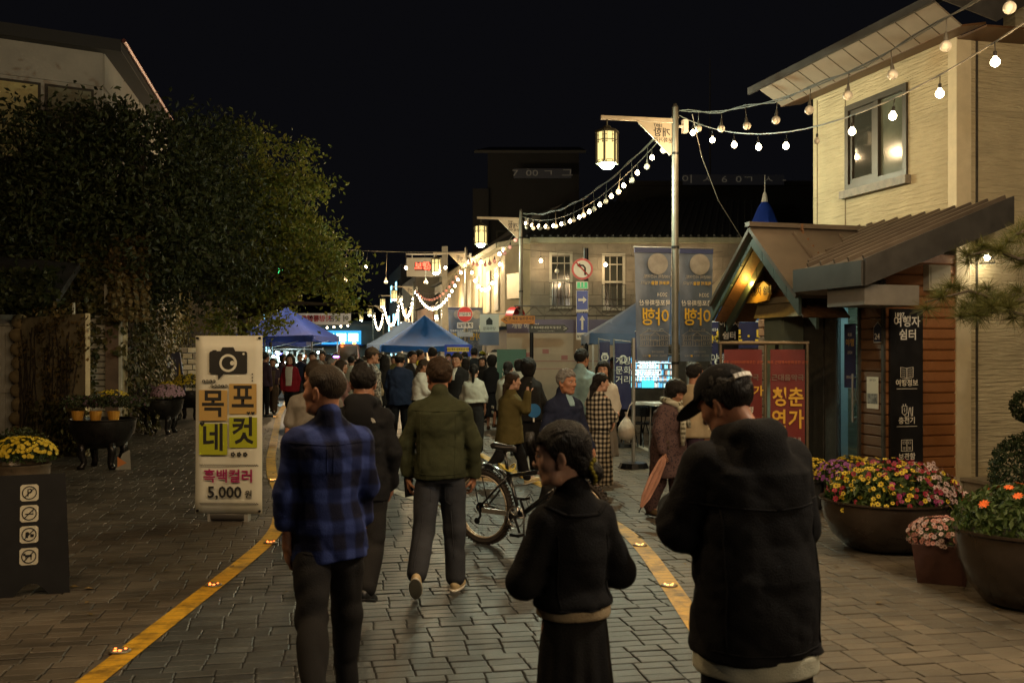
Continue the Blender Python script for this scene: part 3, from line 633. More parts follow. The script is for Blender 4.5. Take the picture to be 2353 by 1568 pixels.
# ---------------------------------------------------------------- street lamps down the right side of the road
def pole_at(d): return Vector((2.54-0.2*(d-15.5), d, 0))
pane_m = emit('lantern pane', (1.0,.76,.28), 1.5, False)
under_m = emit('lantern light', (.82,1.0,.80), 40, False)
plate_m = mat('cream plate', (.46,.40,.30), .5, .1, var=.1)
PTOP, ARMZ = 5.57, 5.36
def make_lamp():
    t = thing('street_lamp', 'x', 'street lamp', (0,0,0), SANG, 'lantern street lamps along the road')
    MB().cyl((0,0,0),(0,0,PTOP),.055,.05,16).lathe([(.05,PTOP),(.03,PTOP+.05),(0,PTOP+.07)],12).build('pole', pole_paint, t, auto=40)
    MB().lathe([(.11,0),(.11,.5),(.085,.56),(.056,.6)],16).build('base', black_metal, t, auto=40)
    MB().bx(-1.2,-.05,-.025,.025,ARMZ-.03,ARMZ+.03).build('arm', plate_m, t)
    MB().prism([(-.62,ARMZ-.035),(-.06,ARMZ-.035),(-.06,ARMZ-.52),(-.09,ARMZ-.54)],-.012,.012).build('name_plate', plate_m, t)
    for b, s, x, z in (('1897',.075,-.28,ARMZ-.09),('개항',.15,-.22,ARMZ-.20),('문화거리',.085,-.20,ARMZ-.315)): text(b, s, ink, t, (x,-.0135,z), mirror=True, bold=.04)
    for z_ in (ARMZ-.51, 3.395, 1.595): MB().cyl((0,0,z_-.018),(0,0,z_+.018),.062,n=14).build('collar', black_metal, t)
    MB().bx(.12,.2,-.05,.05,ARMZ-.18,ARMZ+.02).bx(.06,.12,-.02,.02,ARMZ-.1,ARMZ-.07).build('junction_box', white_paint, t)
    L = thing('lantern', None, None, (-1.10,0,0)); L.parent = t
    lan = MB(); zt, zb, r = ARMZ-.20, ARMZ-.71, .165
    lan.cyl((0,0,ARMZ-.03),(0,0,ARMZ-.13),.015,n=8); lan.lathe([(.0,ARMZ-.11),(.06,ARMZ-.13),(.075,ARMZ-.16),(r+.02,zt-.0),(r+.03,zt-.03),(r,zt-.03)],6)
    P = [(r*math.cos(a*math.pi/3), r*math.sin(a*math.pi/3)) for a in range(6)]
    for x, y in P: lan.bx(x-.014,x+.014,y-.014,y+.014,zb,zt-.02)
    for k in range(6):
        a, b = Vector((*P[k],0)), Vector((*P[(k+1)%6],0))
        def bar(u0,z0,u1,z1,rr=.006): lan.tube([a.lerp(b,u0)+Vector((0,0,z0)), a.lerp(b,u1)+Vector((0,0,z1))], rr, 4)
        bar(0,zb+.01,1,zb+.01,.012); bar(0,zt-.15,1,zt-.15,.008); bar(.25,zt-.03,.25,zt-.20); bar(.75,zt-.03,.75,zt-.20); bar(0,zt-.08,.25,zt-.08); bar(.75,zt-.08,1,zt-.08); bar(0,zt-.18,.3,zt-.18); bar(.7,zt-.18,1,zt-.18); bar(.2,zb+.05,.8,zb+.05); bar(.2,zb,.2,zb+.05); bar(.8,zb,.8,zb+.05)
    fr = lan.build('lantern', mat('lantern frame', (.06,.055,.035), .5, .4), t, loc=(-1.10,0,0))
    g = MB(); q = .93
    for k in range(6):
        a, b = P[k], P[(k+1)%6]; g.add([(a[0]*q,a[1]*q,zb+.02),(b[0]*q,b[1]*q,zb+.02),(b[0]*q,b[1]*q,zt-.03),(a[0]*q,a[1]*q,zt-.03)],[(0,1,2,3)])
    g.build('pane', pane_m, fr)
    MB().lathe([(.0,zb-.085),(.06,zb-.075),(.10,zb-.045),(.115,zb-.005),(.115,zb+.01),(0,zb+.012)],20).build('light', under_m, fr, smooth=True)
    bpy.data.objects.remove(L)
    return t
LAMP_D = [15.5,27.0,36.7,55.6,64.7,79.5,93,4.3,-7.0]
LAMP_L = ['street lamp with hanging lantern and pair of navy banners on its pole, nearest in view','street lamp with hanging lantern and round mirror on its pole before the stone building','street lamp with hanging lantern and red no entry sign on its pole','small street lamp with lantern, fourth along the road beside the red light board','small street lamp with lantern, fifth along the road','small street lamp with lantern, sixth along the road','small street lamp with lantern, last seen at the far end','street lamp with lantern standing near the flower bowls beside the rest house','street lamp with lantern standing behind the viewpoint']
lamp0 = make_lamp()
LAMPS = []
def finish_lamps():

    for i, (d, lb) in enumerate(zip(LAMP_D, LAMP_L)):
        o = lamp0 if i == 0 else dup(lamp0, (0,0,0), SANG, lb)
        o['label'] = lb; o.location = pole_at(d); LAMPS.append(o)
        lp = pole_at(d)+Matrix.Rotation(SANG,3,'Z') @ Vector((-1.10,0,ARMZ-.80))
        near = i >= 7
        lamp('lantern beam', None, lp-Vector((0,0,.12)), 560 if near else 1000 if i == 0 else (320 if i == 2 else 560) if d < 60 else 240, (1.0,.90,.74) if near else (.86,1.0,.72), .07)
# ---------------------------------------------------------------- strings of bulbs
lit_m = emit('lit bulb', (1.0,.80,.48), 32, False)
globe_m = mat('white globe', (.74,.68,.56), .35)
pink_m = mat('pink globe', (.75,.33,.28), .4, emis=(1.0,.35,.28), es=.12)
clear_m = mat('clear bulb', (.35,.33,.28), .1, spec=.8)
sock_m = mat('bulb socket', (.02,.018,.015), .5)
_bm = {}
def shared(key, f):
    if key not in _bm: _bm[key] = f(); return _bm[key]
    n = bpy.data.objects.new(_bm[key].name.split('.')[0], _bm[key].data); COL.objects.link(n); return n
def bulb_obj(kind, hang, br=1.0):
    r = {'lit': .038, 'globe': .052, 'pink': .046, 'clear': .034}[kind]
    r *= br
    m = {'lit': lit_m, 'globe': globe_m, 'pink': pink_m, 'clear': clear_m}[kind]
    def f():
        b = MB(); b.lathe([(0,-r*1.05)]+[(r*math.sin(a), -r*math.cos(a)) for a in np.linspace(.35,2.9,10)], 14) if kind in ('globe','pink') else b.lathe([(0,-r*1.05)]+[(r*math.sin(a), -r*math.cos(a)) for a in np.linspace(.35,2.55,8)]+[(r*.42,r*1.05),(r*.36,r*1.45)], 14)
        b.lathe([(r*.40,r*.9),(r*.42,r*1.3 if kind in ('globe','pink') else r*2.3),(.008,r*2.5)], 8, mi=1); b.cyl((0,0,r*2.4),(0,0,hang),.005,n=5,mi=1)
        o = b.build('bulb' if kind == 'lit' or kind == 'clear' else 'globe', [m, sock_m if kind != 'globe' else cable_m], None, smooth=True); return o
    return shared((kind, round(hang, 2), br), f)
def string(label, p0, p1, sag, n, pat, hang=.16, light=0, lp=14.0, t0=.04, t1=.96, cables=1, power_every=1, cat='string lights', group='bulb strings over the street', col=WARM):
    p0, p1 = Vector(p0), Vector(p1)
    st = thing('string_lights', label, cat, (0,0,0), 0, group)
    def cv(t, k=0): p = p0.lerp(p1, t); return Vector((p.x, p.y, p.z-4*sag*t*(1-t)+.03*k*math.sin(t*37)))
    c = MB()
    for k in range(cables): c.tube([cv(i/28, k) for i in range(29)], .009, 5)
    c.build('cable', cable_m, st)
    j = 0
    for i in range(n):
        t = t0+(t1-t0)*i/max(1, n-1); k = pat[i % len(pat)]
        if k == '-': continue
        kind = {'L':'lit','G':'globe','P':'pink','C':'clear'}[k]
        h = hang*(1 if k in 'LC' else 1.9)
        b = bulb_obj(kind, h, 1.0 if p0.y < 26 else 1.35 if p0.y < 50 else 1.8); b.parent = st; q = cv(t); b.location = q-Vector((0,0,h)); b.rotation_euler = (RNG.normal(0,.05),RNG.normal(0,.05),0)
        if k == 'L':
            if light and j % power_every == 0: lamp('bulb light', None, b.location-Vector((0,0,.10)), lp*power_every, col, .035)
            j += 1
    return st
T = lambda d, z=5.52: pole_at(d)+Vector((.06,0,z))
string('string of lit bulbs sagging past the upstairs window of the rest house', T(15.5,5.45), T(4.3,5.5), 1.22, 15, 'LLLLLCLLLLLLLLL', .17, 1, 66, .05, .97, 1)
string('string of unlit white globes crossing in front of the grey eave panels', T(15.5), T(4.3,5.6), .82, 13, 'G', .13, cables=2, t0=.07, t1=.95)
string('string of lit bulbs sagging between the first and second street lamp', T(15.5,5.42), T(27,5.42), .62, 15, 'L', .16, 1, 45, .04, .97, 1, 3)
string('string of unlit white globes running between the first and second street lamp', T(15.5), T(27), .52, 14, 'G', .19, cables=2, t0=.06)
string('string of pink globes between the second and third street lamp', T(27,5.3), T(36.7,5.35), .5, 11, 'PPPL', .12, 1, 14, .1, .95, 1)
string('deep loop of lit bulbs from the third lamp to the stone building corner', T(36.7,5.35), W(1160,556,32.2), 1.35, 11, 'L', .10, 1, 9, .04, .97, 1, 3)
string('string of lit bulbs sagging from the third to the fourth street lamp', T(36.7,5.4), T(55.6,5.4), 1.5, 22, 'L', .15, 1, 50, .04, .97, 1, 6)
string('string of pink globes above the lit bulbs beyond the third lamp', T(36.7,5.5), T(55.6,5.5), 1.0, 18, 'P', .15)
string('string of lit bulbs from the fourth to the fifth street lamp', T(55.6,5.4), T(64.7,5.4), 1.4, 16, 'L', .15, 1, 60, .04, .97, 1, 8)
string('string of lit bulbs from the fifth to the sixth street lamp', T(64.7,5.4), T(79.5,5.4), 1.6, 20, 'L', .15, 1, 60, .04, .97, 1, 10)
string('far string of lit bulbs beyond the sixth street lamp', T(79.5,5.4), T(93,5.4), 1.6, 18, 'L', .15)
string('wire across the road hung with a few lit bulbs and white globes', T(36.7,5.45), (-8.3,35.2,5.55), .12, 9, 'LGLGLG', .58, 1, 800, .12, .97, 1)
string('added string of lit bulbs out of view above the viewpoint, lighting the left side', T(4.3,5.5), (-7.2,6.2,5.7), .5, 10, 'L', .17, 1, 230, .08, .97, 1, 2)  # string added out of view to brighten the left side
string('string of lit bulbs running back above the viewpoint', T(4.3,5.5), T(-7,5.5), 1.2, 13, 'L', .17, 1, 85, .05, .97, 1, 2)
string('short wire with bulbs and white globes along the stone building front', W(1196,572,30.5), W(1660,578,30.5), .15, 13, '-LG-GL-GLG-L-', .30, 1, 42, .02, .98, 1)
string('row of small lit bulbs under the white banner across the far road', (-22,82,4.0), (-12.6,78,4.0), .25, 16, 'L', .2, 1, 60, .03, .97, 1, 8)
gw = tag(MB().tube([W(1590,262,15.4), W(1612,360,15.7), W(1650,460,16.2), W(1712,560,17.0)], .007, 5).build('guy_wire', cable_m), 'thin slack wire falling from the first lamp pole to the annex roof', 'cable')
# ---------------------------------------------------------------- pole banners
ban_m = mat('slate banner cloth', (.11,.15,.225), .34, var=.28, vs=2.2, spec=.6)
ban_hem = mat('navy hem', (.02,.035,.13), .45)
moon_m = mat('printed moon', (.30,.29,.27), .4, var=.3, vs=5)
line_m = mat('pale print', (.42,.39,.33), .5)
dim_m = mat('dim print', (.42,.41,.38), .5)
def cloth(x0, x1, z0, z1, nx=10, nz=24, amp=.02, seed=0, taper=.0, yb=0.0):
    r = random.Random(seed); ph = [r.uniform(0,6.28) for _ in range(6)]; vs, fs = [], []
    for j in range(nz+1):
        v = j/nz
        for i in range(nx+1):
            u = i/nx; x = x0+(x1-x0)*(u+(taper*(1-v)*(.5-u)*1.0)); z = z0+(z1-z0)*v
            y = yb+amp*(math.sin(u*7+v*3+ph[0])*.5+math.sin(v*11-u*5+ph[1])*.35*(1-v)+math.sin(u*15+v*9+ph[2])*.18)*min(1, 4*(1-v)+.2)
            vs.append((x,y,z))
    for j in range(nz):
        for i in range(nx): k = j*(nx+1)+i; fs.append((k,k+1,k+nx+2,k+nx+1))
    return MB().add(vs, fs)
def house_art(parent, x0, x1, z0, z1, y, m):
    mb = MB(); w_, h = x1-x0, z1-z0
    def l(*p, r=.0035): mb.tube([(x0+a*w_, y, z0+b*h) for a, b in p], r, 4)
    l((.05,0),(.05,.62)); l((.95,0),(.95,.62)); l((.0,.62),(1,.62)); l((.0,0),(1,0)); l((.02,.62),(.22,.88),(.78,.88),(.98,.62)); l((.05,.34),(.95,.34))
    for a in (.30,.70): l((a-.05,.88),(a-.05,1),(a+.05,1),(a+.05,.88))
    l((.36,.62),(.5,.82),(.64,.62)); l((.36,0),(.36,.62)); l((.64,0),(.64,.62)); l((.44,0),(.44,.26),(.56,.26),(.56,0)); l((.40,.27),(.5,.38),(.60,.27))
    for a in (.13,.26,.74,.87):
        for b in (.08,.40): l((a-.03,b),(a-.03,b+.17),(a+.03,b+.17),(a+.03,b),(a-.03,b))
    return mb.build('building_print', m, parent)
signw_ = mat('banner white print', (.80,.80,.76), .5)
def pole_banner(d, side, label, detail=True, seed=0):
    p = pole_at(d); o = thing('pole_banner', label, 'banner', p, SANG, 'navy banners on the lamp poles')
    x0, x1 = ((-.66,-.065) if side < 0 else (.065,.62)); z0, z1 = 1.62, 3.30
    cloth(x0, x1, z0, z1, amp=.022, seed=seed, taper=.14 if side < 0 else .06).build('cloth', ban_m, o, smooth=True)
    MB().bx(x0,x1,-.022,.022,3.302,3.37).build('hem', ban_hem, o); MB().cyl((x0-.02,0,3.385),(x1+.02,0,3.385),.012,n=8).build('rod', grey_metal, o)
    yb = -.034; xc = (x0+x1)/2+(.02 if side < 0 else 0)
    MB().lathe([(0,0),(.165,0)], 28).build('moon_print', moon_m, o, loc=(xc+.05,yb+.003,3.13), rot=(R(90),0,0))
    if detail:
        text('100년의 시간여행,', .058, dim_m, o, (xc+.03,yb,2.93), mirror=True, bold=.02)
        text('목포의 밤을', .062, yellow_ink, o, (xc+.09,yb,2.83), mirror=True, bold=.03); text('거닐다.', .058, dim_m, o, (xc-.15,yb,2.83), mirror=True, bold=.02)
        text('2024', .085, white_ink, o, (xc+.12,yb,2.65), mirror=True)
    text('목포문화유산', .092, signw_, o, (xc,yb,2.52), mirror=True, bold=.022)
    t = text('야행', .25, yellow_ink, o, (xc+.01,yb,2.29), mirror=True, bold=.015); t.scale[1] = 1.15
    if detail or d < 50: house_art(o, xc-.25, xc+.26, 1.86, 2.12, yb-.002, line_m if detail else dim_m)
    if detail:
        text('문화유산 야행', .034, dim_m, o, (xc+.05,yb,1.765), mirror=True); text('전라남도 · 목포시 · 국가유산', .034, dim_m, o, (xc+.0,yb,1.705), mirror=True)
        MB().bx(xc-.10,xc-.07,yb-.002,yb,1.69,1.72).build('emblem', yellow_ink, o)
pole_banner(15.5, -1, 'slate grey festival banner with pale moon on the left of the nearest lamp pole', seed=1)
pole_banner(15.5, 1, 'slate grey festival banner with pale moon on the right of the nearest lamp pole', seed=2)
pole_banner(36.7, -1, 'small slate banner left of the pole behind the red no entry sign', False, 3)
pole_banner(36.7, 1, 'small slate banner right of the pole behind the red no entry sign', False, 4)
pole_banner(55.6, -1, 'small slate banner left of the fourth lamp pole above the blue tent', False, 5)
pole_banner(55.6, 1, 'small slate banner right of the fourth lamp pole above the blue tent', False, 6)
pole_banner(64.7, -1, 'tiny slate banner on the fifth lamp pole', False, 7)
# ---------------------------------------------------------------- road signs
red = mat('sign red', (.52,.018,.018), .4); blue = mat('sign blue', (.012,.05,.42), .4); signw = mat('sign white', (.72,.72,.66), .4); signback = mat('sign back', (.13,.125,.11), .5, .5, var=.2)
p3 = pole_at(36.7)
ne = thing('no_entry_sign', 'round red no entry sign with white bar on the third lamp pole', 'road sign', (p3.x-.02, p3.y-.2, 0), 0)
MB().cyl((0,.02,3.13),(0,0,3.13),.285,n=36).build('rim', signw, ne, auto=30); MB().cyl((0,-.002,3.13),(0,-.012,3.13),.272,n=36).build('disc', red, ne, auto=30)
MB().bx(-.225,.225,-.018,-.013,3.055,3.20).build('bar', signw, ne); text('진입금지', .125, ink, ne, (0,-.02,3.125), bold=.05)
MB().bx(-.29,.29,0,.015,2.62,2.82).build('plate', signw, ne); text('일방통행', .15, ink, ne, (0,-.003,2.715), bold=.05)
MB().bx(-.29,.29,.02,.03,2.30,2.48).build('back_plate', grey_metal, ne)
p2 = pole_at(27.0)
mi = thing('traffic_mirror', 'round traffic mirror seen from behind with red hood beside the second lamp pole', 'mirror', (p2.x-.22, p2.y-.05, 2.55), R(62))
MB().lathe([(0,.07),(.18,.06),(.33,.03),(.40,0),(.40,-.03)], 36).build('shell', signback, mi, rot=(R(-90),0,0), auto=50)
rib = MB()
for k in range(8): a = k*math.pi/4; rib.tube([(.03*math.cos(a),.078,.03*math.sin(a)),(.37*math.cos(a),.03,.37*math.sin(a))], .011, 5)
rib.build('rib', signback, mi)
MB().lathe([(0,0),(.39,0)], 32).build('glass', mat('mirror glass', (.8,.8,.8), .03, 1.0), mi, rot=(R(90),0,0), loc=(0,-.032,0))
hood = MB(); vs = []; fs = []
for i in range(17):
    a = math.pi*i/16; vs += [(.42*math.cos(a),.03,.42*math.sin(a)),(.42*math.cos(a),-.2,.42*math.sin(a))]
    if i: fs.append((2*i-2,2*i-1,2*i+1,2*i))
hood.add(vs, fs).build('hood', red, mi, smooth=True); MB().cyl((0,.08,0),(.18,.1,0),.02).build('bracket', grey_metal, mi)
gp = thing('guide_sign', 'finger post with an orange arrow board and a black arrow board before the backdrop', 'sign', (XW(1221,25),25,0))
MB().cyl((0,0,0),(0,0,2.62),.05,n=12).build('post', black_metal, gp)
MB().prism([(.08,2.46),(.08,2.66),(-.66,2.66),(-.78,2.56),(-.66,2.46)], -.07, -.045).build('arrow_board', mat('orange board', (.62,.24,.02), .45), gp)
text('구 목포 일본영사관', .082, ink, gp, (-.26,-.072,2.59), bold=.04); text('Former Japanese Consulate, Mokpo', .036, ink, gp, (-.26,-.072,2.51)); text('<', .2, ink, gp, (-.66,-.072,2.56))
MB().prism([(-.06,2.24),(-.06,2.44),(.82,2.44),(.93,2.34),(.82,2.24)], -.065, -.045).build('arrow_board', mat('black board', (.02,.018,.015), .4), gp)
text('구 목포세관 본관 터 및 창고', .066, white_ink, gp, (.36,-.068,2.365), bold=.03); text('Former Mokpo Customs Office', .032, white_ink, gp, (.36,-.068,2.28)); text('>', .18, white_ink, gp, (.84,-.068,2.34))
tp = thing('sign_post', 'dark post with a no left turn disc and blue arrow plates by the stone building', 'road sign', (XW(1346,25),25,0))
MB().cyl((0,0,0),(0,0,4.36),.06,n=12).build('post', black_metal, tp)
dx = -.10
MB().cyl((dx,-.07,3.83),(dx,-.085,3.83),.27,n=32).build('disc', red, tp, auto=30, rot=(0,0,0)); MB().cyl((dx,-.0865,3.83),(dx,-.089,3.83),.215,n=32).build('face', signw, tp)
ar = MB(); ar.tube([(dx+.07,-.092,3.68),(dx+.07,-.092,3.86),(dx+.02,-.092,3.92),(dx-.06,-.092,3.92)], .022, 5); ar.prism([(dx-.05,3.86),(dx-.05,3.98),(dx-.14,3.92)], -.094, -.09); ar.build('arrow', ink, tp)
MB().tube([(dx-.16,-.097,4.0),(dx+.16,-.097,3.66)], .018, 5).build('slash', red, tp)
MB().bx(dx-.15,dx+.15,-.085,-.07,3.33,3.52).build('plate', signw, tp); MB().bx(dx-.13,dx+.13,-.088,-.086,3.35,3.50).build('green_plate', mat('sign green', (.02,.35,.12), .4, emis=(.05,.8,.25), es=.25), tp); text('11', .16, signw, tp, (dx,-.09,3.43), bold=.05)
for z0, z1, up_ in ((2.82,3.30,False),(2.24,2.74,True)):
    MB().bx(dx-.15,dx+.15,-.085,-.07,z0-.18,z1).build('plate', signw, tp); MB().bx(dx-.14,dx+.14,-.089,-.086,z0+.0,z1-.01).build('blue_plate', blue, tp)
    zc = (z0+z1)/2; pts = [(-.10,zc-.03),(.02,zc-.03),(.02,zc-.09),(.11,zc),(.02,zc+.09),(.02,zc+.03),(-.10,zc+.03)]
    if up_: pts = [(-.025,zc-.18),(.025,zc-.18),(.025,zc+.06),(.07,zc+.06),(0,zc+.18),(-.07,zc+.06),(-.025,zc+.06)]
    MB().prism([(dx+a,b) for a, b in pts], -.092, -.0895).build('arrow', signw, tp); text('일방통행', .075, ink, tp, (dx,-.088,z0-.09), bold=.05)
lb = thing('led_board', 'overhead white board with a red lit LED message on a grey post', 'sign', (XW(1022,45),45,0))
MB().bx(-.13,.13,-.13,.13,0,6.5).build('post', mat('concrete grey', (.28,.27,.23), .8, var=.15), lb)
MB().bx(-1.72,-.14,-.12,.1,5.15,5.98).build('cabinet', mat('board white', (.34,.34,.31), .5), lb); MB().bx(-1.75,-.1,-.03,.03,6.12,6.18).bx(-1.5,-1.46,-.03,.03,5.98,6.12).bx(-.5,-.46,-.03,.03,5.98,6.12).build('beam', grey_metal, lb)
MB().bx(-1.36,-.6,-.125,-.121,5.40,5.78).build('display', mat('display red', (.02,.002,.002), .4, emis=(1,.02,.0), es=.12), lb)
text('보행', .36, emit('led red', (1.0,.06,.03), 7, False), lb, (-1.02,-.128,5.59), bold=.02); text(')', .34, MATS['led red'], lb, (-.68,-.128,5.59))
# ---------------------------------------------------------------- event tents and stalls
tent_blue = mat('blue tent cloth', (.022,.11,.40), .7, var=.2, vs=2.0, spec=.15, bump=.15, bs=6)
tent_dark = mat('deep blue tent cloth', (.008,.03,.22), .7, var=.25, vs=2.0, bump=.15, bs=6)
tent_grey = mat('blue grey tent cloth', (.075,.12,.22), .7, var=.2, vs=2.0, bump=.15, bs=6)
leg_m = mat('tent leg', (.42,.42,.40), .35, .7)
def tent(label, x, d, w_, dp, ze, zp, m, rz=0.0, val=.22, legs=True):
    o = thing('event_tent', label, 'tent', (x,d,0), rz, 'pop up tents of the street market'); n = 8; hx, hy = w_/2, dp/2
    vs, fs = [], []
    ring = [(-hx+w_*i/n,-hy) for i in range(n)]+[(hx,-hy+dp*i/n) for i in range(n)]+[(hx-w_*i/n,hy) for i in range(n)]+[(-hx,hy-dp*i/n) for i in range(n)]
    K = 8
    for k in range(K+1):
        t = k/K; sc = 1-t
        for j, (px, py) in enumerate(ring):
            cor = abs(((j % n)/n)-.5)*2
            z = ze+(zp-ze)*(t**1.12)-.10*(1-cor)*math.sin(t*math.pi)*(1) -.05*(1-cor)*(1-t)
            vs.append((px*sc, py*sc, z))
    N = len(ring)
    for k in range(K):
        for j in range(N): fs.append((k*N+j, k*N+(j+1)%N, (k+1)*N+(j+1)%N, (k+1)*N+j))
    MB().add(vs, fs).build('canopy', m, o, smooth=True)
    vv, vf = [], []
    for j, (px, py) in enumerate(ring):
        cor = abs(((j % n)/n)-.5)*2
        vv += [(px*1.004,py*1.004,ze-.05*(1-cor)),(px*1.01,py*1.01,ze-val-.03*math.sin(j*1.9))]
    for j in range(N): vf.append((2*j,2*j+1,2*((j+1)%N)+1,2*((j+1)%N)))
    MB().add(vv, vf).build('valance', m, o, smooth=True)
    if legs:
        for sx in (-1,1):
            for sy in (-1,1): MB().bx(sx*(hx-.05)-.02,sx*(hx-.05)+.02,sy*(hy-.05)-.02,sy*(hy-.05)+.02,0,ze).build('leg', leg_m, o)
        for sy in (-1,1): MB().tube([(-hx+.05,sy*(hy-.05),ze-.1),(0,sy*(hy-.05),ze-.45),(hx-.05,sy*(hy-.05),ze-.1)],.012,4).build('truss', leg_m, o)
    return o
tent('light blue pop up tent in the middle of the street with no entry sign behind', XW(972,34), 34.5, 3.0, 3.0, 1.98, 3.02, tent_blue, .15)
tent('pale faded blue tent standing just behind the light blue one', XW(935,39)-.2, 40, 3.0, 3.0, 2.05, 3.0, tent_grey, .15, legs=False)
tent('dark blue pop up tent over the lit stall left of the road under the tree', XW(645,36), 37, 3.0, 3.4, 2.35, 3.42, tent_dark, -.1)
tent('second dark blue tent further back on the left with a sagging side wall', XW(610,42), 43, 3.2, 3.0, 2.2, 3.1, tent_dark, .1)
tent('blue grey pop up tent over the television screen', XW(1475,21)+.55, 21.5, 3.4, 2.6, 2.15, 3.25, tent_grey, .0)
tent('bright blue tent with a navy message valance behind the annex porch', XW(1715,18)+.25, 18.9, 2.3, 2.2, 2.36, 3.12, tent_blue, -.15)
pg = thing('pagoda_tent', 'tall cream pagoda tent with a blue peak and white spire behind the annex', 'tent', (XW(1770,22),22.5,0))
prof = [(2.3,2.6),(1.55,2.95),(1.02,3.42),(.62,4.0),(.33,4.6)]
MB().lathe([(r,z) for r,z in prof[:4]], 8).build('canopy', mat('cream tent cloth', (.40,.33,.23), .6, var=.1), pg, auto=40)
MB().lathe([(.62,3.99),(.38,4.5),(.16,5.02),(.05,5.18)], 8).build('peak', mat('royal blue cloth', (.015,.05,.36), .5), pg, auto=40)
MB().lathe([(.08,5.12),(.05,5.3),(.012,5.4),(.006,5.75)], 8).build('spire', white_paint, pg, smooth=True)
for k in range(4): a = math.pi/4+k*math.pi/2; MB().cyl((2.1*math.cos(a),2.1*math.sin(a),0),(2.1*math.cos(a),2.1*math.sin(a),2.7),.035).build('leg', leg_m, pg)
MB().lathe([(2.31,2.6),(2.32,2.3)], 8).build('valance', MATS['royal blue cloth'], pg, auto=40)
navy = mat('navy banner', (.022,.022,.075), .5, var=.15)
vb = thing('valance_banner', 'navy strip banner with yellow writing hung across the tent behind the porch', 'banner', (XW(1690,17.4),17.4,0))
cloth(-.50,.52,1.83,2.28,8,6,.012,5).build('cloth', navy, vb, smooth=True); MB().bx(-.52,.54,-.012,.012,2.285,2.31).build('rod', white_paint, vb)
text('의료 · 보건', .26, yellow_ink, vb, (.22,-.022,2.03), bold=.03); text('2024', .07, white_ink, vb, (-.38,-.022,2.15)); text('야행', .14, yellow_ink, vb, (-.38,-.022,1.98), bold=.03)
sg = thing('small_banner', 'small navy hanging panel beside the television tent', 'banner', (XW(1475,17.6),17.6,0))
cloth(-.12,.14,1.62,2.12,6,8,.012,8).build('cloth', navy, sg, smooth=True); MB().tube([(-.13,0,2.13),(.16,0,2.13)],.008,5).build('rod', white_paint, sg); MB().lathe([(0,0),(.05,0)],16).build('emblem', dim_m, sg, loc=(-.04,-.016,1.92), rot=(R(90),0,0))
def flag(label, x, d, w_, z0, z1, txt, seed):
    o = thing('flag_banner', label, 'banner', (XW(x,d),d,0), 0, 'navy flag banners by the television')
    cloth(-w_/2,w_/2,z0,z1,5,14,.02,seed).build('cloth', navy, o, smooth=True); MB().cyl((-w_/2-.02,0,0),(-w_/2-.02,0,z1+.08),.014,n=8).tube([(-w_/2-.02,0,z1+.06),(w_/2,0,z1+.02)],.009,5).build('pole', grey_metal, o)
    MB().lathe([(0,0),(.22,.0),(.20,.07),(0,.09)],16).build('foot', black_metal, o)
    text(txt, .16, white_ink, o, (0,-.03,(z0+z1)/2+.1), line=1.1); MB().lathe([(.05,0),(.075,0)],16).build('emblem', white_ink, o, loc=(0,-.03,z1-.3), rot=(R(90),0,0))
flag('narrow navy flag banner left of the television', 1389, 19.5, .20, 1.0, 1.96, '문\n화', 11)
flag('wider navy flag banner with a crescent just left of the television', 1431, 18.5, .30, .7, 1.93, '개항\n문화\n거리', 12)
flag('small navy flag banner right of the nearest lamp pole', 1650, 17.3, .22, 1.2, 1.9, '야행', 13)
tv = thing('television', 'large lit television showing bookshelves and bright lines of text', 'television', (XW(1488,19.5),19.5,0))
MB().bx(-.56,.56,0,.06,1.03,1.70).build('casing', black_metal, tv)
MB().bx(-.54,.54,-.006,-.001,1.06,1.68).build('screen', emit('screen base', (.10,.20,.26), .5), tv)
bk = [emit('screen a', (.1,.5,.9), 1.6, False), emit('screen b', (.9,.45,.25), .9, False), emit('screen c', (.35,.9,.95), 1.8, False), emit('screen d', (.12,.10,.09), .6, False), emit('screen e', (.75,.8,.75), 1.4, False)]
mb = MB()
for i in range(18):
    for j in range(5):
        x = -.53+i*.06; z = 1.07+j*.122
        for q in range(3): mb.bx(x+q*.018,x+q*.018+.015,-.010,-.007,z,z+.07+.03*random.random(), random.randrange(5))
tag(mb.build('bookshelf_image', bk, tv), kind='stuff')
mb = MB()
for k in range(9):
    wv = random.uniform(.16,.28)
    x = -wv
    while x < wv: e = random.uniform(.03,.09); mb.bx(x,min(x+e,wv),-.0135,-.011,1.265+k*.043,1.292+k*.043); x += e+.014
mb.bx(-.54,.54,-.0135,-.011,1.22,1.23).bx(-.54,.54,-.0135,-.011,1.545,1.556).build('caption_text', emit('screen text', (.75,1.0,1.0), 1.9, False), tv)
MB().bx(-.12,.12,-.0135,-.011,1.065,1.20).build('figure_image', emit('screen cyan', (.05,.65,.8), 2.2, False), tv)
for q in (-.37,.37): MB().bx(q-.03,q+.03,-.15,.25,.80,1.03).build('stand', black_metal, tv)
def table(label, x, d, l, w_, z, rz=0):
    o = thing('folding_table', label, 'table', (XW(x,d),d,0), rz, 'white folding tables under the tents')
    MB().bx(-l/2,l/2,-w_/2,w_/2,z-.04,z).build('tabletop', white_paint, o)
    for sx in (-1,1):
        for sy in (-1,1): MB().cyl((sx*(l/2-.12),sy*(w_/2-.06),0),(sx*(l/2-.16),sy*(w_/2-.06),z-.045),.014,n=8).build('leg', grey_metal, o)
table('long white folding table below the television', 1490, 19.4, 1.6, .6, .79)
table('small white folding table near the patterned coat woman', 1545, 16.5, .9, .55, .93, .3)
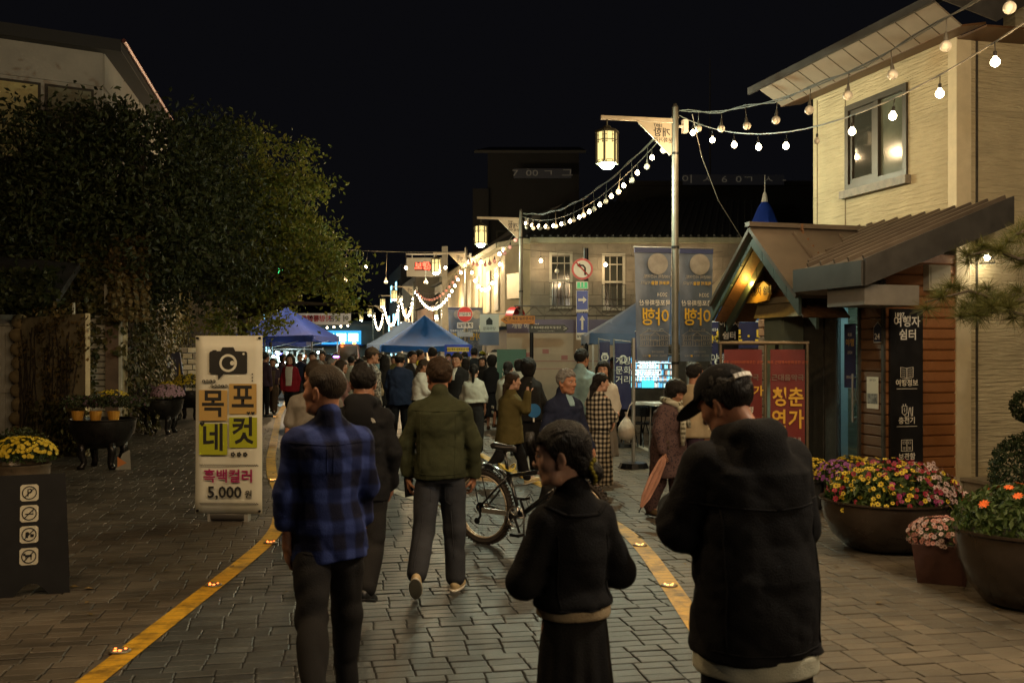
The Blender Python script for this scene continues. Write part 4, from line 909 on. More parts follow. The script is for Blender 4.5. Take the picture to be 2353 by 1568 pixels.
for i, (x, d) in enumerate(((1452,18.6),(1478,18.8),(1505,18.5))):
    o = thing('folding_chair', 'dark folding chair under the white table below the television, '+['left one','middle one','right one'][i], 'chair', (XW(x,d),d,0), .2*i, 'dark folding chairs under the white table')
    MB().bx(-.2,.2,-.2,.2,.42,.45).build('seat', black_metal, o); MB().bx(-.2,.2,.18,.2,.55,.74).build('backrest', black_metal, o)
    for sx in (-1,1):
        for sy in (-1,1): MB().cyl((sx*.18,sy*.22,0),(sx*.18,-sy*.02,.42 if sy<0 else .74),.012,n=6).build('leg', black_metal, o)
tpz = thing('tent_post', 'grey tent pole on a weighted black foot hung with a plastic bag', 'post', (XW(1455,15.2),15.2,0))
MB().cyl((0,0,0),(0,0,1.98),.03,n=10).build('pole', leg_m, tpz); MB().lathe([(.0,.09),(.2,.08),(.24,.0)],14).build('foot', black_metal, tpz)
bagm = mat('thin plastic bag', (.48,.42,.36), .35, var=.15, vs=12, bump=.6, bs=18)
bg_ = thing('plastic_bag', 'tied white plastic bag hanging low on the grey tent pole', 'bag', (XW(1438,15.1),15.05,0))
MB().lathe([(0,.43),(.09,.45),(.135,.52),(.12,.64),(.06,.74),(.015,.80),(.03,.86)],14).build('bag', bagm, bg_, smooth=True); MB().tube([(0,0,.80),(.05,.02,.95),(.11,.1,1.0)],.006,5).build('handle', bagm, bg_)
# backdrop board before the stone building
bd = thing('backdrop_board', 'wide white event backdrop with a lavender top band and faint red marks', 'board', (0,0,0))
x0, x1, dB = XW(1164,26.5), XW(1436,26.5), 26.5
MB().bx(x0,x1,dB,dB+.08,.1,2.62).build('panel', mat('backdrop white', (.52,.47,.38), .6, var=.06), bd)
MB().bx(x0,x1,dB-.006,dB-.002,2.26,2.62).build('band', mat('lavender print', (.16,.155,.27), .6), bd)
MB().bx(x0+.5,x1-.5,dB-.004,dB-.001,1.5,1.52).bx(x0+.6,x1-.9,dB-.004,dB-.001,1.3,1.315).build('print', mat('pink print', (.42,.2,.2), .6), bd)
for k in range(5): MB().bx(x0+.45+k*.5,x0+.62+k*.5,dB-.005,dB-.001,1.62+.1*math.sin(k*2),1.74+.1*math.sin(k*2)).build('print', MATS['pink print'], bd)
text('GLOBAL MOKPO', .16, white_ink, bd, ((x0+x1)/2-.7,dB-.01,2.45)) if False else text('개항 이야기', .15, white_ink, bd, (x0+.5,dB-.01,2.44), bold=.02)
tr = MB()
for zz in (2.72,2.98): tr.cyl((x0+.2,dB+.04,zz),(x1+.5,dB+.04,zz),.02,n=6)
n = 13
for k in range(n): a = x0+.2+(x1-x0+.3)*k/n; b = x0+.2+(x1-x0+.3)*(k+1)/n; tr.cyl((a,dB+.04,2.72 if k%2 else 2.98),(b,dB+.04,2.98 if k%2 else 2.72),.012,n=5)
tag(tr.build('truss', mat('truss metal', (.13,.12,.11), .5, .5), bd), kind='stuff')
for xx in (x0+.3, x1-.1): MB().cyl((xx,dB+.15,0),(xx,dB+.15,2.75),.03).build('leg', MATS['truss metal'], bd)
gs = thing('green_board', 'plain green standing board with white lettering left of the backdrop', 'board', (XW(1175,22.5),22.5,0))
MB().bx(-.33,.33,0,.05,.1,1.82).build('panel', mat('board green', (.055,.15,.115), .6, var=.1), gs); text('GLOBAL\nUNESCO', .11, white_ink, gs, (0,-.004,1.30), bold=.02); MB().bx(-.3,.3,-.2,.25,0,.05).build('foot', black_metal, gs)
bk2 = thing('menu_board', 'small white and blue number board beside the second lamp pole', 'board', (XW(1140,26.3),26.3,0))
MB().bx(-.22,.10,0,.04,1.25,1.75).build('panel', mat('panel white', (.6,.6,.55), .5), bk2); MB().bx(.105,.32,0,.04,1.25,1.75).build('side_panel', mat('panel grey', (.3,.32,.36), .5), bk2); text('28', .18, ink, bk2, (.21,-.004,1.5), bold=.04); MB().cyl((0,.05,0),(0,.05,1.3),.02).build('post', grey_metal, bk2)
for i, (x, y0, y1, m_) in enumerate(((1124,735,790,'a'),)):
    o = thing('hanging_banner', 'small white over blue hanging shop banner on the stone building corner', 'banner', (XW(x,31.2),31.2,0)); z0, z1 = ZW(762,31.2), ZW(722,31.2)
    MB().bx(-.3,.3,0,.02,z0,z1).build('cloth', MATS['panel white'], o); MB().bx(-.3,.3,-.004,.024,z0-.42,z0-.01).build('lower_cloth', mat('dusty blue', (.14,.17,.25), .6), o)
    MB().prism([(-.1,z0+.22),(.1,z0+.22),(.1,z0+.36),(0,z0+.46),(-.1,z0+.36)], -.006,-.002).build('emblem', ink, o); text('문화마당', .11, ink, o, (0,-.006,z0+.1)); MB().cyl((-.35,0,z1+.02),(.6,0,z1+.02),.015).build('rod', grey_metal, o)
bl = thing('stall_sign', 'blue stall sign with a yellow rounded label at the light blue tent', 'sign', (XW(1052,31),31,0))
MB().bx(-.42,.42,0,.03,1.62,1.98).build('board', blue, bl); MB().bx(-.34,.34,-.006,-.002,1.76,1.90).build('label_plate', mat('label yellow', (.75,.50,.03), .5), bl); text('2024 목포 문화유산 야행', .075, ink, bl, (0,-.009,1.83), bold=.02); MB().cyl((.3,.02,0),(.3,.02,1.65),.02).build('post', grey_metal, bl)
ab = thing('road_banner', 'long white cloth banner with mirrored red and black writing across the far road', 'banner', (0,0,0))
dq = 62.0; x0, x1, z0, z1 = XW(672,dq), XW(806,dq), ZW(746,dq), ZW(719,dq)
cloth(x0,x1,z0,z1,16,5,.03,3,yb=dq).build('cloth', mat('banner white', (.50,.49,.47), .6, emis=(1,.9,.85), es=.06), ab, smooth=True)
text('이 곳은', .42, ink, ab, (x1-.75,dq-.08,(z0+z1)/2), mirror=True, bold=.03); text('차량통행을', .42, mat('red print', (.5,.02,.03), .6), ab, (x1-2.15,dq-.08,(z0+z1)/2), mirror=True, bold=.03); text('제한하오니', .42, MATS['red print'], ab, (x0+.75,dq-.08,(z0+z1)/2), mirror=True, bold=.03)
MB().cyl((x0-2,dq,z1),(x1+1.5,dq,z1),.015).cyl((x0-2,dq,z0),(x1+1.5,dq,z0),.015).build('rope', cable_m, ab)
# bright stall under the dark blue tent on the left
sl = thing('market_stall', 'market stall of glittering goods under white lights below the dark blue tent', 'stall', (XW(662,36),36.3,0))
MB().bx(-1.3,1.3,-.5,.5,.75,.8).bx(-1.3,1.3,-.52,-.5,.1,.78).build('counter', mat('stall cloth', (.25,.25,.28), .7), sl)
gm = [emit('stall light a', (.75,1.0,.95), 26, False), emit('stall light b', (.5,.5,1.0), 9, False), mat('stall goods', (.3,.32,.3), .3, var=.6, vs=30), emit('stall light c', (.9,1,.8), 9, False)]
mb = MB()
for k in range(150): x, z = random.uniform(-1.2,1.2), random.uniform(.85,1.75); mb.box((x,random.uniform(-.3,.3),z),(random.uniform(.03,.14),.05,random.uniform(.03,.2)), 2)
tag(mb.build('goods', gm, sl), kind='stuff')
mb = MB()
for k in range(26): mb.sphere((random.gauss(-.2,.45),-.4+.2*random.random(),random.gauss(1.45,.16)), random.uniform(.02,.06), 8, 6, random.choice([0,0,3]))
tag(mb.build('bulb', gm, sl), kind='stuff'); MB().cyl((-1.2,0,.8),(-1.2,0,1.9),.02).cyl((1.2,0,.8),(1.2,0,1.9),.02).cyl((-1.2,0,1.85),(1.2,0,1.85),.015).build('rack', leg_m, sl)
lamp('stall light', None, (XW(655,36),35.3,1.7), 130, (.75,1.0,.95), .2); lamp('tent light', None, (XW(655,36),36.6,2.1), 45, (.8,.9,1.0), .2)
lamp('tent light', None, (XW(972,34),34.0,1.75), 30, (1,.85,.6), .15)
for i, (x, y, d, c) in enumerate(((640,812,30.0,(.1,.1,1)),(1063,817,30.5,(.2,.3,1)),(772,819,31.0,(.45,.15,1)))):
    o = thing('glow_toy', ['blue glowing headband on the girl by the stall','blue glowing stick under the stall sign','violet glowing toy in the crowd'][i], 'light toy', W(x,y,d)); MB().sphere((0,0,0),(.10 if i!=1 else .03,.03,.03 if i!=1 else .12),10,6).build('glow', emit('toy glow %d' % i, c, 14, False), o)
finish_lamps_later = True
# ---------------------------------------------------------------- far street: houses, vehicles
dark_wall = mat('dim plaster', (.17,.15,.12), .85, var=.3, vs=.8); dark_wall2 = mat('dim brick', (.13,.075,.05), .85, var=.35, vs=1.2); night_wall = mat('unlit wall', (.020,.020,.022), .9, var=.3, vs=.5)
warm_win = emit('warm window', (1.0,.62,.25), 1.3, False); cool_win = emit('cool window', (.35,.8,1.0), 3.0, False); dim_win = emit('dim window', (1.0,.7,.3), .35, False)
def far_house(label, d0, d1, side, h, m, win, off=1.7, depth=9, sign=None, rows=2, roof=True):
    base = (lambda d: pole_at(d).x+off) if side > 0 else (lambda d: float(XL(min(d,110)))-off)
    o = thing('street_house', label, 'house', (0,0,0), 0, 'houses along the far street')
    a, b = Vector((base(d0),d0,0)), Vector((base(d1),d1,0)); n = Vector((side,0,0))*depth
    q = [a,b,b+n,a+n]; vs = [p.copy() for p in q]+[Vector((p.x,p.y,h)) for p in q]
    f = [(0,1,5,4),(1,2,6,5),(2,3,7,6),(3,0,4,7),(4,5,6,7)]
    MB().add(vs, f if side < 0 else [tuple(reversed(x)) for x in f]).build('wall', m, o)
    e = Vector((-side*.35,0,0))
    if roof:
        q2 = [a+e-SD*.2, b+e+SD*.2, b+n, a+n-SD*.2]; hh = h+1.3
        mid0, mid1 = (a+n*.5), (b+n*.5)
        vs = [Vector((p.x,p.y,h+.02)) for p in q2]+[Vector((mid0.x,mid0.y,hh)),Vector((mid1.x,mid1.y,hh))]
        MB().add(vs, [(0,1,5,4),(3,4,5,2),(0,4,3),(1,2,5)]).build('roof', tile, o)
    u = (b-a); L = u.length; u.normalize(); out = Vector((-u.y*side,u.x*side,0)); out = out if out.x*side < 0 else -out
    k = max(1, int(L/2.6))
    for r_ in range(rows):
        for i in range(k):
            s0 = (i+.25)*L/k; wv = L/k*.5; z0 = .9+r_*2.7; z1 = z0+1.5
            if z1 > h-.2: continue
            p, q_ = a+u*s0, a+u*(s0+wv)
            def pane(ex, dz, off_, nm, mm, par): 
                P = [p-u*ex+out*off_, q_+u*ex+out*off_]
                return MB().slab([Vector((P[0].x,P[0].y,z0-dz)),Vector((P[1].x,P[1].y,z0-dz)),Vector((P[1].x,P[1].y,z1+dz)),Vector((P[0].x,P[0].y,z1+dz))], .03).build(nm, mm, par)
            fr = pane(.08,.08,.03,'window',frame_brown,o); pane(0,0,.07,'pane',win[(i+r_) % len(win)],fr)
    # gable end facing the camera
    for z0 in ([1.0,3.4] if h > 4.5 else [1.0]):
        for tx in (.22,.6):
            xa = a.x+side*depth*tx
            fr = MB().bx(min(xa,xa+side*1.3),max(xa,xa+side*1.3),a.y-.05,a.y-.01,z0,z0+1.2).build('window', frame_brown, o); MB().bx(min(xa,xa+side*1.3)+.08,max(xa,xa+side*1.3)-.08,a.y-.07,a.y-.052,z0+.08,z0+1.12).build('pane', win[-1], fr)
    if sign:
        s = thing('shop_sign', sign[0], 'sign', a+u*1.0+out*.5+Vector((0,0,sign[1])), 0, 'lit shop signs along the far street')
        MB().bx(-.55,.55,-.08,.08,-.5,.5).build('box', grey_metal, s); MB().bx(-.5,.5,-.09,-.082,-.45,.45).build('face', sign[2], s); text(sign[3], .4, ink, s, (0,-.095,0), bold=.03)
    return o
bw = dark_glass
far_house('two storey plaster house with timber posts just beyond the stone building', 50.5, 60, 1, 5.6, dark_wall, [bw,dim_win,bw])
far_house('brown brick house, third along the right side of the street', 61, 70, 1, 4.6, dark_wall2, [warm_win,bw])
far_house('taller plaster house with a flat roof further along on the right', 71, 82, 1, 7.2, dark_wall, [bw,warm_win], roof=False, sign=('small lit white shop sign on the flat roofed house',3.4,emit('sign glow a',(.9,.95,1),2.5,False),'카페'))
far_house('narrow three storey block at the far right end', 83, 96, 1, 9.0, night_wall, [bw,cool_win], roof=False, rows=3)
far_house('low tiled house behind the left tent', 48, 60, -1, 4.2, dark_wall, [bw,dim_win], off=3.2)
far_house('second tiled house further left of the far road', 62, 76, -1, 5.0, dark_wall2, [bw,warm_win], off=3.0)
far_house('flat roofed block at the far left end of the road', 78, 98, -1, 6.5, night_wall, [bw,cool_win], off=3.0, roof=False)
ch = thing('corner_shop', 'low shop with a glowing cyan front at the end of the road', 'shop', (XW(781,104),104,0))
MB().bx(-6.5,5.5,0,8,0,4.6).build('wall', dark_wall, ch); MB().bx(-6.7,5.7,-.3,8.2,4.603,4.9).build('roof', dark_fascia, ch)
MB().bx(-1.9,2.2,-.14,-.02,2.5,3.9).build('sign_box', mat('sign box blue', (.02,.12,.35), .4, emis=(.05,.45,.9), es=1.2), ch)
for k in range(3): MB().bx(-1.6+k*1.25,-.6+k*1.25,-.17,-.145,2.8,3.6).build('pane', emit('cyan sign', (.55,.95,1.0), 6, False), ch)
MB().prism([(-2.4,2.35),(2.6,2.35),(2.6,2.45),(-2.4,2.45)],-1.3,-.0).build('canopy', tent_blue, ch)
lamp('shop light', None, (XW(781,104),100.5,3.0), 260, (.45,.85,1.0), .4)
for i, (x, y, d, wv, h, lab) in enumerate(((1158,345,52,1.6,0,'dark unlit building with a roof sign behind the stone building'),)):
    pass
db = thing('dark_building', 'tall dark unlit block behind the stone building with a faint roof sign', 'building', (0,0,0))
MB().bx(XW(1120,55),XW(1330,55),55,66,0,ZW(352,55)).build('wall', night_wall, db); MB().bx(XW(1085,54),XW(1122,54),54.5,66,0,ZW(430,54)).build('wing', night_wall, db)
MB().slab([(XW(1090,54.8),54.4,ZW(350,55)),(XW(1345,54.8),54.4,ZW(350,55)),(XW(1345,54.8),60,ZW(345,55)+1.2),(XW(1120,54.8),60,ZW(345,55)+1.2)], .15).build('roof', tile, db)
for k in range(4): 
    xa = XW(1140+k*46,54.9); fr = MB().bx(xa,xa+.8,54.88,54.98,7,8.4).build('window', frame_brown, db); MB().bx(xa+.06,xa+.74,54.84,54.87,7.06,8.34).build('pane', dark_glass, fr)
def roof_sign(label, x0, x1, y0, y1, d, txt):
    s = thing('roof_sign', label, 'sign', (0,0,0)); a, b, z0, z1 = XW(x0,d), XW(x1,d), ZW(y1,d), ZW(y0,d)
    MB().bx(a,b,d-.1,d,z0,z1).build('panel', mat('sign panel dark', (.03,.03,.033), .5, emis=(.5,.5,.6), es=.006), s)
    t = text(txt, (z1-z0)*.9, mat('faint glow letters', (.12,.11,.09), .5, emis=(1,.85,.6), es=.035), s, ((a+b)/2,d-.12,(z0+z1)/2)); t.scale[0] = 1.5  # faint glow added to letters and panel so they show at night
    return s
roof_sign('faint dark sign strip with broken pale letters left of the big lantern', 1180, 1312, 388, 410, 53.6, '7  00 ㄱ  그')
roof_sign('faint dark sign strip with broken pale letters right of the lamp pole', 1568, 1800, 402, 425, 44.6, '이  ㅅ  6  0ㄱ  ㅅ  -')
db2 = thing('dark_building', 'wide dark unlit block behind the pagoda tent with a roof sign', 'building', (0,0,0))
MB().bx(XW(1440,46),XW(1900,46),46,58,0,ZW(425,46)).build('wall', night_wall, db2); MB().bx(XW(1440,45.5),XW(1580,45.5),45,46,ZW(560,46),ZW(470,46)).build('water_tank', night_wall, db2); MB().cyl((XW(1631,47),47,8),(XW(1631,47),47,ZW(135,47)),.05,.02).build('mast', mat('mast metal',(.06,.06,.06),.5,.5), db2)
MB().bx(XW(1430,45.9),XW(1905,45.9),45.8,46,ZW(428,46),ZW(422,46)+.1).build('parapet', night_wall, db2)
for k in range(4): xa = XW(1600+k*66,45.9); fr = MB().bx(xa,xa+1.0,45.86,45.98,5.2,6.6).build('window', frame_brown, db2); MB().bx(xa+.07,xa+.93,45.82,45.85,5.27,6.53).build('pane', dark_glass, fr)
hill = MB(); vs, fs = [], []
for i in range(41):
    x = -260+13*i; h = 16+9*math.sin(i*.55)+5*math.sin(i*1.3+1); vs += [(x,300,-1),(x,300+20,h),(x,420,-1)]
    if i: k = 3*i; fs += [(k-3,k,k+1,k-2),(k-2,k+1,k+2,k-1)]
tag(hill.add(vs, fs).build('hills', mat('night hill', (.02,.022,.016), .95), smooth=True), kind='structure')
# vehicles
def car(name, label, x, d, L, Wd, H, m, rz, van=False, lights=True):
    o = thing(name, label, 'van' if van else 'car', (x,d,0), rz, 'vehicles at the far end of the road'); hw = Wd/2
    if van: P = [(-L/2,.35),(-L/2+.02,1.0),(-L/2+.12,H),(L/2-1.35,H),(L/2-.75,1.25),(L/2-.05,1.0),(L/2,.4)]
    else: P = [(-L/2,.35),(-L/2+.02,.85),(-L/2+.35,.98),(-L/2+.95,H),(L/2-1.9,H),(L/2-1.15,.98),(L/2-.1,.82),(L/2,.4)]
    vs, n = [], len(P)
    for sx, k in ((-1,0),(-.93,0),(.93,0),(1,0)): pass
    for sx in (-1,1):
        for y, z in P: vs.append((sx*hw*(1 if z < 1.1 else .86), y, z))
    fs = [tuple(range(n)), tuple(range(2*n-1,n-1,-1))]+[(i,n+i,n+(i+1)%n,(i+1)%n) for i in range(n)]
    b = MB().add(vs, fs).build('body', m, o)
    mod = b.modifiers.new('bevel','BEVEL'); mod.width = .06; mod.segments = 2
    MB().bx(-hw*.78,hw*.78,-L/2-.015 if van else -L/2+.5,-L/2+.06 if van else -L/2+.56,1.05 if van else 1.0,(H-.15) if van else H-.12).build('rear_window', dark_glass, o)
    for sx in (-1,1):
        MB().bx(sx*hw*.97-.02,sx*hw*.97+.02,-L/2+.9,L/2-1.6,1.02,H-.14).build('side_window', dark_glass, o)
        MB().bx(sx*hw*.82-.09,sx*hw*.82+.09,-L/2-.03,-L/2+.02,.78,1.02 if van else .92).build('tail_light', emit('tail light', (1,.03,.01), 9, False) if lights else red, o)
        for sy in (-1,1):
            w_ = MB().cyl((sx*(hw-.16),sy*(L/2-.85),.33),(sx*(hw+.005),sy*(L/2-.85),.33),.33,n=20).build('wheel', mat('tyre', (.015,.015,.015), .8), o, auto=40); MB().cyl((sx*(hw+.006),sy*(L/2-.85),.33),(sx*(hw+.02),sy*(L/2-.85),.33),.19,n=16).build('rim', grey_metal, w_)
    MB().bx(-hw,hw,-L/2-.05,-L/2+.06,.32,.52).build('bumper', black_metal, o); MB().bx(-.26,.26,-L/2-.058,-L/2-.052,.36,.46).build('plate', signw, o)
    return o
vn = car('parked_van', 'dark red van with lit tail lights and amber roof beacons seen from behind', XW(799,82), 82, 4.8, 1.8, 2.35, mat('van paint', (.16,.025,.015), .3, coat=.5), SANG, True)
for sx in (-.45,.45): MB().sphere((sx,-2.0,2.42),(.14,.1,.09),10,6).build('beacon', emit('amber beacon', (1,.35,.03), 16, False), vn)
lamp('beacon light', None, (XW(799,82),79.3,2.2), 45, (1,.25,.05), .15)
car('parked_car', 'white car parked beside the red van at the far end', XW(850,78), 79, 4.5, 1.8, 1.5, mat('white car paint', (.55,.55,.52), .25, coat=.6), SANG+R(75), False, False)
car('parked_car', 'dark car parked left of the red van at the far end', XW(765,88), 88, 4.4, 1.8, 1.5, mat('dark car paint', (.05,.05,.055), .25, coat=.6), SANG, False, False)
gl = thing('traffic_light', 'green traffic light glowing through the tree leaves', 'traffic light', W(644,624,40))
MB().bx(-.5,.5,-.1,.1,-.18,.18).build('housing', black_metal, gl); MB().cyl((0,-.1,0),(0,-.13,0),.13,n=18).build('lens', emit('green lens', (.05,1,.25), 10, False), gl); MB().cyl((-.4,.05,-5.1),(-.4,.05,-.18),.06).build('post', black_metal, gl)
# ---------------------------------------------------------------- left side: building, walls, gate
pb = thing('upper_building', 'white building with dark flat roof and dim yellow windows above the dark tree', 'building', (0,0,0))
c0 = Vector((XW(235,22),22,0)); uu = Vector((-.854,-.52,0)); vv = SD.copy(); zt = 8.38; nf = Vector((.52,-.854,0)); nf = nf if nf.y < 0 else -nf; ns2 = Vector((SD.y,-SD.x,0))
wp = mat('dim white plaster', (.40,.37,.33), .8, var=.15, vs=1.5); yp = mat('yellow blind', (.36,.30,.12), .6, var=.3, vs=1.5, emis=(.9,.62,.2), es=.035)
def quad_wall(a, b, z0, z1, m, th=.2, name='wall', par=pb):
    n = (b-a).normalized().cross(Vector((0,0,1)))
    n = n if n.dot(-Vector((a.x,a.y,0))) > 0 else -n
    q = [a,b,b-n*th,a-n*th]; vs = [Vector((p.x,p.y,z0)) for p in q]+[Vector((p.x,p.y,z1)) for p in q]
    return MB().add(vs, [(3,2,1,0),(4,5,6,7),(0,1,5,4),(1,2,6,5),(2,3,7,6),(3,0,4,7)]).build(name, m, par)
quad_wall(c0+uu*9, c0, 0, zt, wp); quad_wall(c0, c0+vv*9, 0, zt, wp)
quad_wall(c0+uu*9+nf*.05+ns2*.02, c0+nf*.05, zt-.78, zt-.02, wp, .04, 'fascia'); quad_wall(c0+ns2*.05, c0+vv*9+ns2*.05, zt-.78, zt-.02, wp, .04, 'fascia')
x = .18
for i in range(6):     # windows with blinds under the fascia
    a, b = c0+uu*x+nf*.03, c0+uu*(x+.98)+nf*.03; fr = quad_wall(b, a, zt-2.55, zt-.86, frame_brown, .05, 'window'); e = .06
    a2, b2 = c0+uu*(x+e)+nf*.05, c0+uu*(x+.98-e)+nf*.05; quad_wall(b2, a2, zt-2.48, zt-.92, yp if i != 0 else mat('dim pane', (.2,.19,.12), .5), .015, 'pane', fr); x += 1.06+(.16 if i == 1 else 0)
for i in range(7):
    a, b = c0+vv*(.3+i*1.1)+ns2*.03, c0+vv*(.95+i*1.1)+ns2*.03; fr = quad_wall(a, b, zt-2.4, zt-.95, wp, .05, 'window'); quad_wall(a+vv*.07+ns2*.02, b-vv*.07+ns2*.02, zt-2.33, zt-1.02, dark_glass, .015, 'pane', fr)
o1, o2 = c0+nf*.28+ns2*.34, c0+uu*9+nf*.28; o3, o4 = c0+vv*9+ns2*.34, c0+uu*9+vv*9
MB().slab([Vector((p.x,p.y,zt+.22)) for p in (o1,o3,o4,o2)], .26).build('roof', mat('black roof edge', (.018,.017,.018), .6), pb)
MB().tube([Vector((o1.x,o1.y,zt+.2))+ns2*.06, Vector((o3.x,o3.y,zt+.2))+ns2*.06], .05, 6).build('gutter', mat('rusty gutter', (.2,.07,.06), .4, .4), pb)
MB().slab([Vector((p.x,p.y,zt-.03)) for p in (c0+ns2*.1,c0+vv*9+ns2*.1,o3,o1)], .03).build('soffit', wp, pb)
# ivy house with white siding
ivh = thing('siding_house', 'low house with white horizontal siding boards largely covered in ivy', 'house', (0,0,0))
sx0, sx1, dS = XW(193,20.5), XW(272,20.5), 20.5
q0, q1 = Vector((sx1+.05,dS,0)), Vector((XL(43)-4.9,43,0))
quad_wall(q0, q1, 0, 3.7, mat('ivy wall brick', (.12,.075,.05), .85, var=.4, vs=2), .3, 'wall', ivh)
quad_wall(Vector((sx0-1.6,dS+.06,0)), Vector((sx1+.05,dS+.06,0)), 0, 3.7, mat('old cream render', (.52,.43,.26), .85, var=.3, vs=2), .3, 'wall', ivh)
whites = mat('white siding', (.56,.52,.43), .6, var=.12, vs=3)
MB().bx(sx0,sx1,dS+.052,dS+.0585,.3,2.62).build('shade_backing', mat('dark backing', (.05,.045,.035), .9), ivh)  # dark sheet added to put shade into the gaps between boards
for k in range(17): plank(ivh, whites, (sx1,dS+.051,.42+k*.128), (-1,0,0), sx1-sx0, .112, .03, 'siding_board')
MB().bx(sx1+.01,sx1+.06,dS-.02,dS+.06,0,2.7).build('corner_board', whites, ivh); 
MB().bx(XW(240,20.3),XW(248,20.3),20.28,20.40,2.62,4.15).build('trim_board', whites, ivh)
MB().bx(XW(166,19),XW(170,19),19.0,19.05,.3,2.7).bx(XW(168,18.9),XW(176,18.9),18.9,19.0,1.5,2.1).build('downpipe', whites, ivh)
# garden wall and gate
gwl = thing('garden_wall', 'old cream rendered garden wall overgrown with bare vines beside the gate', 'wall', (0,0,0))
g0, g1, g2 = Vector((XW(36,19.6),19.6,0)), Vector((XW(100,18.4),18.4,0)), Vector((XW(196,16.9),16.9,0))
quad_wall(g0, g2, 0, 2.42, MATS['old cream render'], .08, 'wall', gwl)
for k in range(9): 
    p = g0.lerp(g1, .04); MB().sphere((p.x+.12,p.y-.12,.2+k*.27),(.20+.03*math.sin(k*2.1),.10,.15),10,7).build('stone', mat('pillar stone', (.27,.20,.10), .85, var=.3, bump=.4, bs=14), gwl, smooth=True)
gt = thing('garden_gate', 'tall pale grey wooden gate with a top rail at the left edge', 'gate', (0,0,0))
ga, gb = Vector((XW(-60,19.7),19.75,0)), Vector((XW(40,19.7),19.7,0)); gm_ = mat('pale gate paint', (.52,.49,.41), .6, var=.15, vs=4, stretch=(8,8,.6))
n = 7
for k in range(n):
    a, b = ga.lerp(gb, k/n), ga.lerp(gb, (k+1)/n-.008); quad_wall(a, b, .12, 2.36, gm_, .04, 'plank', gt)
quad_wall(ga+Vector((0,-.05,0)), gb+Vector((0,-.05,0)), 2.28, 2.50, gm_, .05, 'top_rail', gt); quad_wall(ga+Vector((0,-.045,0)), gb+Vector((0,-.045,0)), .95, 1.03, gm_, .03, 'rail', gt)
MB().bx(gb.x-.03,gb.x+.07,gb.y-.06,gb.y+.06,0,2.5).build('post', gm_, gt); MB().sphere((gb.x-.05,gb.y-.09,1.05),.035).build('knob', black_metal, gt)
gr = thing('gate_roof', 'small dark tiled roof over the garden gate', 'roof', (0,0,0))
MB().slab([(-13,19.2,3.05),(XW(150,18.9),18.5,2.75),(XW(150,18.9),19.5,3.5),(-13,20.4,3.9)], .12).build('slope', tile, gr)
# brick wall with railing beyond
bwl = thing('brick_wall', 'low mottled brick wall with an iron railing beyond the ivy', 'wall', (0,0,0))
ba, bb = Vector((XW(392,33),33,0)), Vector((XW(600,36),36,0)); MB().slab([Vector((ba.x,ba.y,0)),Vector((bb.x,bb.y,0)),Vector((bb.x,bb.y,1.9)),Vector((ba.x,ba.y,1.9))], .25).build('core', mat('mortar', (.16,.15,.12), .9), bwl)
uw = (bb-ba); LW = uw.length; uw.normalize(); bricks = [mat('brick a', (.22,.19,.12), .8, var=.3), mat('brick b', (.12,.10,.07), .8, var=.3), mat('brick c', (.30,.27,.19), .8, var=.3)]
for j in range(10):
    x = -(j % 2)*.2
    while x < LW-.1:
        l = min(.40, LW-x)
        if x > -.05: plank(bwl, random.choice(bricks), (ba.x+uw.x*(x+l-.02), ba.y+uw.y*(x+l-.02), .0+j*.19), -uw, l-.02, .17, .03+.012*random.random(), 'brick')
        x += .42
rl = MB(); 
for k in range(int(LW/.16)): p = ba+uw*(k*.16); rl.cyl((p.x,p.y+.1,1.9),(p.x,p.y+.1,2.45),.012,n=5)
for zz in (1.97,2.38): rl.cyl((ba.x,ba.y+.1,zz),(bb.x,bb.y+.1,zz),.016,n=5)
rl.build('railing', black_metal, bwl)
ls = thing('leaning_sign', 'narrow board with a yellow streak leaning against the brick wall', 'sign', (XW(405,30),30,0), 0)
MB().add([(-.35,0,.3),(.32,0,.0+.3),(.02,.25,1.75),(-.5,.25,1.75),(-.35,.04,.3),(.32,.04,.3),(.02,.29,1.75),(-.5,.29,1.75)], [(0,1,2,3),(7,6,5,4),(0,4,5,1),(1,5,6,2),(2,6,7,3),(3,7,4,0)]).build('board', mat('violet board', (.08,.075,.12), .5), ls)
MB().add([(.06,-.01,.35),(.24,-.01,.35),(.02,.18,1.45)], [(0,1,2)]).build('streak', yellow_ink, ls)
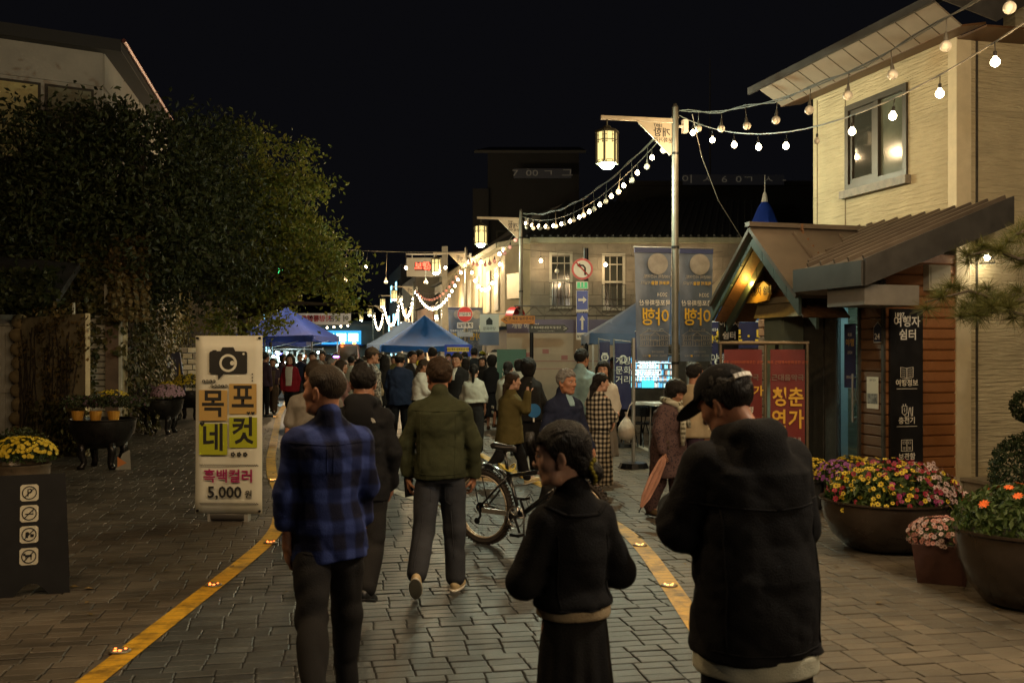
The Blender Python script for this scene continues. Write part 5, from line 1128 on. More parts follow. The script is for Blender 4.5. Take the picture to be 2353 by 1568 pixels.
# ---------------------------------------------------------------- people: bodies, hair and clothes grown from distance fields
class Field:
    def __init__(s, lo, hi, h):
        s.lo = np.array(lo, float); s.h = h; s.n = np.maximum(4, np.ceil((np.array(hi)-s.lo)/h).astype(int)+1)
        s.ax = [s.lo[i]+h*np.arange(s.n[i]) for i in range(3)]; s.d = np.full(s.n, 9.0)
    def blk(s, lo, hi):
        i0 = np.clip(np.floor((np.array(lo)-s.lo)/s.h).astype(int), 0, s.n); i1 = np.clip(np.ceil((np.array(hi)-s.lo)/s.h).astype(int)+1, 0, s.n)
        sl = tuple(slice(a, b) for a, b in zip(i0, i1)); 
        return sl, s.ax[0][sl[0]][:,None,None], s.ax[1][sl[1]][None,:,None], s.ax[2][sl[2]][None,None,:]
    def put(s, fn, lo, hi, k=.02, op='u'):
        m = k+.02; sl, X, Y, Z = s.blk(np.array(lo)-m, np.array(hi)+m)
        if any(q.stop <= q.start for q in sl): return
        b = fn(X, Y, Z); a = s.d[sl]
        if op == 'u': h = np.clip(.5+.5*(b-a)/k, 0, 1); s.d[sl] = b*(1-h)+a*h-k*h*(1-h)
        elif op == 's': h = np.clip(.5-.5*(b+a)/k, 0, 1); s.d[sl] = a*(1-h)-b*h+k*h*(1-h)
        elif op == 'i': s.d[sl] = np.maximum(a, b)
    def cone(s, a, b, ra, rb, k=.02, op='u', flat=None):
        a, b = np.array(a, float), np.array(b, float); r = max(ra, rb)
        def fn(X, Y, Z):
            ba = b-a; L = max(1e-9, ba@ba); px, py, pz = X-a[0], Y-a[1], Z-a[2]
            t = np.clip((px*ba[0]+py*ba[1]+pz*ba[2])/L, 0, 1)
            return np.sqrt((px-t*ba[0])**2+(py-t*ba[1])**2+(pz-t*ba[2])**2)-(ra+(rb-ra)*t)
        s.put(fn, np.minimum(a, b)-r, np.maximum(a, b)+r, k, op)
    def ell(s, c, r, k=.02, op='u', M=None):
        c, r = np.array(c, float), np.array(r, float); R_ = float(r.max())
        def fn(X, Y, Z):
            p = [X-c[0], Y-c[1], Z-c[2]]
            if M is not None: p = [M[0,i]*p[0]+M[1,i]*p[1]+M[2,i]*p[2] for i in range(3)]
            k0 = np.sqrt((p[0]/r[0])**2+(p[1]/r[1])**2+(p[2]/r[2])**2); k1 = np.sqrt((p[0]/r[0]**2)**2+(p[1]/r[1]**2)**2+(p[2]/r[2]**2)**2)+1e-9
            return k0*(k0-1)/k1
        s.put(fn, c-R_, c+R_, k, op)
    def loft(s, zs, A, B, ox, oy, k=.02, pw=2.3, yaw=None):
        """stack of rounded ellipses; ox, oy arrays give the centre line"""
        zs = np.array(zs, float); A, B, ox, oy = [np.array(q, float) for q in (A, B, ox, oy)]
        def fn(X, Y, Z):
            z = Z[0,0,:]; a, b, cx, cy = [np.interp(z, zs, q)[None,None,:] for q in (A, B, ox, oy)]
            n = (np.abs((X-cx)/a)**pw+np.abs((Y-cy)/b)**pw)**(1/pw); d = (n-1)*np.minimum(a, b)
            return np.maximum(d, np.maximum(zs[0]-Z, Z-zs[-1]))
        m = max(A.max(), B.max()); s.put(fn, (ox.min()-m, oy.min()-m, zs[0]), (ox.max()+m, oy.max()+m, zs[-1]), k)
    def wrinkle(s, amp, f, seed):
        """cloth creases: narrow bent valleys that come and go, over a soft swell"""
        r = np.random.default_rng(seed); X, Y, Z = s.ax[0][:,None,None], s.ax[1][None,:,None], s.ax[2][None,None,:]; t = 0
        for q in range(5):
            w = r.normal(0, 1, 3); w[2] *= 1.1; w *= f*(.7+q*.22)/np.linalg.norm(w); m = r.normal(0, 1, 3)*f*.28; p = r.uniform(0, 6.28, 3)
            ph = w[0]*X+w[1]*Y+w[2]*Z+p[0]+1.1*np.sin(.45*(w[1]*X-w[2]*Y+w[0]*Z)+p[1])
            t = t+(.25-np.exp(-5*np.sin(ph*.5)**2))*np.clip(np.sin(m[0]*X+m[1]*Y+m[2]*Z+p[2])*1.3+.1, 0, 1)*(1 if q < 3 else .6)
        s.d = s.d-amp*t*.9
    def mesh(s):
        d = np.pad(s.d, 1, constant_values=9.0); lo = s.lo-s.h; sg = d < 0
        c = [sg[i:sg.shape[0]-1+i, j:sg.shape[1]-1+j, k:sg.shape[2]-1+k] for i in (0,1) for j in (0,1) for k in (0,1)]
        cnt = sum(q.astype(np.int8) for q in c); act = (cnt > 0) & (cnt < 8); idx = np.argwhere(act); n = len(idx)
        if n == 0: return np.zeros((0,3)), np.zeros((0,4), int)
        acc = np.zeros((n,3)); w = np.zeros(n); offs = [(i,j,k) for i in (0,1) for j in (0,1) for k in (0,1)]
        val = {o: d[idx[:,0]+o[0], idx[:,1]+o[1], idx[:,2]+o[2]] for o in offs}
        for o in offs:
            for ax in range(3):
                if o[ax] == 0:
                    p = list(o); p[ax] = 1; va, vb = val[o], val[tuple(p)]; m = (va < 0) != (vb < 0)
                    t = np.where(m, va/(va-vb+1e-12), 0); q = np.array(o, float)[None,:].repeat(n, 0); q[:,ax] += t
                    acc += q*m[:,None]; w += m
        V = lo+(idx+acc/np.maximum(w,1)[:,None])*s.h
        num = -np.ones(act.shape, np.int64); num[act] = np.arange(n); Fs = []
        for ax in range(3):
            o1, o2 = [q for q in range(3) if q != ax]
            a = np.take(sg, range(sg.shape[ax]-1), ax); b = np.take(sg, range(1, sg.shape[ax]), ax)
            e = np.argwhere(a != b); e = e[(e[:,o1] > 0) & (e[:,o2] > 0) & (e[:,o1] < sg.shape[o1]-1) & (e[:,o2] < sg.shape[o2]-1)]
            if not len(e): continue
            def cell(d1, d2): q = e.copy(); q[:,o1] -= d1; q[:,o2] -= d2; return num[q[:,0], q[:,1], q[:,2]]
            f = np.stack([cell(1,1), cell(0,1), cell(0,0), cell(1,0)], 1); ins = sg[e[:,0], e[:,1], e[:,2]]
            if ax == 1: ins = ~ins
            f[~ins] = f[~ins][:,::-1]; Fs.append(f)
        return V, np.concatenate(Fs)
def smooth_mesh(V, F, it=1):
    for _ in range(it):
        acc = np.zeros_like(V); w = np.zeros(len(V))
        for a, b in ((0,1),(1,2),(2,3),(3,0)):
            np.add.at(acc, F[:,a], V[F[:,b]]); np.add.at(acc, F[:,b], V[F[:,a]]); np.add.at(w, F[:,a], 1); np.add.at(w, F[:,b], 1)
        V = V*.5+.5*acc/np.maximum(w,1)[:,None]
    return V
def rotm(ax, a):
    return np.array(Matrix.Rotation(a, 3, ax))
def unit(v): v = np.array(v, float); return v/np.linalg.norm(v)

def skin_mat(name, col): return mat(name, col, .5, var=.18, vs=14, spec=.4, sub=.08, bump=.08, bs=60)
SKIN = skin_mat('skin', (.36,.175,.105)); SKIN_F = skin_mat('fair skin', (.47,.27,.19)); SKIN_T = skin_mat('tanned skin', (.36,.165,.095))
def fabric(name, col, var=.14, rough=.9, bump=.3, bs=170, **k): return mat(name, col, rough, var=var, vs=5, bump=bump, bs=bs, spec=.10, **k)
def hair_mat(name, col): return mat(name, col, .5, var=.4, vs=30, bump=.7, bs=80, spec=.22, stretch=(3,3,.5))
HAIR = hair_mat('black hair', (.012,.010,.009)); HAIR_B = hair_mat('brown hair', (.035,.020,.011)); HAIR_G = hair_mat('grey hair', (.20,.19,.18)); HAIR_S = hair_mat('cropped hair', (.035,.024,.015))
eye_m = mat('dark eye', (.012,.009,.008), .15); eyew_m = mat('eye white', (.55,.52,.48), .3); lip_m = mat('lip', (.33,.10,.08), .45)
white_shoe = mat('cream shoe', (.52,.40,.22), .5, var=.12, vs=9); sole_m = mat('white sole', (.60,.55,.45), .6); black_shoe = mat('black shoe', (.012,.012,.013), .35)

def head_field(h, s, fem=False, beard=False):
    f = Field((-.14*s,-.16*s,-.24*s), (.14*s,.17*s,.17*s), h)
    E = lambda c, r, k=.03, op='u', M=None: f.ell(np.array(c)*s, np.array(r)*s, k*s, op, M)
    C = lambda a, b, ra, rb, k=.02, op='u': f.cone(np.array(a)*s, np.array(b)*s, ra*s, rb*s, k*s, op)
    jw = .056 if fem else .062
    E((0,-.012,.035),(.077,.097,.088)); E((0,.022,-.035),(jw,.070,.088),.04); E((0,.066,-.098),(.026 if fem else .032,.022,.02),.03)
    C((-.045,.03,-.075),(.045,.03,-.075),.026,.026,.03); E((.043,.055,-.018),(.022,.024,.02),.03); E((-.043,.055,-.018),(.022,.024,.02),.03)
    C((-.034,.080,.030),(.034,.080,.030),.011,.011,.02)
    for q in (-1,1): E((q*.031,.098,.010),(.017,.014,.012),.015,'s')
    C((0,.086,.016),(0,.106,-.022),.008,.012,.014); E((.011,.098,-.026),(.009,.011,.008),.01); E((-.011,.098,-.026),(.009,.011,.008),.01)
    C((-.016,.085,-.053),(.016,.085,-.053),.008,.008,.008); C((-.014,.084,-.064),(.014,.084,-.064),.008,.008,.008)
    for q in (-1,1):
        M = rotm('Y', q*.15) @ rotm('Z', q*.45); E((q*.080,-.008,-.008),(.010,.021,.034),.008,'u',M); E((q*.090,-.002,-.006),(.006,.012,.020),.006,'s',M); E((q*.078,0,-.036),(.008,.010,.012),.01)
    C((0,-.022,-.07),(0,-.040,-.22),.052 if not fem else .045,.058 if not fem else .050,.03)
    return f
def hair_field(h, s, style, seed):
    f = Field((-.17*s,-.24*s,-.62*s if style in ('long','pony','lowpony') else -.26*s), (.17*s,.16*s,.20*s), h)
    vol = {'short':.016,'crop':.006,'long':.018,'pony':.010,'lowpony':.012,'bun':.012,'bob':.026,'perm':.032,'none':0}[style]
    f.ell(np.array((0,-.014,.040))*s, np.array((.077+vol,.097+vol,.088+vol))*s, .01)
    if style in ('bob','perm'): f.ell(np.array((0,-.045,-.03))*s, np.array((.098,.085,.11))*s, .04)
    if style == 'perm': f.ell(np.array((0,-.03,.05))*s, np.array((.112,.12,.10))*s, .03)
    if style == 'long':
        f.ell(np.array((0,-.055,-.05))*s, np.array((.098,.080,.14))*s, .05); f.cone(np.array((0,-.085,-.1))*s, np.array((0,-.10,-.40))*s, .085*s, .06*s, .05)
        for q in (-1,1): f.cone(np.array((q*.075,0,.02))*s, np.array((q*.085,.01,-.34))*s, .028*s, .026*s, .04)
    if style == 'pony': f.ell(np.array((0,-.13,.03))*s, np.array((.035,.035,.035))*s, .02); f.cone(np.array((0,-.135,.02))*s, np.array((0,-.13,-.34))*s, .036*s, .016*s, .02)
    if style == 'lowpony': f.ell(np.array((0,-.09,-.06))*s, np.array((.06,.05,.06))*s, .04); f.cone(np.array((0,-.115,-.07))*s, np.array((.03,-.13,-.42))*s, .036*s, .016*s, .02)
    if style == 'bun': f.ell(np.array((0,-.085,-.040))*s, np.array((.055,.035,.055))*s, .03); f.ell(np.array((.0,-.122,-.072))*s, np.array((.042,.034,.040))*s, .010)
    X, Y, Z = f.ax[0][:,None,None]/s, f.ax[1][None,:,None]/s, f.ax[2][None,None,:]/s
    if style != 'none':
        front = {'crop':.072,'short':.062}.get(style, .055)      # the face stays free
        low = {'crop':-.045,'short':-.07}.get(style, -.9)
        lim = np.where(Y > .055, front, np.where(Y > .018, front-(.055-Y)*1.6*(1.0), np.where(Y > -.03, -.005 if style in ('crop','short') else (-.03 if style in ('bun','pony','lowpony') else -.9), low)))
        face = (lim-Z)*.7
        if style in ('long','bob','perm'): face = np.minimum((lim-Z)*.7, (.068-np.abs(X))*1.0) if style != 'bob' else face; face = np.where(Y < -.02, -1.0, face)
        f.d = np.maximum(f.d, face*s)
    X, Y, Z = f.ax[0][:,None,None]/s, f.ax[1][None,:,None]/s, f.ax[2][None,None,:]/s
    if style in ('short','crop','perm'):
        f.wrinkle((.007 if style != 'crop' else .0016)*s, (55 if style == 'perm' else 95)/s, seed); f.wrinkle((.004 if style != 'crop' else .001)*s, 150/s, seed+3)
    else:
        a = np.arctan2(X, Z+.06) if style in ('bun','pony','lowpony') else np.arctan2(X, -Y+.02); g = a*30+6*np.sin(a*7+seed)+Y*25
        f.d = f.d+.0030*s*(np.abs(np.sin(g))-.6)+.002*s*np.sin(g*2.3+Z*30); f.wrinkle(.003*s, 80/s, seed)
    return f
def hand_field(wr, f_, n_, L, curl, side, h, tcurl=.4):
    """hand at wrist wr pointing along f_, palm facing n_"""
    f_, n_ = unit(f_), unit(n_); n_ = unit(n_-f_*(n_@f_)); u = np.cross(n_, f_)*side    # thumb side
    k = L/.185; ctr = wr+f_*.09*k; F = Field(ctr-.145*k, ctr+.145*k, h)
    M = np.stack([u, f_, n_], 1)
    F.ell(wr+f_*.052*k, np.array((.043,.056,.016))*k, .012, 'u', M); F.cone(wr-f_*.03*k, wr+f_*.02*k, .027*k, .026*k, .02)
    for i, (o, l) in enumerate(((.030,.074),(.010,.083),(-.010,.077),(-.029,.060))):
        p = wr+f_*(.092-.006*abs(i-1))*k+u*o*k; dr = f_+u*(o*1.2); dr = unit(dr); r0 = .0092*k*(1 if i < 3 else .88)
        F.cone(wr+f_*.055*k+u*o*.8*k, p, .011*k, r0, .008)
        ang = 0
        for j, fr in enumerate((.45,.30,.25)):
            ang += curl*(.75+.12*i)*(1 if j else .8); d2 = unit(dr*math.cos(ang)+n_*math.sin(ang)); q = p+d2*l*fr*k
            F.cone(p, q, r0*(1-.1*j), r0*(.9-.1*j), .004); p = q
    p = wr+f_*.028*k+u*.032*k; d1 = unit(f_*.75+u*.62+n_*(.25+tcurl*.4)); q = p+d1*.044*k; d2 = unit(d1+n_*tcurl-u*.15); e = q+d2*.034*k
    F.cone(wr+f_*.02*k+u*.015*k, p, .016*k, .0135*k, .012); F.cone(p, q, .0125*k, .0105*k, .006); F.cone(q, e, .0105*k, .0085*k, .004)
    return F

PEOPLE = 'people in the night street'
def person(label, x, d, H, face=0.0, top=None, bottom=None, hair=('short',None), skin=None, legs=((.0,0),(.0,0)), arms=((.05,.12,.15,.06),(.05,.12,.15,.06)), head=(0,0,0), lean=0.0, lod=1, shoes=None, fem=False, face_detail=False, curl=.35, wide=1.0, cap=None, extras=None, twist=0.0, curls=None, stance=1.0, seed=None):
    """face: heading in degrees, 0 looks up the street away from us, positive turns to our left. legs: (pitch, knee bend) left and right; arms: (pitch, spread, elbow bend, inward)"""
    seed = seed if seed is not None else int(abs(x)*13+d*7) % 9999
    s = H/1.775; skin = skin or SKIN; hB = {0:.0085,1:.014,2:.021}[lod]; hH = {0:.0052,1:.0075,2:.0105}[lod]; hh = {0:.0042,1:.006,2:.0085}[lod]
    hip, knee, shl = .90*s, .44*s, .40*s; hw = (.085 if not fem else .08)*s*min(1,wide); sw = (.165 if not fem else .142)*s*wide; nz = 1.445*s
    J = {}
    for i, sd in enumerate((-1,1)):
        p, b = legs[i][:2]; hp = np.array((sd*hw*stance,0,hip)); sp = legs[i][2] if len(legs[i]) > 2 else .03
        kn = hp+np.array((sd*math.sin(sp)*.46*s, math.sin(p)*.46*s, -math.cos(p)*.46*s)); q = p-b
        an = kn+np.array((sd*math.sin(sp*.3)*.40*s, math.sin(q)*.385*s, -math.cos(q)*.385*s)); J['hip',i], J['knee',i], J['ank',i] = hp, kn, an
        fp = -max(0, b-.25)*.9 if q < 0 else max(0, min(.35, q*.8))      # foot pitch: heel lifts on a trailing leg
        if len(legs[i]) > 3: fp = legs[i][3]
        fd = np.array((sd*.12, math.cos(fp), math.sin(fp))); fd /= np.linalg.norm(fd); J['foot',i] = fd
    def lowest(i):
        a, fd = J['ank',i], J['foot',i]; up = np.array((0,-fd[2],fd[1])); return min((a-up*.075*s-fd*.05*s)[2], (a-up*.075*s+fd*.17*s)[2])
    dz = min(lowest(0), lowest(1))
    for k in list(J):
        if k[0] != 'foot': J[k] = J[k]-np.array((0,0,dz))
    hip -= dz; base = hip-.90*s
    def spine(z): t = max(0, z-(hip)); return np.array((0, math.sin(lean)*t, hip+(z-hip)*math.cos(lean) if z > hip else z))
    tw = rotm('Z', twist)
    for i, sd in enumerate((-1,1)):
        sh = spine(base+1.368*s)+tw @ np.array((sd*sw,0,0)); p, a, b, fa = arms[i][:4]
        ud = tw @ np.array((sd*math.sin(a), math.sin(p)*math.cos(a), -math.cos(p)*math.cos(a))); el = sh+ud*.285*s
        q = p+b; fd = tw @ np.array((-sd*math.sin(fa), math.sin(q)*math.cos(fa), -math.cos(q)*math.cos(fa))); wr = el+fd*.245*s
        J['sh',i], J['el',i], J['wr',i], J['fd',i] = sh, el, wr, fd
    root = bpy.data.objects.new('person', None); COL.objects.link(root); root.empty_display_size = .1
    root.location = (x, d, 0); root.rotation_euler = (0,0,R(face)); tag(root, label, 'person', PEOPLE)
    parts = {}
    def out(name, F, m, it=1, kind=None):
        V, Q = F.mesh(); 
        if not len(V): return None
        V = smooth_mesh(V, Q, it); o = raw_mesh(name, V, Q, m, root); parts[name] = o; return o
    # --- body
    nb = spine(base+nz); hc = nb+np.array((0, .035*s+math.sin(lean)*.05, .152*s)); HM = tw @ rotm('Z', head[0]) @ rotm('X', -head[1]) @ rotm('Y', head[2] if len(head) > 2 else 0)
    VB, QB, off = [], [], 0
    def merge(V, Q):
        nonlocal off
        VB.append(V); QB.append(Q+off); off += len(V)
    hf = head_field(hH, s*1.07, fem); V, Q = hf.mesh(); V = smooth_mesh(V, Q, 1); pivot = np.array((0,-.03*s,-.13*s))
    # lower neck follows the body, upper head turns
    wgt = np.clip((V[:,2]/s+.20)/.09, 0, 1)[:,None]; Vr = (V-pivot) @ HM.T+pivot; V = V*(1-wgt)+Vr*wgt; merge(V+hc, Q)
    bf = Field((-.75*s,-.75*s,0),(.75*s,.85*s,1.62*s), .024); 
    sp_ = [spine(base+z*s) for z in (.86,.95,1.1,1.28,1.40,1.47)]
    bf.loft([q[2] for q in sp_], [q*s*wide for q in (.13,.145,.125,.145,.13,.05)], [q*s for q in (.09,.095,.085,.095,.08,.05)], [0]*6, [q[1] for q in sp_], .03)
    for i in (0,1):
        bf.cone(J['sh',i], J['el',i], .045*s, .036*s, .03); bf.cone(J['el',i], J['wr',i], .037*s, .026*s, .02)
        bf.cone(J['hip',i], J['knee',i], .072*s, .048*s, .03); bf.cone(J['knee',i], J['ank',i], .048*s, .033*s, .02); bf.cone(J['ank',i], J['ank',i]+J['foot',i]*.12*s, .03*s, .02*s, .02)
    V, Q = bf.mesh(); merge(smooth_mesh(V, Q, 1), Q)
    for i, sd in enumerate((-1,1)):
        fd = J['fd',i]; inward = tw @ np.array((-sd*1.0, .25, 0.0))
        nrm = inward if len(arms[i]) < 5 else np.array(arms[i][4], float)
        hf_ = hand_field(J['wr',i]+fd*.012*s, fd, nrm, .185*s*(1 if not fem else .92), (curls[i] if curls else curl), 1 if sd > 0 else -1, hh)
        V, Q = hf_.mesh(); merge(smooth_mesh(V, Q, 1), Q)
    body = raw_mesh('body', np.concatenate(VB), np.concatenate(QB), skin, root)
    def head_space(F, it=1):
        V, Q = F.mesh(); V = smooth_mesh(V, Q, it) if len(V) else V; return (V-pivot) @ HM.T+pivot+hc, Q
    hs, hm = hair
    if hs != 'none' and not (cap and hs == 'short' and False):
        V, Q = head_space(hair_field(hH, s*1.07, hs, seed)); raw_mesh('hair', V, Q, hm or HAIR, root)
    s0_ = s; s = s*1.07
    if cap:
        F = Field((-.15*s,-.17*s,-.02*s),(.15*s,.26*s,.19*s), hH)
        F.ell(np.array((0,-.012,.045))*s, np.array((.094,.113,.104))*s, .01); F.d = np.maximum(F.d, ((.052+.0*F.ax[1][None,:,None])*s-.10*F.ax[1][None,:,None]-F.ax[2][None,None,:])*.9)
        F.ell(np.array((0,.125,.048))*s, np.array((.078,.085,.011))*s, .012, 'u', rotm('X', -.22)); F.cone(np.array((0,-.01,.148))*s, np.array((0,-.01,.152))*s, .010*s, .010*s, .004)
        V, Q = head_space(F); raw_mesh('cap', V, Q, cap[0], root)
        if len(cap) > 1:
            b = MB()
            for k in range(7): a = -math.pi/2-.5+k*.167; b.box((.109*s*math.cos(a)*.9,-.012*s+.120*s*math.sin(a),.052*s+.006),(.024*s,.006,.016*s),rot=Matrix.Rotation(a+math.pi/2,3,'Z'))
            o = b.build('cap_band', cap[1], root); o.matrix_local = Matrix.Translation(Vector(pivot+hc)) @ Matrix(HM.tolist()).to_4x4() @ Matrix.Translation(-Vector(pivot))
    if face_detail:
        MH = Matrix.Translation(Vector(pivot+hc)) @ Matrix(HM.tolist()).to_4x4() @ Matrix.Translation(-Vector(pivot))
        for q in (-1,1):
            e = MB().sphere((q*.031*s,.0835*s,.010*s),(.0125*s,.0075*s,.0052*s),10,8).build('eye', eyew_m, root, smooth=True); e.matrix_local = MH
            pu = MB().sphere((q*.031*s,.0900*s,.010*s),(.0055*s,.0025*s,.0050*s),8,6).build('pupil', eye_m, e, smooth=True)
            br = MB().tube([(q*.014*s,.092*s,.029*s),(q*.031*s,.091*s,.034*s),(q*.048*s,.080*s,.030*s)],[.0030*s,.0038*s,.002*s],6).build('eyebrow', hm or HAIR, root, smooth=True); br.matrix_local = MH
        lp = MB().tube([(-.020*s,.086*s,-.058*s),(0,.0945*s,-.0575*s),(.020*s,.086*s,-.058*s)],[.003*s,.006*s,.003*s],6).build('lips', lip_m, root, smooth=True); lp.matrix_local = MH
    s = s0_
    # --- clothes
    T = dict(mat=None, hem=.80, sleeve=1.0, fit=.02, collar=0, hood=False, cuff=.047, flare=0.0, arm=.0, pw=2.3, fold=.006); T.update(top or {})
    ft = T['fit']; hz = T['hem']
    zs = [z for z in (hz, hz+.03, .93, 1.06, 1.20, 1.32, 1.40, 1.445, 1.475) if z >= hz]; prof = {.93:(.160,.132),1.06:(.143 if fem else .152,.105),1.20:(.140 if fem else .155,.114 if not fem else .120),1.32:(.140 if fem else .158,.108),1.40:(.112 if fem else .128,.085),1.445:(.085,.072),1.475:(.062,.062)}
    A, B = [], []
    for z in zs:
        a, b = prof.get(z, (.168,.138) if z > .7 else (.17+(.9-z)*T['flare'],.14+(.9-z)*T['flare'])); fl = 1 if z < 1.38 else .5 if z < 1.44 else .25
        A.append((a*wide+ft*fl)*s); B.append((b*(1+(wide-1)*.6)+ft*fl)*s)
    c = [spine(base+z*s) for z in zs]
    lo = np.min([J['sh',0],J['sh',1],J['el',0],J['el',1],J['wr',0],J['wr',1],c[0]], 0)-.22*s; hi = np.max([J['sh',0],J['sh',1],J['el',0],J['el',1],J['wr',0],J['wr',1],c[-1]], 0)+.24*s; lo[2] = min(lo[2], base+hz*s-.02)
    F = Field(lo, hi, hB)
    F.loft([q[2] for q in c], A, B, [q[0] for q in c], [q[1] for q in c], .03, T['pw'])
    for i in (0,1):
        rr = (.056 if not fem else .047)*s; sh, el, wr = J['sh',i], J['el',i], J['wr',i]; ins = sh*.93+np.array((0,sh[1],sh[2]))*.07-np.array((0,0,.035*s)); k = T['arm']*s+ft*.42*s
        F.cone(ins, el if T['sleeve'] >= .5 else sh+(el-sh)*.72, rr+k, .049*s+k, .016)
        F.cone(nb-np.array((0,.0,.03*s))+np.array((0,0,-.015*s)), sh-np.array((0,0,.03*s)), .050*s, rr*.95+k*.6, .045)
        if T['sleeve'] >= .5: F.cone(el, el+(wr-el)*min(1,.0+T['sleeve']), .047*s+k, T['cuff']*s+k*.6, .025)
    if T['fold']:
        F.wrinkle(T['fold']*s, 21/s, seed); F.wrinkle(T['fold']*.5*s, 46/s, seed+1); F.wrinkle(T['fold']*.22*s, 95/s, seed+2)
    F.d = np.maximum(F.d, (base+hz*s+.012*np.sin(F.ax[0]*14)[:,None,None])-F.ax[2][None,None,:])
    if T['collar']: F.cone(nb+np.array((0,-.012*s,-.005*s)), nb+np.array((0,-.018*s,T['collar']*s)), .066*s+ft*.2, .060*s+ft*.2, .012)
    if T['hood']:
        F.ell(nb+np.array((0,-.075*s,.015*s)), np.array((.125,.070,.060))*s, .03); F.ell(nb+np.array((0,-.125*s,-.065*s)), np.array((.105,.045,.10))*s, .03); F.cone(nb+np.array((-.09*s,.03*s,.0)), nb+np.array((-.05*s,-.08*s,.03*s)), .045*s,.04*s,.03); F.cone(nb+np.array((.09*s,.03*s,.0)), nb+np.array((.05*s,-.08*s,.03*s)), .045*s,.04*s,.03)
    o = out(T.get('name','jacket'), F, T['mat'], 1)
    Bt = dict(kind='trousers', mat=None, fit=.012, cuff=.060, hem=.10, fold=.006, waist=1.0); Bt.update(bottom or {})
    if Bt['kind'] == 'trousers':
        pts = [J[k,i] for k in ('hip','knee','ank') for i in (0,1)]; lo = np.min(pts,0)-.2*s; hi = np.max(pts,0)+.2*s; lo[2] = max(lo[2], -.05)
        F = Field(lo, hi, hB); f2 = Bt['fit']*s; q = [spine(base+z*s) for z in (.80,.88,.96,1.04)]
        F.loft([v[2] for v in q], [(a*wide+Bt['fit']*.4)*s for a in (.135,.156,.148,.130)], [(b+Bt['fit']*.4)*s for b in (.105,.118,.105,.09)], [0]*4, [v[1] for v in q], .04)
        for i in (0,1):
            an = J['ank',i]+(J['knee',i]-J['ank',i])*(Bt['hem']-.10); F.cone(J['hip',i]*.7+J['knee',i]*.3, J['knee',i], .078*s+f2*.8, .057*s+f2*.9, .03); F.cone(J['hip',i], J['hip',i]*.6+J['knee',i]*.4, .070*s, .076*s+f2*.5, .03); F.cone(J['knee',i], an+(J['knee',i]-J['ank',i])*.06, .057*s+f2*.9, Bt['cuff']*s*.82+f2*.4, .03)
        F.wrinkle(Bt['fold']*s, 24/s, seed+5); F.put(lambda X, Y, Z: Z-(base+.99*s)+0*X+0*Y, lo, hi, .01, 'i'); out('trousers', F, Bt['mat'], 1)
    elif Bt['kind'] == 'skirt':
        hz2 = Bt['hem']; zz = [hz2, .5*(hz2+.9), .88, .98, 1.06]; fl = Bt.get('flare', .06); q = [spine(base+z*s) for z in zz]
        kx = .5*(J['knee',0]+J['knee',1])[1]
        F = Field((-.5*s,-.5*s,base+hz2*s-.03),(.5*s,.55*s,base+1.1*s), hB)
        F.loft([v[2] for v in q], [a*s*wide for a in (.165+fl,.17+fl*.55,.165,.150,.13)], [b*s*wide for b in (.145+fl,.14+fl*.5,.13,.115,.10)], [0]*5, [kx*.8,kx*.6,0,0,0], .02)
        X, Y = F.ax[0][:,None,None], F.ax[1][None,:,None]; th = np.arctan2(Y, X); F.d = F.d+.010*s*np.sin(th*11+seed)*np.clip((.95*s+base-F.ax[2])/(.5*s),0,1)[None,None,:]; F.wrinkle(.004*s, 22/s, seed+5); out('skirt', F, Bt['mat'], 1)
    if T.get('under'):   # shirt showing below the jacket hem
        z0, z1, m = T['under']; q = [spine(base+z*s) for z in (z0, hz+.012)]; F = Field((-.4*s,-.4*s,base+z0*s-.03),(.4*s,.4*s,base+hz*s+.08), min(hB,.010)); ug = T.get('under_fit', .0)
        F.loft([v[2] for v in q], [(A[0]/s-.018+ug)*s]*2, [(B[0]/s-.018+ug)*s]*2, [0,0], [v[1] for v in q], .01); F.wrinkle(.004*s, 34/s, seed+9); out('undershirt', F, m, 1)
    if shoes is not False:
        sm = shoes or black_shoe
        for i in (0,1):
            a, fd = J['ank',i], J['foot',i]; up = unit(np.array((0,-fd[2],fd[1]))); M = np.stack([np.cross(fd, up), fd, up], 1); c0 = a-up*.045*s
            F = Field(a-.25*s, a+.25*s, max(.0065, hB*.62)); F.ell(c0+fd*.085*s+up*.004*s, np.array((.046,.105,.040))*s, .02, 'u', M); F.ell(c0-fd*.012*s+up*.012*s, np.array((.038,.055,.052))*s, .025, 'u', M); F.ell(c0+fd*.14*s-up*.008*s, np.array((.045,.055,.028))*s, .02, 'u', M)
            X, Y, Z = F.ax[0][:,None,None], F.ax[1][None,:,None], F.ax[2][None,None,:]; h_ = (X-c0[0])*up[0]+(Y-c0[1])*up[1]+(Z-c0[2])*up[2]; F.d = np.maximum(F.d, -(h_+.022*s)); o = out('shoe', F, sm, 1)
            F = Field(a-.25*s, a+.25*s, max(.0065, hB*.62)); F.ell(c0+fd*.055*s-up*.024*s, np.array((.050,.148,.03))*s, .01, 'u', M); h_ = (X-c0[0])*up[0]+(Y-c0[1])*up[1]+(Z-c0[2])*up[2]; F.d = np.maximum(F.d, np.maximum(-(h_+.032*s), h_+.014*s))
            V, Q = F.mesh()
            if len(V): raw_mesh('sole', V, Q, sole_m if sm == white_shoe else black_metal, o)
    J['head'] = hc; J['HM'] = HM; J['neck'] = nb; J['parts'] = parts; J['A'] = A; J['B'] = B; J['c'] = c; J['s'] = s; J['base'] = base; J['pivot'] = pivot; J['spine'] = spine
    return root, J
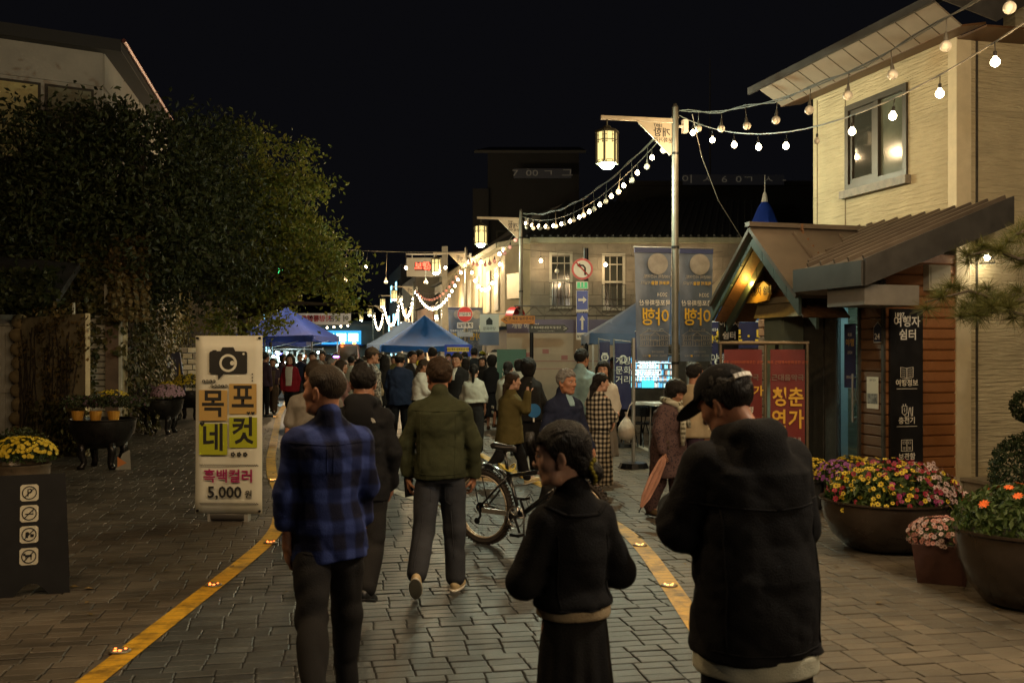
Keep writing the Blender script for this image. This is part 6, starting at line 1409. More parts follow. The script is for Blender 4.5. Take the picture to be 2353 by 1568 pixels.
def check_fabric(name, c0, c1, c2, px, pz, w1=.5, soft=.12, rough=.85, diag=False):
    """woven check in the garment's own space"""
    m = bpy.data.materials.new(name); m.use_nodes = True; nt = m.node_tree; p = nt.nodes["Principled BSDF"]; L = nt.links
    tc = nd(nt, 'ShaderNodeTexCoord'); sep = nd(nt, 'ShaderNodeSeparateXYZ'); ns_ = nd(nt, 'ShaderNodeTexNoise'); ns_.inputs['Scale'].default_value = 5
    L.new(tc.outputs['Object'], ns_.inputs['Vector']); ad = nd(nt, 'ShaderNodeVectorMath', operation='MULTIPLY_ADD'); ad.inputs[1].default_value = (.035,.035,.035); L.new(ns_.outputs['Color'], ad.inputs[0]); L.new(tc.outputs['Object'], ad.inputs[2]); L.new(ad.outputs[0], sep.inputs[0])
    def band(out_, period):
        a = nd(nt, 'ShaderNodeMath', operation='MULTIPLY'); a.inputs[1].default_value = 2*math.pi/period; L.new(out_, a.inputs[0]); b = nd(nt, 'ShaderNodeMath', operation='SINE'); L.new(a.outputs[0], b.inputs[0])
        r = nd(nt, 'ShaderNodeMapRange'); r.interpolation_type = 'SMOOTHSTEP'; r.inputs[1].default_value = -soft+(1-2*w1); r.inputs[2].default_value = soft+(1-2*w1); L.new(b.outputs[0], r.inputs[0]); return r.outputs[0]
    hx = nd(nt, 'ShaderNodeMath', operation='MULTIPLY_ADD'); hx.inputs[1].default_value = .7; L.new(sep.outputs['Y'], hx.inputs[0]); L.new(sep.outputs['X'], hx.inputs[2])
    bx_, bz_ = band(hx.outputs[0], px), band(sep.outputs['Z'], pz)
    s_ = nd(nt, 'ShaderNodeMath', operation='ADD'); L.new(bx_, s_.inputs[0]); L.new(bz_, s_.inputs[1]); hlf = nd(nt, 'ShaderNodeMath', operation='MULTIPLY'); hlf.inputs[1].default_value = .5; L.new(s_.outputs[0], hlf.inputs[0])
    rp = nd(nt, 'ShaderNodeValToRGB'); e = rp.color_ramp.elements; e[0].color = (*c0,1); e[1].color = (*c2,1); q = e.new(.5); q.color = (*c1,1); L.new(hlf.outputs[0], rp.inputs[0]); L.new(rp.outputs[0], p.inputs['Base Color'])
    p.inputs['Roughness'].default_value = rough; p.inputs['Specular IOR Level'].default_value = .2
    n2 = nd(nt, 'ShaderNodeTexNoise'); n2.inputs['Scale'].default_value = 160; L.new(tc.outputs['Object'], n2.inputs['Vector']); bp = nd(nt, 'ShaderNodeBump'); bp.inputs['Strength'].default_value = .3; bp.inputs['Distance'].default_value = .01; L.new(n2.outputs['Fac'], bp.inputs['Height']); L.new(bp.outputs[0], p.inputs['Normal'])
    return m
def blotch(name, cols, scale, rough=.85):
    m = bpy.data.materials.new(name); m.use_nodes = True; nt = m.node_tree; p = nt.nodes["Principled BSDF"]; tc = nd(nt, 'ShaderNodeTexCoord'); n = nd(nt, 'ShaderNodeTexNoise'); n.inputs['Scale'].default_value = scale; n.inputs['Detail'].default_value = 2; nt.links.new(tc.outputs['Object'], n.inputs['Vector'])
    rp = nd(nt, 'ShaderNodeValToRGB'); rp.color_ramp.interpolation = 'CONSTANT'; e = rp.color_ramp.elements; e[0].color = (*cols[0],1); e[1].color = (*cols[-1],1); e[1].position = .60
    for i, c in enumerate(cols[1:-1]): q = e.new(.38+.1*i); q.color = (*c,1)
    nt.links.new(n.outputs['Fac'], rp.inputs[0]); nt.links.new(rp.outputs[0], p.inputs['Base Color']); p.inputs['Roughness'].default_value = rough; return m
# ---------------------------------------------------------------- the people
blk = fabric('black cloth', (.014,.014,.0155)); blk2 = fabric('soft black cloth', (.020,.019,.019)); nvy = fabric('navy cloth', (.018,.022,.045)); nvy2 = fabric('navy denim cloth', (.022,.032,.065))
grn = fabric('dark green cloth', (.042,.046,.024)); jean = fabric('charcoal denim', (.045,.047,.055), .2); olv = fabric('olive cloth', (.105,.085,.032)); gry = fabric('grey cloth', (.19,.17,.145)); wht = fabric('white cloth', (.55,.52,.46)); wht2 = fabric('off white cloth', (.42,.42,.36)); lbl = fabric('light blue cloth', (.24,.36,.40)); brn = fabric('brown cloth', (.10,.07,.05)); redc = fabric('dark red cloth', (.22,.015,.025)); prp = fabric('plum cloth', (.05,.03,.045)); pnk = fabric('dusty pink cloth', (.28,.14,.12)); bei = fabric('beige cloth', (.42,.33,.21)); mint = fabric('pale mint cloth', (.50,.50,.40)); ylw = fabric('yellow cloth', (.60,.48,.04)); orng = fabric('orange cuff cloth', (.42,.055,.02))
plaid = check_fabric('blue plaid', (.006,.007,.022), (.013,.021,.085), (.036,.056,.20), .135, .15, .42, .5)
ging = check_fabric('gingham', (.010,.009,.008), (.13,.11,.09), (.50,.45,.36), .058, .058, .5, .1)
camo = blotch('camouflage', [(.03,.025,.02),(.10,.08,.06),(.36,.32,.27),(.05,.045,.04)], 16); flor = blotch('purple pattern', [(.030,.014,.018),(.085,.045,.042),(.028,.014,.018)], 34); strp = check_fabric('fine stripe', (.03,.03,.03), (.25,.24,.22), (.4,.38,.35), 9.0, .05, .5, .2)
def at(x, d): return XW(x, d)
def shirt_front(root, J, m, w_, z0, z1, name='shirt'):
    """narrow shirt panel showing between open jacket fronts"""
    s, base = J['s'], J['base']; F = Field((-w_*2*s,0,base+z0*s-.02),(w_*2*s,.45*s,base+z1*s+.03), .014); c = J['c']
    F.loft([q[2] for q in c], [a+.010 for a in J['A']], [b+.010 for b in J['B']], [q[0] for q in c], [q[1] for q in c], .02)
    X, Z = F.ax[0][:,None,None], F.ax[2][None,None,:]; t = np.clip((Z-base-z0*s)/((z1-z0)*s),0,1)
    F.d = np.maximum(F.d, np.abs(X)-w_*s*(.75+.25*t)); F.d = np.maximum(F.d, np.maximum(base+z0*s-Z, Z-base-z1*s)); V, Q = F.mesh()
    if len(V): raw_mesh(name, smooth_mesh(V,Q,1), Q, m, root)
phone_m = mat('phone body', (.01,.01,.012), .2); phone_g = emit('phone glow', (.6,.8,1.0), 2.5, False)
def phone(root, J, i, label, off=.09, glow=False):
    M = Matrix.Translation(root.location) @ Matrix.Rotation(root.rotation_euler.z,4,'Z'); p = Vector(J['wr',i])+Vector(J['fd',i])*off
    f = Vector(J['fd',i]); o = thing('phone', label, 'phone'); u = f.orthogonal().normalized(); q = Matrix((u, f, u.cross(f))).transposed().to_4x4(); o.matrix_world = M @ Matrix.Translation(p) @ q
    b = MB().bx(-.036,.036,-.075,.075,-.005,.005).build('case', phone_m, o); MB().bx(-.032,.032,-.07,.07,.0055,.007).build('screen', phone_g if glow else dark_glass, o); return o
def label_pt(root): return Matrix.Translation(root.location) @ Matrix.Rotation(root.rotation_euler.z,4,'Z')
from mathutils.bvhtree import BVHTree
def seams(root, J, part, name, m, runs, r_=.0028):
    """raised seams laid on the back of a garment; runs of (x, z) points"""
    o = J['parts'].get(part)
    if o is None: return
    me = o.data; V = [v.co for v in me.vertices]; bv = BVHTree.FromPolygons(V, [tuple(p.vertices) for p in me.polygons]); mb = MB()
    for run in runs:
        pts = []
        for (x0,z0),(x1,z1) in zip(run[:-1], run[1:]):
            for k in range(10):
                t = k/9; h = bv.ray_cast(Vector((x0+(x1-x0)*t,-1.5,z0+(z1-z0)*t)), Vector((0,1,0)))
                if h[0] is not None: pts.append(h[0]+h[1]*.001)
        if len(pts) > 2: mb.tube(pts, r_, 5)
    if mb.v: mb.build(name, m, root, smooth=True)
# foreground
r, J = person('man in a blue plaid shirt and black trousers walking away, head turned left', at(755,5.0), 5.0, 1.73, 14, dict(mat=plaid, name='shirt', hem=.745, fit=.03, collar=.035, sleeve=.55, cuff=.055, fold=.013, arm=.004), dict(mat=blk2, fit=.022, cuff=.062, fold=.012), ('crop',HAIR_S), SKIN_T, ((-.42,.40,.02),(.10,.04,.02)), ((-.10,.17,.12,.02),(.04,.13,.22,.12)), (.95,-.02), .03, 0, white_shoe, seed=11, curl=.5)
seams(r, J, 'shirt', 'seam', plaid, [[(-.20,1.33),(0,1.315),(.20,1.33)],[(-.015,1.31),(-.015,1.18)],[(.015,1.31),(.015,1.18)]], .0022)
seams(r, J, 'trousers', 'pocket_seam', blk2, [[(-.13,.80),(-.05,.78)],[(.13,.80),(.05,.78)]])
r, J = person('man in a black jacket walking behind the plaid shirt man', at(832,7.0), 7.0, 1.71, -4, dict(mat=blk, hem=.74, fit=.04, hood=True, fold=.012), dict(mat=blk2, fit=.03, cuff=.075, fold=.012), ('short',HAIR), SKIN, ((.02,.05),(-.22,.55)), ((.02,.15,.35,.1),(-.05,.2,.4,.1)), (.12,.12), .03, 0, black_shoe, seed=12)
lg = MB()
for k in range(3): lg.tube([(.10+.018*math.cos(t)*(1-.25*k)*1.5, -.172, 1.29+.03*math.sin(t)*(1-.25*k)) for t in np.linspace(0,1.6,6)], .0025, 4)
lg.build('chest_emblem', white_ink, r)
r, J = person('man in a dark green shirt jacket and charcoal jeans walking away with a phone', at(1010,7.4), 7.4, 1.75, -4, dict(mat=grn, hem=.83, fit=.024, collar=.04, fold=.010, arm=.004), dict(mat=jean, fit=.026, cuff=.076, fold=.012), ('short',HAIR_B), SKIN_T, ((-.22,.55,.05,-.75),(.10,.10,.05)), ((-.02,.30,.10,.04),(.06,.30,.14,.04)), (.42,.03), .03, 0, white_shoe, seed=13, curl=.6, wide=1.04)
seams(r, J, 'jacket', 'seam', grn, [[(-.20,1.345),(0,1.335),(.20,1.345)],[(-.13,1.33),(-.125,.86)],[(.13,1.33),(.125,.86)],[(-.18,.885),(0,.875),(.18,.885)]], .0030)
seams(r, J, 'trousers', 'pocket_seam', jean, [[(-.14,.80),(-.05,.79),(-.05,.68),(-.09,.65),(-.14,.69)],[(.14,.80),(.05,.79),(.05,.68),(.09,.65),(.14,.69)],[(-.10,.60),(-.13,.25)],[(.09,.60),(.11,.25)]], .0022)
for i in (0,1):
    a, f = Vector(J['wr',i]), Vector(J['fd',i]); MB().cyl(a-f*.045, a-f*.010, .043, .041, 16, cap=False).build('cuff', orng, r, smooth=True)
phone(r, J, 0, 'dark phone held low in the left hand of the green jacket man')
r, J = person('young woman in a cropped black jacket and black skirt looking left, hair in a bun', at(1318,3.55), 3.55, 1.545, 24, dict(mat=blk, hem=.985, fit=.020, collar=.012, fold=.008, arm=.010, under=(.948,.99,bei), under_fit=.005), dict(kind='skirt', mat=blk2, hem=.22, flare=.035), ('bun',HAIR), SKIN_F, ((.05,.1),(-.12,.2)), ((.02,.36,1.45,.45),(.02,.36,1.45,.45)), (.98,.10), .02, 0, black_shoe, True, seed=14, curl=.9, face_detail=True, wide=.86)
HMx = Matrix.Translation(Vector(J['pivot']+J['head'])) @ Matrix(J['HM'].tolist()).to_4x4() @ Matrix.Translation(-Vector(J['pivot']))
sc_ = MB()
for k in range(16): a = k*.393; sc_.sphere((.040*math.cos(a),-.110+.006*math.sin(a*3),-.062+.040*math.sin(a)), .010, 7, 5)
o = sc_.build('scrunchie', fabric('mustard cloth', (.16,.135,.02)), r, smooth=True); o.matrix_local = HMx
o = MB().tube([(.02,.105,.088),(.045,.108,.055),(.06,.092,.0)],[.013,.009,.003],7).tube([(-.0,.108,.09),(-.02,.114,.062),(-.03,.112,.034)],[.015,.011,.003],7).tube([(-.03,.1,.09),(-.052,.102,.05),(-.068,.085,-.01)],[.013,.010,.003],7).build('fringe', HAIR, r, smooth=True); o.matrix_local = HMx
seams(r, J, 'jacket', 'seam', blk, [[(-.095,1.14),(-.10,.89)],[(.095,1.14),(.10,.89)],[(-.14,.885),(0,.88),(.14,.885)]], .003)
seams(r, J, 'jacket', 'collar_edge', blk, [[(-.12,1.235),(-.06,1.205),(.06,1.205),(.12,1.235)]], .007)
r, J = person('tall man in a loose black hooded jacket and black cap looking down at his hands', at(1735,3.75), 3.75, 1.765, 18, dict(mat=blk, hem=.64, fit=.062, hood=True, fold=.010, arm=.022, under=(.575,.7,mint), under_fit=.012, pw=2.6), dict(mat=blk2, fit=.05, cuff=.09), ('short',HAIR), SKIN_T, ((.05,.05),(-.12,.2)), ((.30,.22,1.35,.35),(.08,.16,1.05,.30)), (.50,.50), .11, 0, black_shoe, seed=15, cap=(fabric('black cap cloth',(.012,.012,.013)), white_ink), wide=1.05, curl=.9)
seams(r, J, 'jacket', 'seam', blk, [[(-.27,1.22),(0,1.20),(.27,1.22)],[(-.19,1.2),(-.20,.70)],[(.19,1.2),(.20,.70)],[(-.26,.70),(0,.69),(.26,.70)]], .004)
# middle distance
r, J = person('older man with grey hair in a navy zip jacket walking towards us on the right', at(1292,9.9), 9.9, 1.63, -140, dict(mat=nvy, hem=.72, fit=.05, collar=.05, fold=.012), dict(mat=blk2, fit=.03), ('short',HAIR_G), SKIN_T, ((.25,.1),(-.2,.3)), ((.15,.2,.5,.1),(-.1,.2,.4,.1)), (.10,.05), .04, 0, black_shoe, seed=16, face_detail=True, wide=1.08)
shirt_front(r, J, lbl, .05, 1.34, 1.50, 'collar')
r, J = person('woman in an olive coat striding right with a phone at her ear', at(1170,13.2), 13.2, 1.56, -78, dict(mat=olv, hem=.66, fit=.065, fold=.014, flare=.05), dict(mat=blk, fit=.03), ('lowpony',HAIR_B), SKIN_F, ((.42,.12),(-.40,.35)), ((.1,.1,.4,.1),(.80,.30,2.25,-.10)), (0,.05), .03, 1, white_shoe, True, seed=17, face_detail=True, curl=.9)
MB().bx(-.16,-.02,-.215,-.205,1.02,1.05).bx(-.14,-.04,-.215,-.205,.95,.98).build('coat_print', wht2, r)
phone(r, J, 1, 'dark phone at the ear of the olive coat woman', .08)
r, J = person('woman in a black and cream gingham dress looking right', at(1374,12.2), 12.2, 1.53, -42, dict(mat=ging, name='bodice', hem=.93, fit=.035, sleeve=.6, fold=.010), dict(kind='skirt', mat=ging, hem=.16, flare=.045), ('lowpony',HAIR), SKIN_F, ((.05,.1),(-.1,.2)), ((.35,.12,1.35,.35),(.35,.12,1.35,.35)), (-.62,.08), .0, 1, black_shoe, True, seed=18, face_detail=True)
r, J = person('older woman in a dark purple patterned coat with pale scarf carrying an umbrella', at(1535,10.6), 10.6, 1.50, -138, dict(mat=flor, hem=.50, fit=.075, fold=.012, collar=.03), dict(mat=flor, fit=.035, cuff=.08), ('perm',HAIR), SKIN, ((.1,.1),(-.15,.25)), ((-.05,.15,.35,.1),(.10,.42,.20,.0)), (.0,.45), .06, 1, fabric('brown shoe', (.09,.06,.03)), True, seed=19)
Mx = label_pt(r); scf = MB(); nk = Vector(J['neck'])
scf.tube([nk+Vector((-.07,-.02,.02)), nk+Vector((-.05,.09,.0)), nk+Vector((.03,.11,-.02)), nk+Vector((.09,.05,.02)), nk+Vector((.05,-.07,.03)), nk+Vector((-.07,-.02,.02))], .035, 8).tube([nk+Vector((.0,.11,-.02)), nk+Vector((.03,.20,-.14)), nk+Vector((.05,.21,-.30)), nk+Vector((.04,.20,-.44))], [.03,.034,.03,.022], 8).tube([nk+Vector((.0,.11,-.02)), nk+Vector((-.03,.20,-.12)), nk+Vector((-.05,.21,-.26))], [.03,.03,.022], 8)
scf.build('scarf', check_fabric('scarf check', (.10,.09,.06), (.34,.32,.24), (.5,.48,.38), .06, .05, .5, .3), r, smooth=True)
hp = Mx @ Vector(J['wr',1]+J['fd',1]*.07); um = thing('umbrella', 'folded dusty pink umbrella pointing down from the hand of the patterned coat woman', 'umbrella', hp, 0)
tip = Vector((XW(1462,10.2)-hp.x, -.35, .16-hp.z)); u_ = tip.normalized(); fold_m = fabric('umbrella cloth', (.33,.17,.12), .3)
ub = MB(); n_ = 16; x_ = u_.orthogonal().normalized(); y_ = u_.cross(x_); vs, fs = [], []
prof = [(.0,.02),(.08,.045),(.30,.062),(.52,.048),(tip.length-.06,.014)]
for L_, rr in prof:
    for k in range(n_): a = 2*math.pi*k/n_; q = rr*(1 if k % 2 else .68); vs.append(u_*L_+x_*(q*math.cos(a))+y_*(q*math.sin(a)))
for i in range(len(prof)-1):
    for k in range(n_): fs.append((i*n_+k,i*n_+(k+1)%n_,(i+1)*n_+(k+1)%n_,(i+1)*n_+k))
ub.add(vs, fs).build('canopy', fold_m, um); MB().cyl(u_*-.10, tip, .006, n=8).build('shaft', black_metal, um); MB().tube([u_*-.10, u_*-.15+x_*.01, u_*-.16+x_*.05, u_*-.12+x_*.07], .011, 8).build('handle', brn, um, smooth=True)
person('man in a beige waistcoat half hidden beyond the patterned coat woman', at(1592,11.6), 11.6, 1.66, -60, dict(mat=bei, hem=.8, fit=.04), dict(mat=prp, fit=.03), ('short',HAIR), SKIN, ((.1,.1),(-.1,.2)), lod=2, seed=20)
person('tall man in a light blue shirt standing with his back to us', at(1333,14.6), 14.6, 1.83, -12, dict(mat=lbl, name='shirt', hem=.80, fit=.045, collar=.03, sleeve=.3, fold=.012), dict(mat=jean, fit=.025), ('short',HAIR), SKIN, arms=((.1,.15,.3,.1),(.3,.15,.6,.1)), head=(-.55,.05), lod=1, seed=21)
person('woman in a loose white blouse facing us behind the gingham dress', at(1386,13.7), 13.7, 1.66, 168, dict(mat=wht, name='blouse', hem=.85, fit=.05, fold=.012), dict(kind='skirt', mat=gry, hem=.35), ('long',HAIR), SKIN_F, arms=((.1,.2,.3,.1),(.1,.2,.3,.1)), lod=1, fem=True, seed=22, face_detail=True)
person('short woman all in black walking right past the television', at(1420,20.3), 20.3, 1.45, -75, dict(mat=blk, hem=.75, fit=.05), dict(mat=blk, fit=.04), ('bob',HAIR), SKIN_F, ((.4,.1),(-.45,.3)), ((.2,.1,.3,.1),(-.2,.15,.5,.1)), lod=2, fem=True, seed=23)
person('woman with wavy black hair and black top beside the olive coat', at(1213,14.4), 14.4, 1.68, 5, dict(mat=blk2, hem=.80, fit=.055), dict(mat=blk, fit=.05), ('perm',HAIR), SKIN_F, arms=((.0,.15,.3,.1),(.05,.28,.5,-.15)), lod=1, fem=True, seed=24)
fan = thing('hand_fan', 'small bright blue paddle fan held beside the olive coat woman', 'fan', (XW(1226,14.2),14.2,.93)); MB().cyl((0,0,0),(0,-.006,0),.10,n=24).build('paddle', mat('fan blue', (.02,.16,.42), .4), fan, auto=30); MB().bx(-.012,.012,-.004,.004,-.16,-.098).build('handle', white_paint, fan)
person('girl with a white headband and white jacket left of the olive coat', at(1166,17.0), 17.0, 1.62, -20, dict(mat=wht2, hem=.82, fit=.05), dict(mat=blk, fit=.03), ('bun',HAIR), SKIN_F, lod=2, fem=True, seed=25)
person('girl with a long ponytail in a short white top and dark wide trousers', at(1088,17.2), 17.2, 1.57, -3, dict(mat=wht2, name='top', hem=.98, fit=.06, flare=.1, fold=.012), dict(mat=blk2, fit=.06, cuff=.10), ('pony',HAIR), SKIN_F, ((.1,.1),(-.15,.25)), ((.1,.25,.2,.0),(.1,.25,.2,.0)), lod=1, fem=True, seed=26)
r, J = person('man in a dark suit turning towards us beside the ponytail girl', at(1052,18.6), 18.6, 1.77, 145, dict(mat=blk2, hem=.72, fit=.045), dict(mat=blk, fit=.03), ('short',HAIR), SKIN, lod=1, seed=27, head=(.2,.1), face_detail=True); shirt_front(r, J, wht, .045, 1.22, 1.47)
person('man in a navy jacket and grey cap walking away', at(918,19.4), 19.4, 1.76, 2, dict(mat=nvy2, hem=.72, fit=.06, fold=.012), dict(mat=blk, fit=.03), ('short',HAIR), SKIN, ((-.2,.3),(.2,.05)), ((.05,.2,.3,.1),(.05,.2,.3,.1)), lod=1, seed=28, cap=(fabric('grey cap cloth', (.13,.12,.10)),), wide=1.1)
r, J = person('dark suited man facing right behind the navy jacket man', at(945,22.4), 22.4, 1.80, -125, dict(mat=blk2, hem=.72, fit=.04), dict(mat=blk, fit=.03), ('short',HAIR), SKIN, lod=2, seed=29); shirt_front(r, J, wht, .045, 1.22, 1.47)
r, J = person('woman in a white blouse with rolled sleeves looking at something in her hands', at(966,18.3), 18.3, 1.65, -85, dict(mat=wht, name='blouse', hem=.92, fit=.06, sleeve=.55, fold=.012), dict(kind='skirt', mat=blk, hem=.4), ('lowpony',HAIR_B), SKIN_T, ((.05,.1),(-.1,.2)), ((.3,.1,1.4,.2),(.3,.1,1.5,.2)), (.0,.15), .03, 1, fem=True, seed=30, curl=.8, face_detail=True)
MB().bx(-.05,.04,.155,.165,.62,.95).build('apron_tie', wht, r)
person('man in a pale checked shirt with his back to us under the light blue tent', at(993,22.0), 22.0, 1.88, 0, dict(mat=strp, name='shirt', hem=.80, fit=.04, sleeve=.3), dict(mat=blk, fit=.03), ('short',HAIR), SKIN, lod=2, seed=31)
r, J = person('steward in a bright yellow vest in profile under the light blue tent', at(962,26), 26, 1.83, -80, dict(mat=ylw, name='vest', hem=.8, fit=.05), dict(mat=blk), ('short',HAIR), SKIN, lod=2, seed=32)
person('woman in a long black dress with wavy hair walking away', at(1130,22.6), 22.6, 1.70, -8, dict(mat=blk, hem=.85, fit=.06), dict(kind='skirt', mat=blk, hem=.3, flare=.05), ('perm',HAIR), SKIN, ((.1,.1),(-.25,.35)), ((.1,.2,.2,.1),(.1,.2,.2,.1)), lod=2, fem=True, seed=33, shoes=fabric('tan shoe', (.10,.05,.03)))
r, J = person('woman with glasses facing us with a hand to her ear', at(1108,25), 25, 1.66, 172, dict(mat=blk2, hem=.8, fit=.04), dict(mat=blk), ('bob',HAIR), SKIN_F, arms=((.8,.3,2.2,-.1),(.1,.2,.3,.1)), lod=2, fem=True, seed=34, face_detail=True)
person('woman with long hair and a striped top, back to us behind the suit', at(1069,24), 24, 1.64, 0, dict(mat=strp, hem=.85, fit=.04), dict(mat=blk), ('long',HAIR), SKIN_F, lod=2, fem=True, seed=35)
person('man in a black jacket and black cap, back to us below the stall sign', at(1089,29), 29, 1.88, 10, dict(mat=blk, hem=.8, fit=.05), dict(mat=blk), ('short',HAIR), SKIN, lod=2, seed=36, cap=(blk,))
person('person in a yellow green cap behind the black cap man', at(1106,32), 32, 1.78, -60, dict(mat=gry, hem=.8, fit=.05), dict(mat=blk), ('short',HAIR), SKIN, lod=2, seed=37, cap=(fabric('lime cap cloth', (.35,.38,.04)),))
person('man in a black cap looking left before the shop shutter', at(1138,27), 27, 1.82, 70, dict(mat=gry, hem=.8, fit=.05), dict(mat=jean), ('short',HAIR), SKIN, lod=2, seed=38, cap=(blk,))
r, J = person('woman in a yellow top with her hair up by the stall sign', at(1068,30), 30, 1.78, 60, dict(mat=ylw, hem=.8, fit=.04), dict(mat=blk), ('bun',HAIR), SKIN_F, lod=2, fem=True, seed=39)
person('big bearded man in a camouflage jacket and brown cap facing right', at(847,17.6), 17.6, 1.86, -68, dict(mat=camo, hem=.74, fit=.07, sleeve=.6, fold=.012), dict(mat=gry, fit=.04, cuff=.09), ('short',HAIR_B), SKIN_T, ((.05,.1),(-.1,.15)), ((.1,.15,.3,.1),(.1,.2,.2,.1)), (0,.1), .02, 1, seed=40, cap=(fabric('brown cap cloth', (.09,.06,.04)),), wide=1.12, face_detail=True)
r, J = person('woman with long hair in a dark red cardigan over white walking towards us', at(667,24.8), 24.8, 1.74, 176, dict(mat=redc, name='cardigan', hem=.78, fit=.05), dict(mat=blk, fit=.02), ('long',HAIR), SKIN_F, ((.25,.1),(-.25,.35)), ((-.1,.2,.2,.1),(.1,.2,.2,.1)), lod=1, fem=True, seed=41, face_detail=True, shoes=white_shoe); shirt_front(r, J, wht, .10, .93, 1.42)
r, J = person('girl in brown overalls under a blue glowing headband', at(627,28.5), 28.5, 1.62, 178, dict(mat=prp, hem=.9, fit=.04, sleeve=.3), dict(mat=brn, fit=.05, cuff=.09), ('bun',HAIR), SKIN, ((.3,.1),(-.2,.5)), lod=2, fem=True, seed=42, face_detail=True); shirt_front(r, J, brn, .12, .9, 1.35, 'bib')
person('person in a plum top at the left edge of the crowd by the stall', at(608,27), 27, 1.76, -40, dict(mat=prp, hem=.8, fit=.05), dict(mat=blk), ('short',HAIR), SKIN, lod=2, seed=43)
r, J = person('young man in a dark jacket over a white shirt facing us', at(719,25), 25, 1.78, 175, dict(mat=blk2, hem=.75, fit=.05), dict(mat=blk), ('short',HAIR), SKIN_F, lod=1, seed=44, face_detail=True); shirt_front(r, J, wht2, .05, 1.1, 1.46)
person('man in a brown jacket facing us just behind the young man', at(741,28), 28, 1.80, 170, dict(mat=brn, hem=.75, fit=.05), dict(mat=blk), ('short',HAIR), SKIN_T, lod=2, seed=45, face_detail=True)
person('grey haired man in profile looking right in the crowd', at(760,20.5), 20.5, 1.66, -85, dict(mat=gry, hem=.75, fit=.05), dict(mat=jean), ('crop',HAIR_G), SKIN_T, lod=1, seed=46, face_detail=True)
person('woman in dusty pink looking right with a raised hand', at(781,18.5), 18.5, 1.62, -75, dict(mat=pnk, hem=.8, fit=.05), dict(mat=blk), ('bob',HAIR_B), SKIN_T, arms=((.6,.2,1.9,.0),(.2,.1,.3,.1)), lod=1, fem=True, seed=47, face_detail=True)
person('man with cropped brown hair in a grey T shirt ahead of the plaid shirt man', at(724,8.7), 8.7, 1.73, 8, dict(mat=gry, name='shirt', hem=.78, fit=.05, sleeve=.3, fold=.010), dict(mat=wht2, fit=.03), ('crop',HAIR_S), SKIN_T, ((.1,.1),(-.2,.4)), ((-.05,.24,.2,.05),(.1,.2,.4,.1)), (.0,.1), .02, 0, seed=48)
person('girl in a white dress with her back to us near the red van', at(806,26), 26, 1.66, -20, dict(mat=wht2, hem=.85, fit=.06), dict(kind='skirt', mat=wht2, hem=.4), ('short',HAIR), SKIN_F, lod=2, fem=True, seed=49)
person('girl in a white top with a ponytail facing right near the white car', at(826,24), 24, 1.62, -70, dict(mat=wht, hem=.85, fit=.05), dict(mat=wht2), ('pony',HAIR), SKIN_F, lod=2, fem=True, seed=50)
person('woman with long hair and a dark coat holding a pale bag', at(884,21.5), 21.5, 1.72, 15, dict(mat=blk2, hem=.6, fit=.05), dict(mat=blk), ('long',HAIR), SKIN, lod=2, fem=True, seed=51)
hb = thing('handbag', 'small pale handbag on the arm of the dark coat woman', 'bag', (XW(872,21.3),21.2,.92)); MB().lathe([(0,-.1),(.09,-.09),(.11,0),(.08,.08),(.0,.09)],12,sy=.6).build('bag', bei, hb, smooth=True); MB().tube([(-.07,0,.07),(-.05,0,.2),(.05,0,.2),(.07,0,.07)],.008,5).build('strap', bei, hb)
for i, (x, d, H, f, m, hr, lb, fm) in enumerate([(690,33,1.72,170,nvy,'short','man in navy facing us beyond the young man',False),(772,34,1.76,10,gry,'short','man in grey walking away beyond the grey haired man',False),(812,40,1.66,0,blk,'bob','woman in black walking away toward the red van',True),(648,33,1.7,-90,prp,'bob','woman shopping at the lit stall in profile',True),(700,40,1.74,180,blk,'short','dark figure in front of the lit stall',False),(1030,31,1.72,180,blk2,'short','man in black behind the dark suit under the tent edge',False),(905,31,1.66,175,olv,'bob','woman in olive facing us before the light blue tent',True),(1192,21,1.62,20,wht2,'bob','woman in off white near the green board, back to us',True),(868,28,1.7,-30,lbl,'short','man in pale blue beyond the camouflage jacket',False),(1408,22.4,1.66,170,wht2,'short','attendant in white behind the flag banners',False)]):
    person(lb, at(x,d), d, H, f, dict(mat=m, hem=.78, fit=.05), dict(mat=blk if i % 2 else jean, fit=.03), (hr,HAIR), SKIN, ((.2,.1),(-.2,.3)), lod=2, fem=fm, seed=60+i, face_detail=abs(f) > 120)
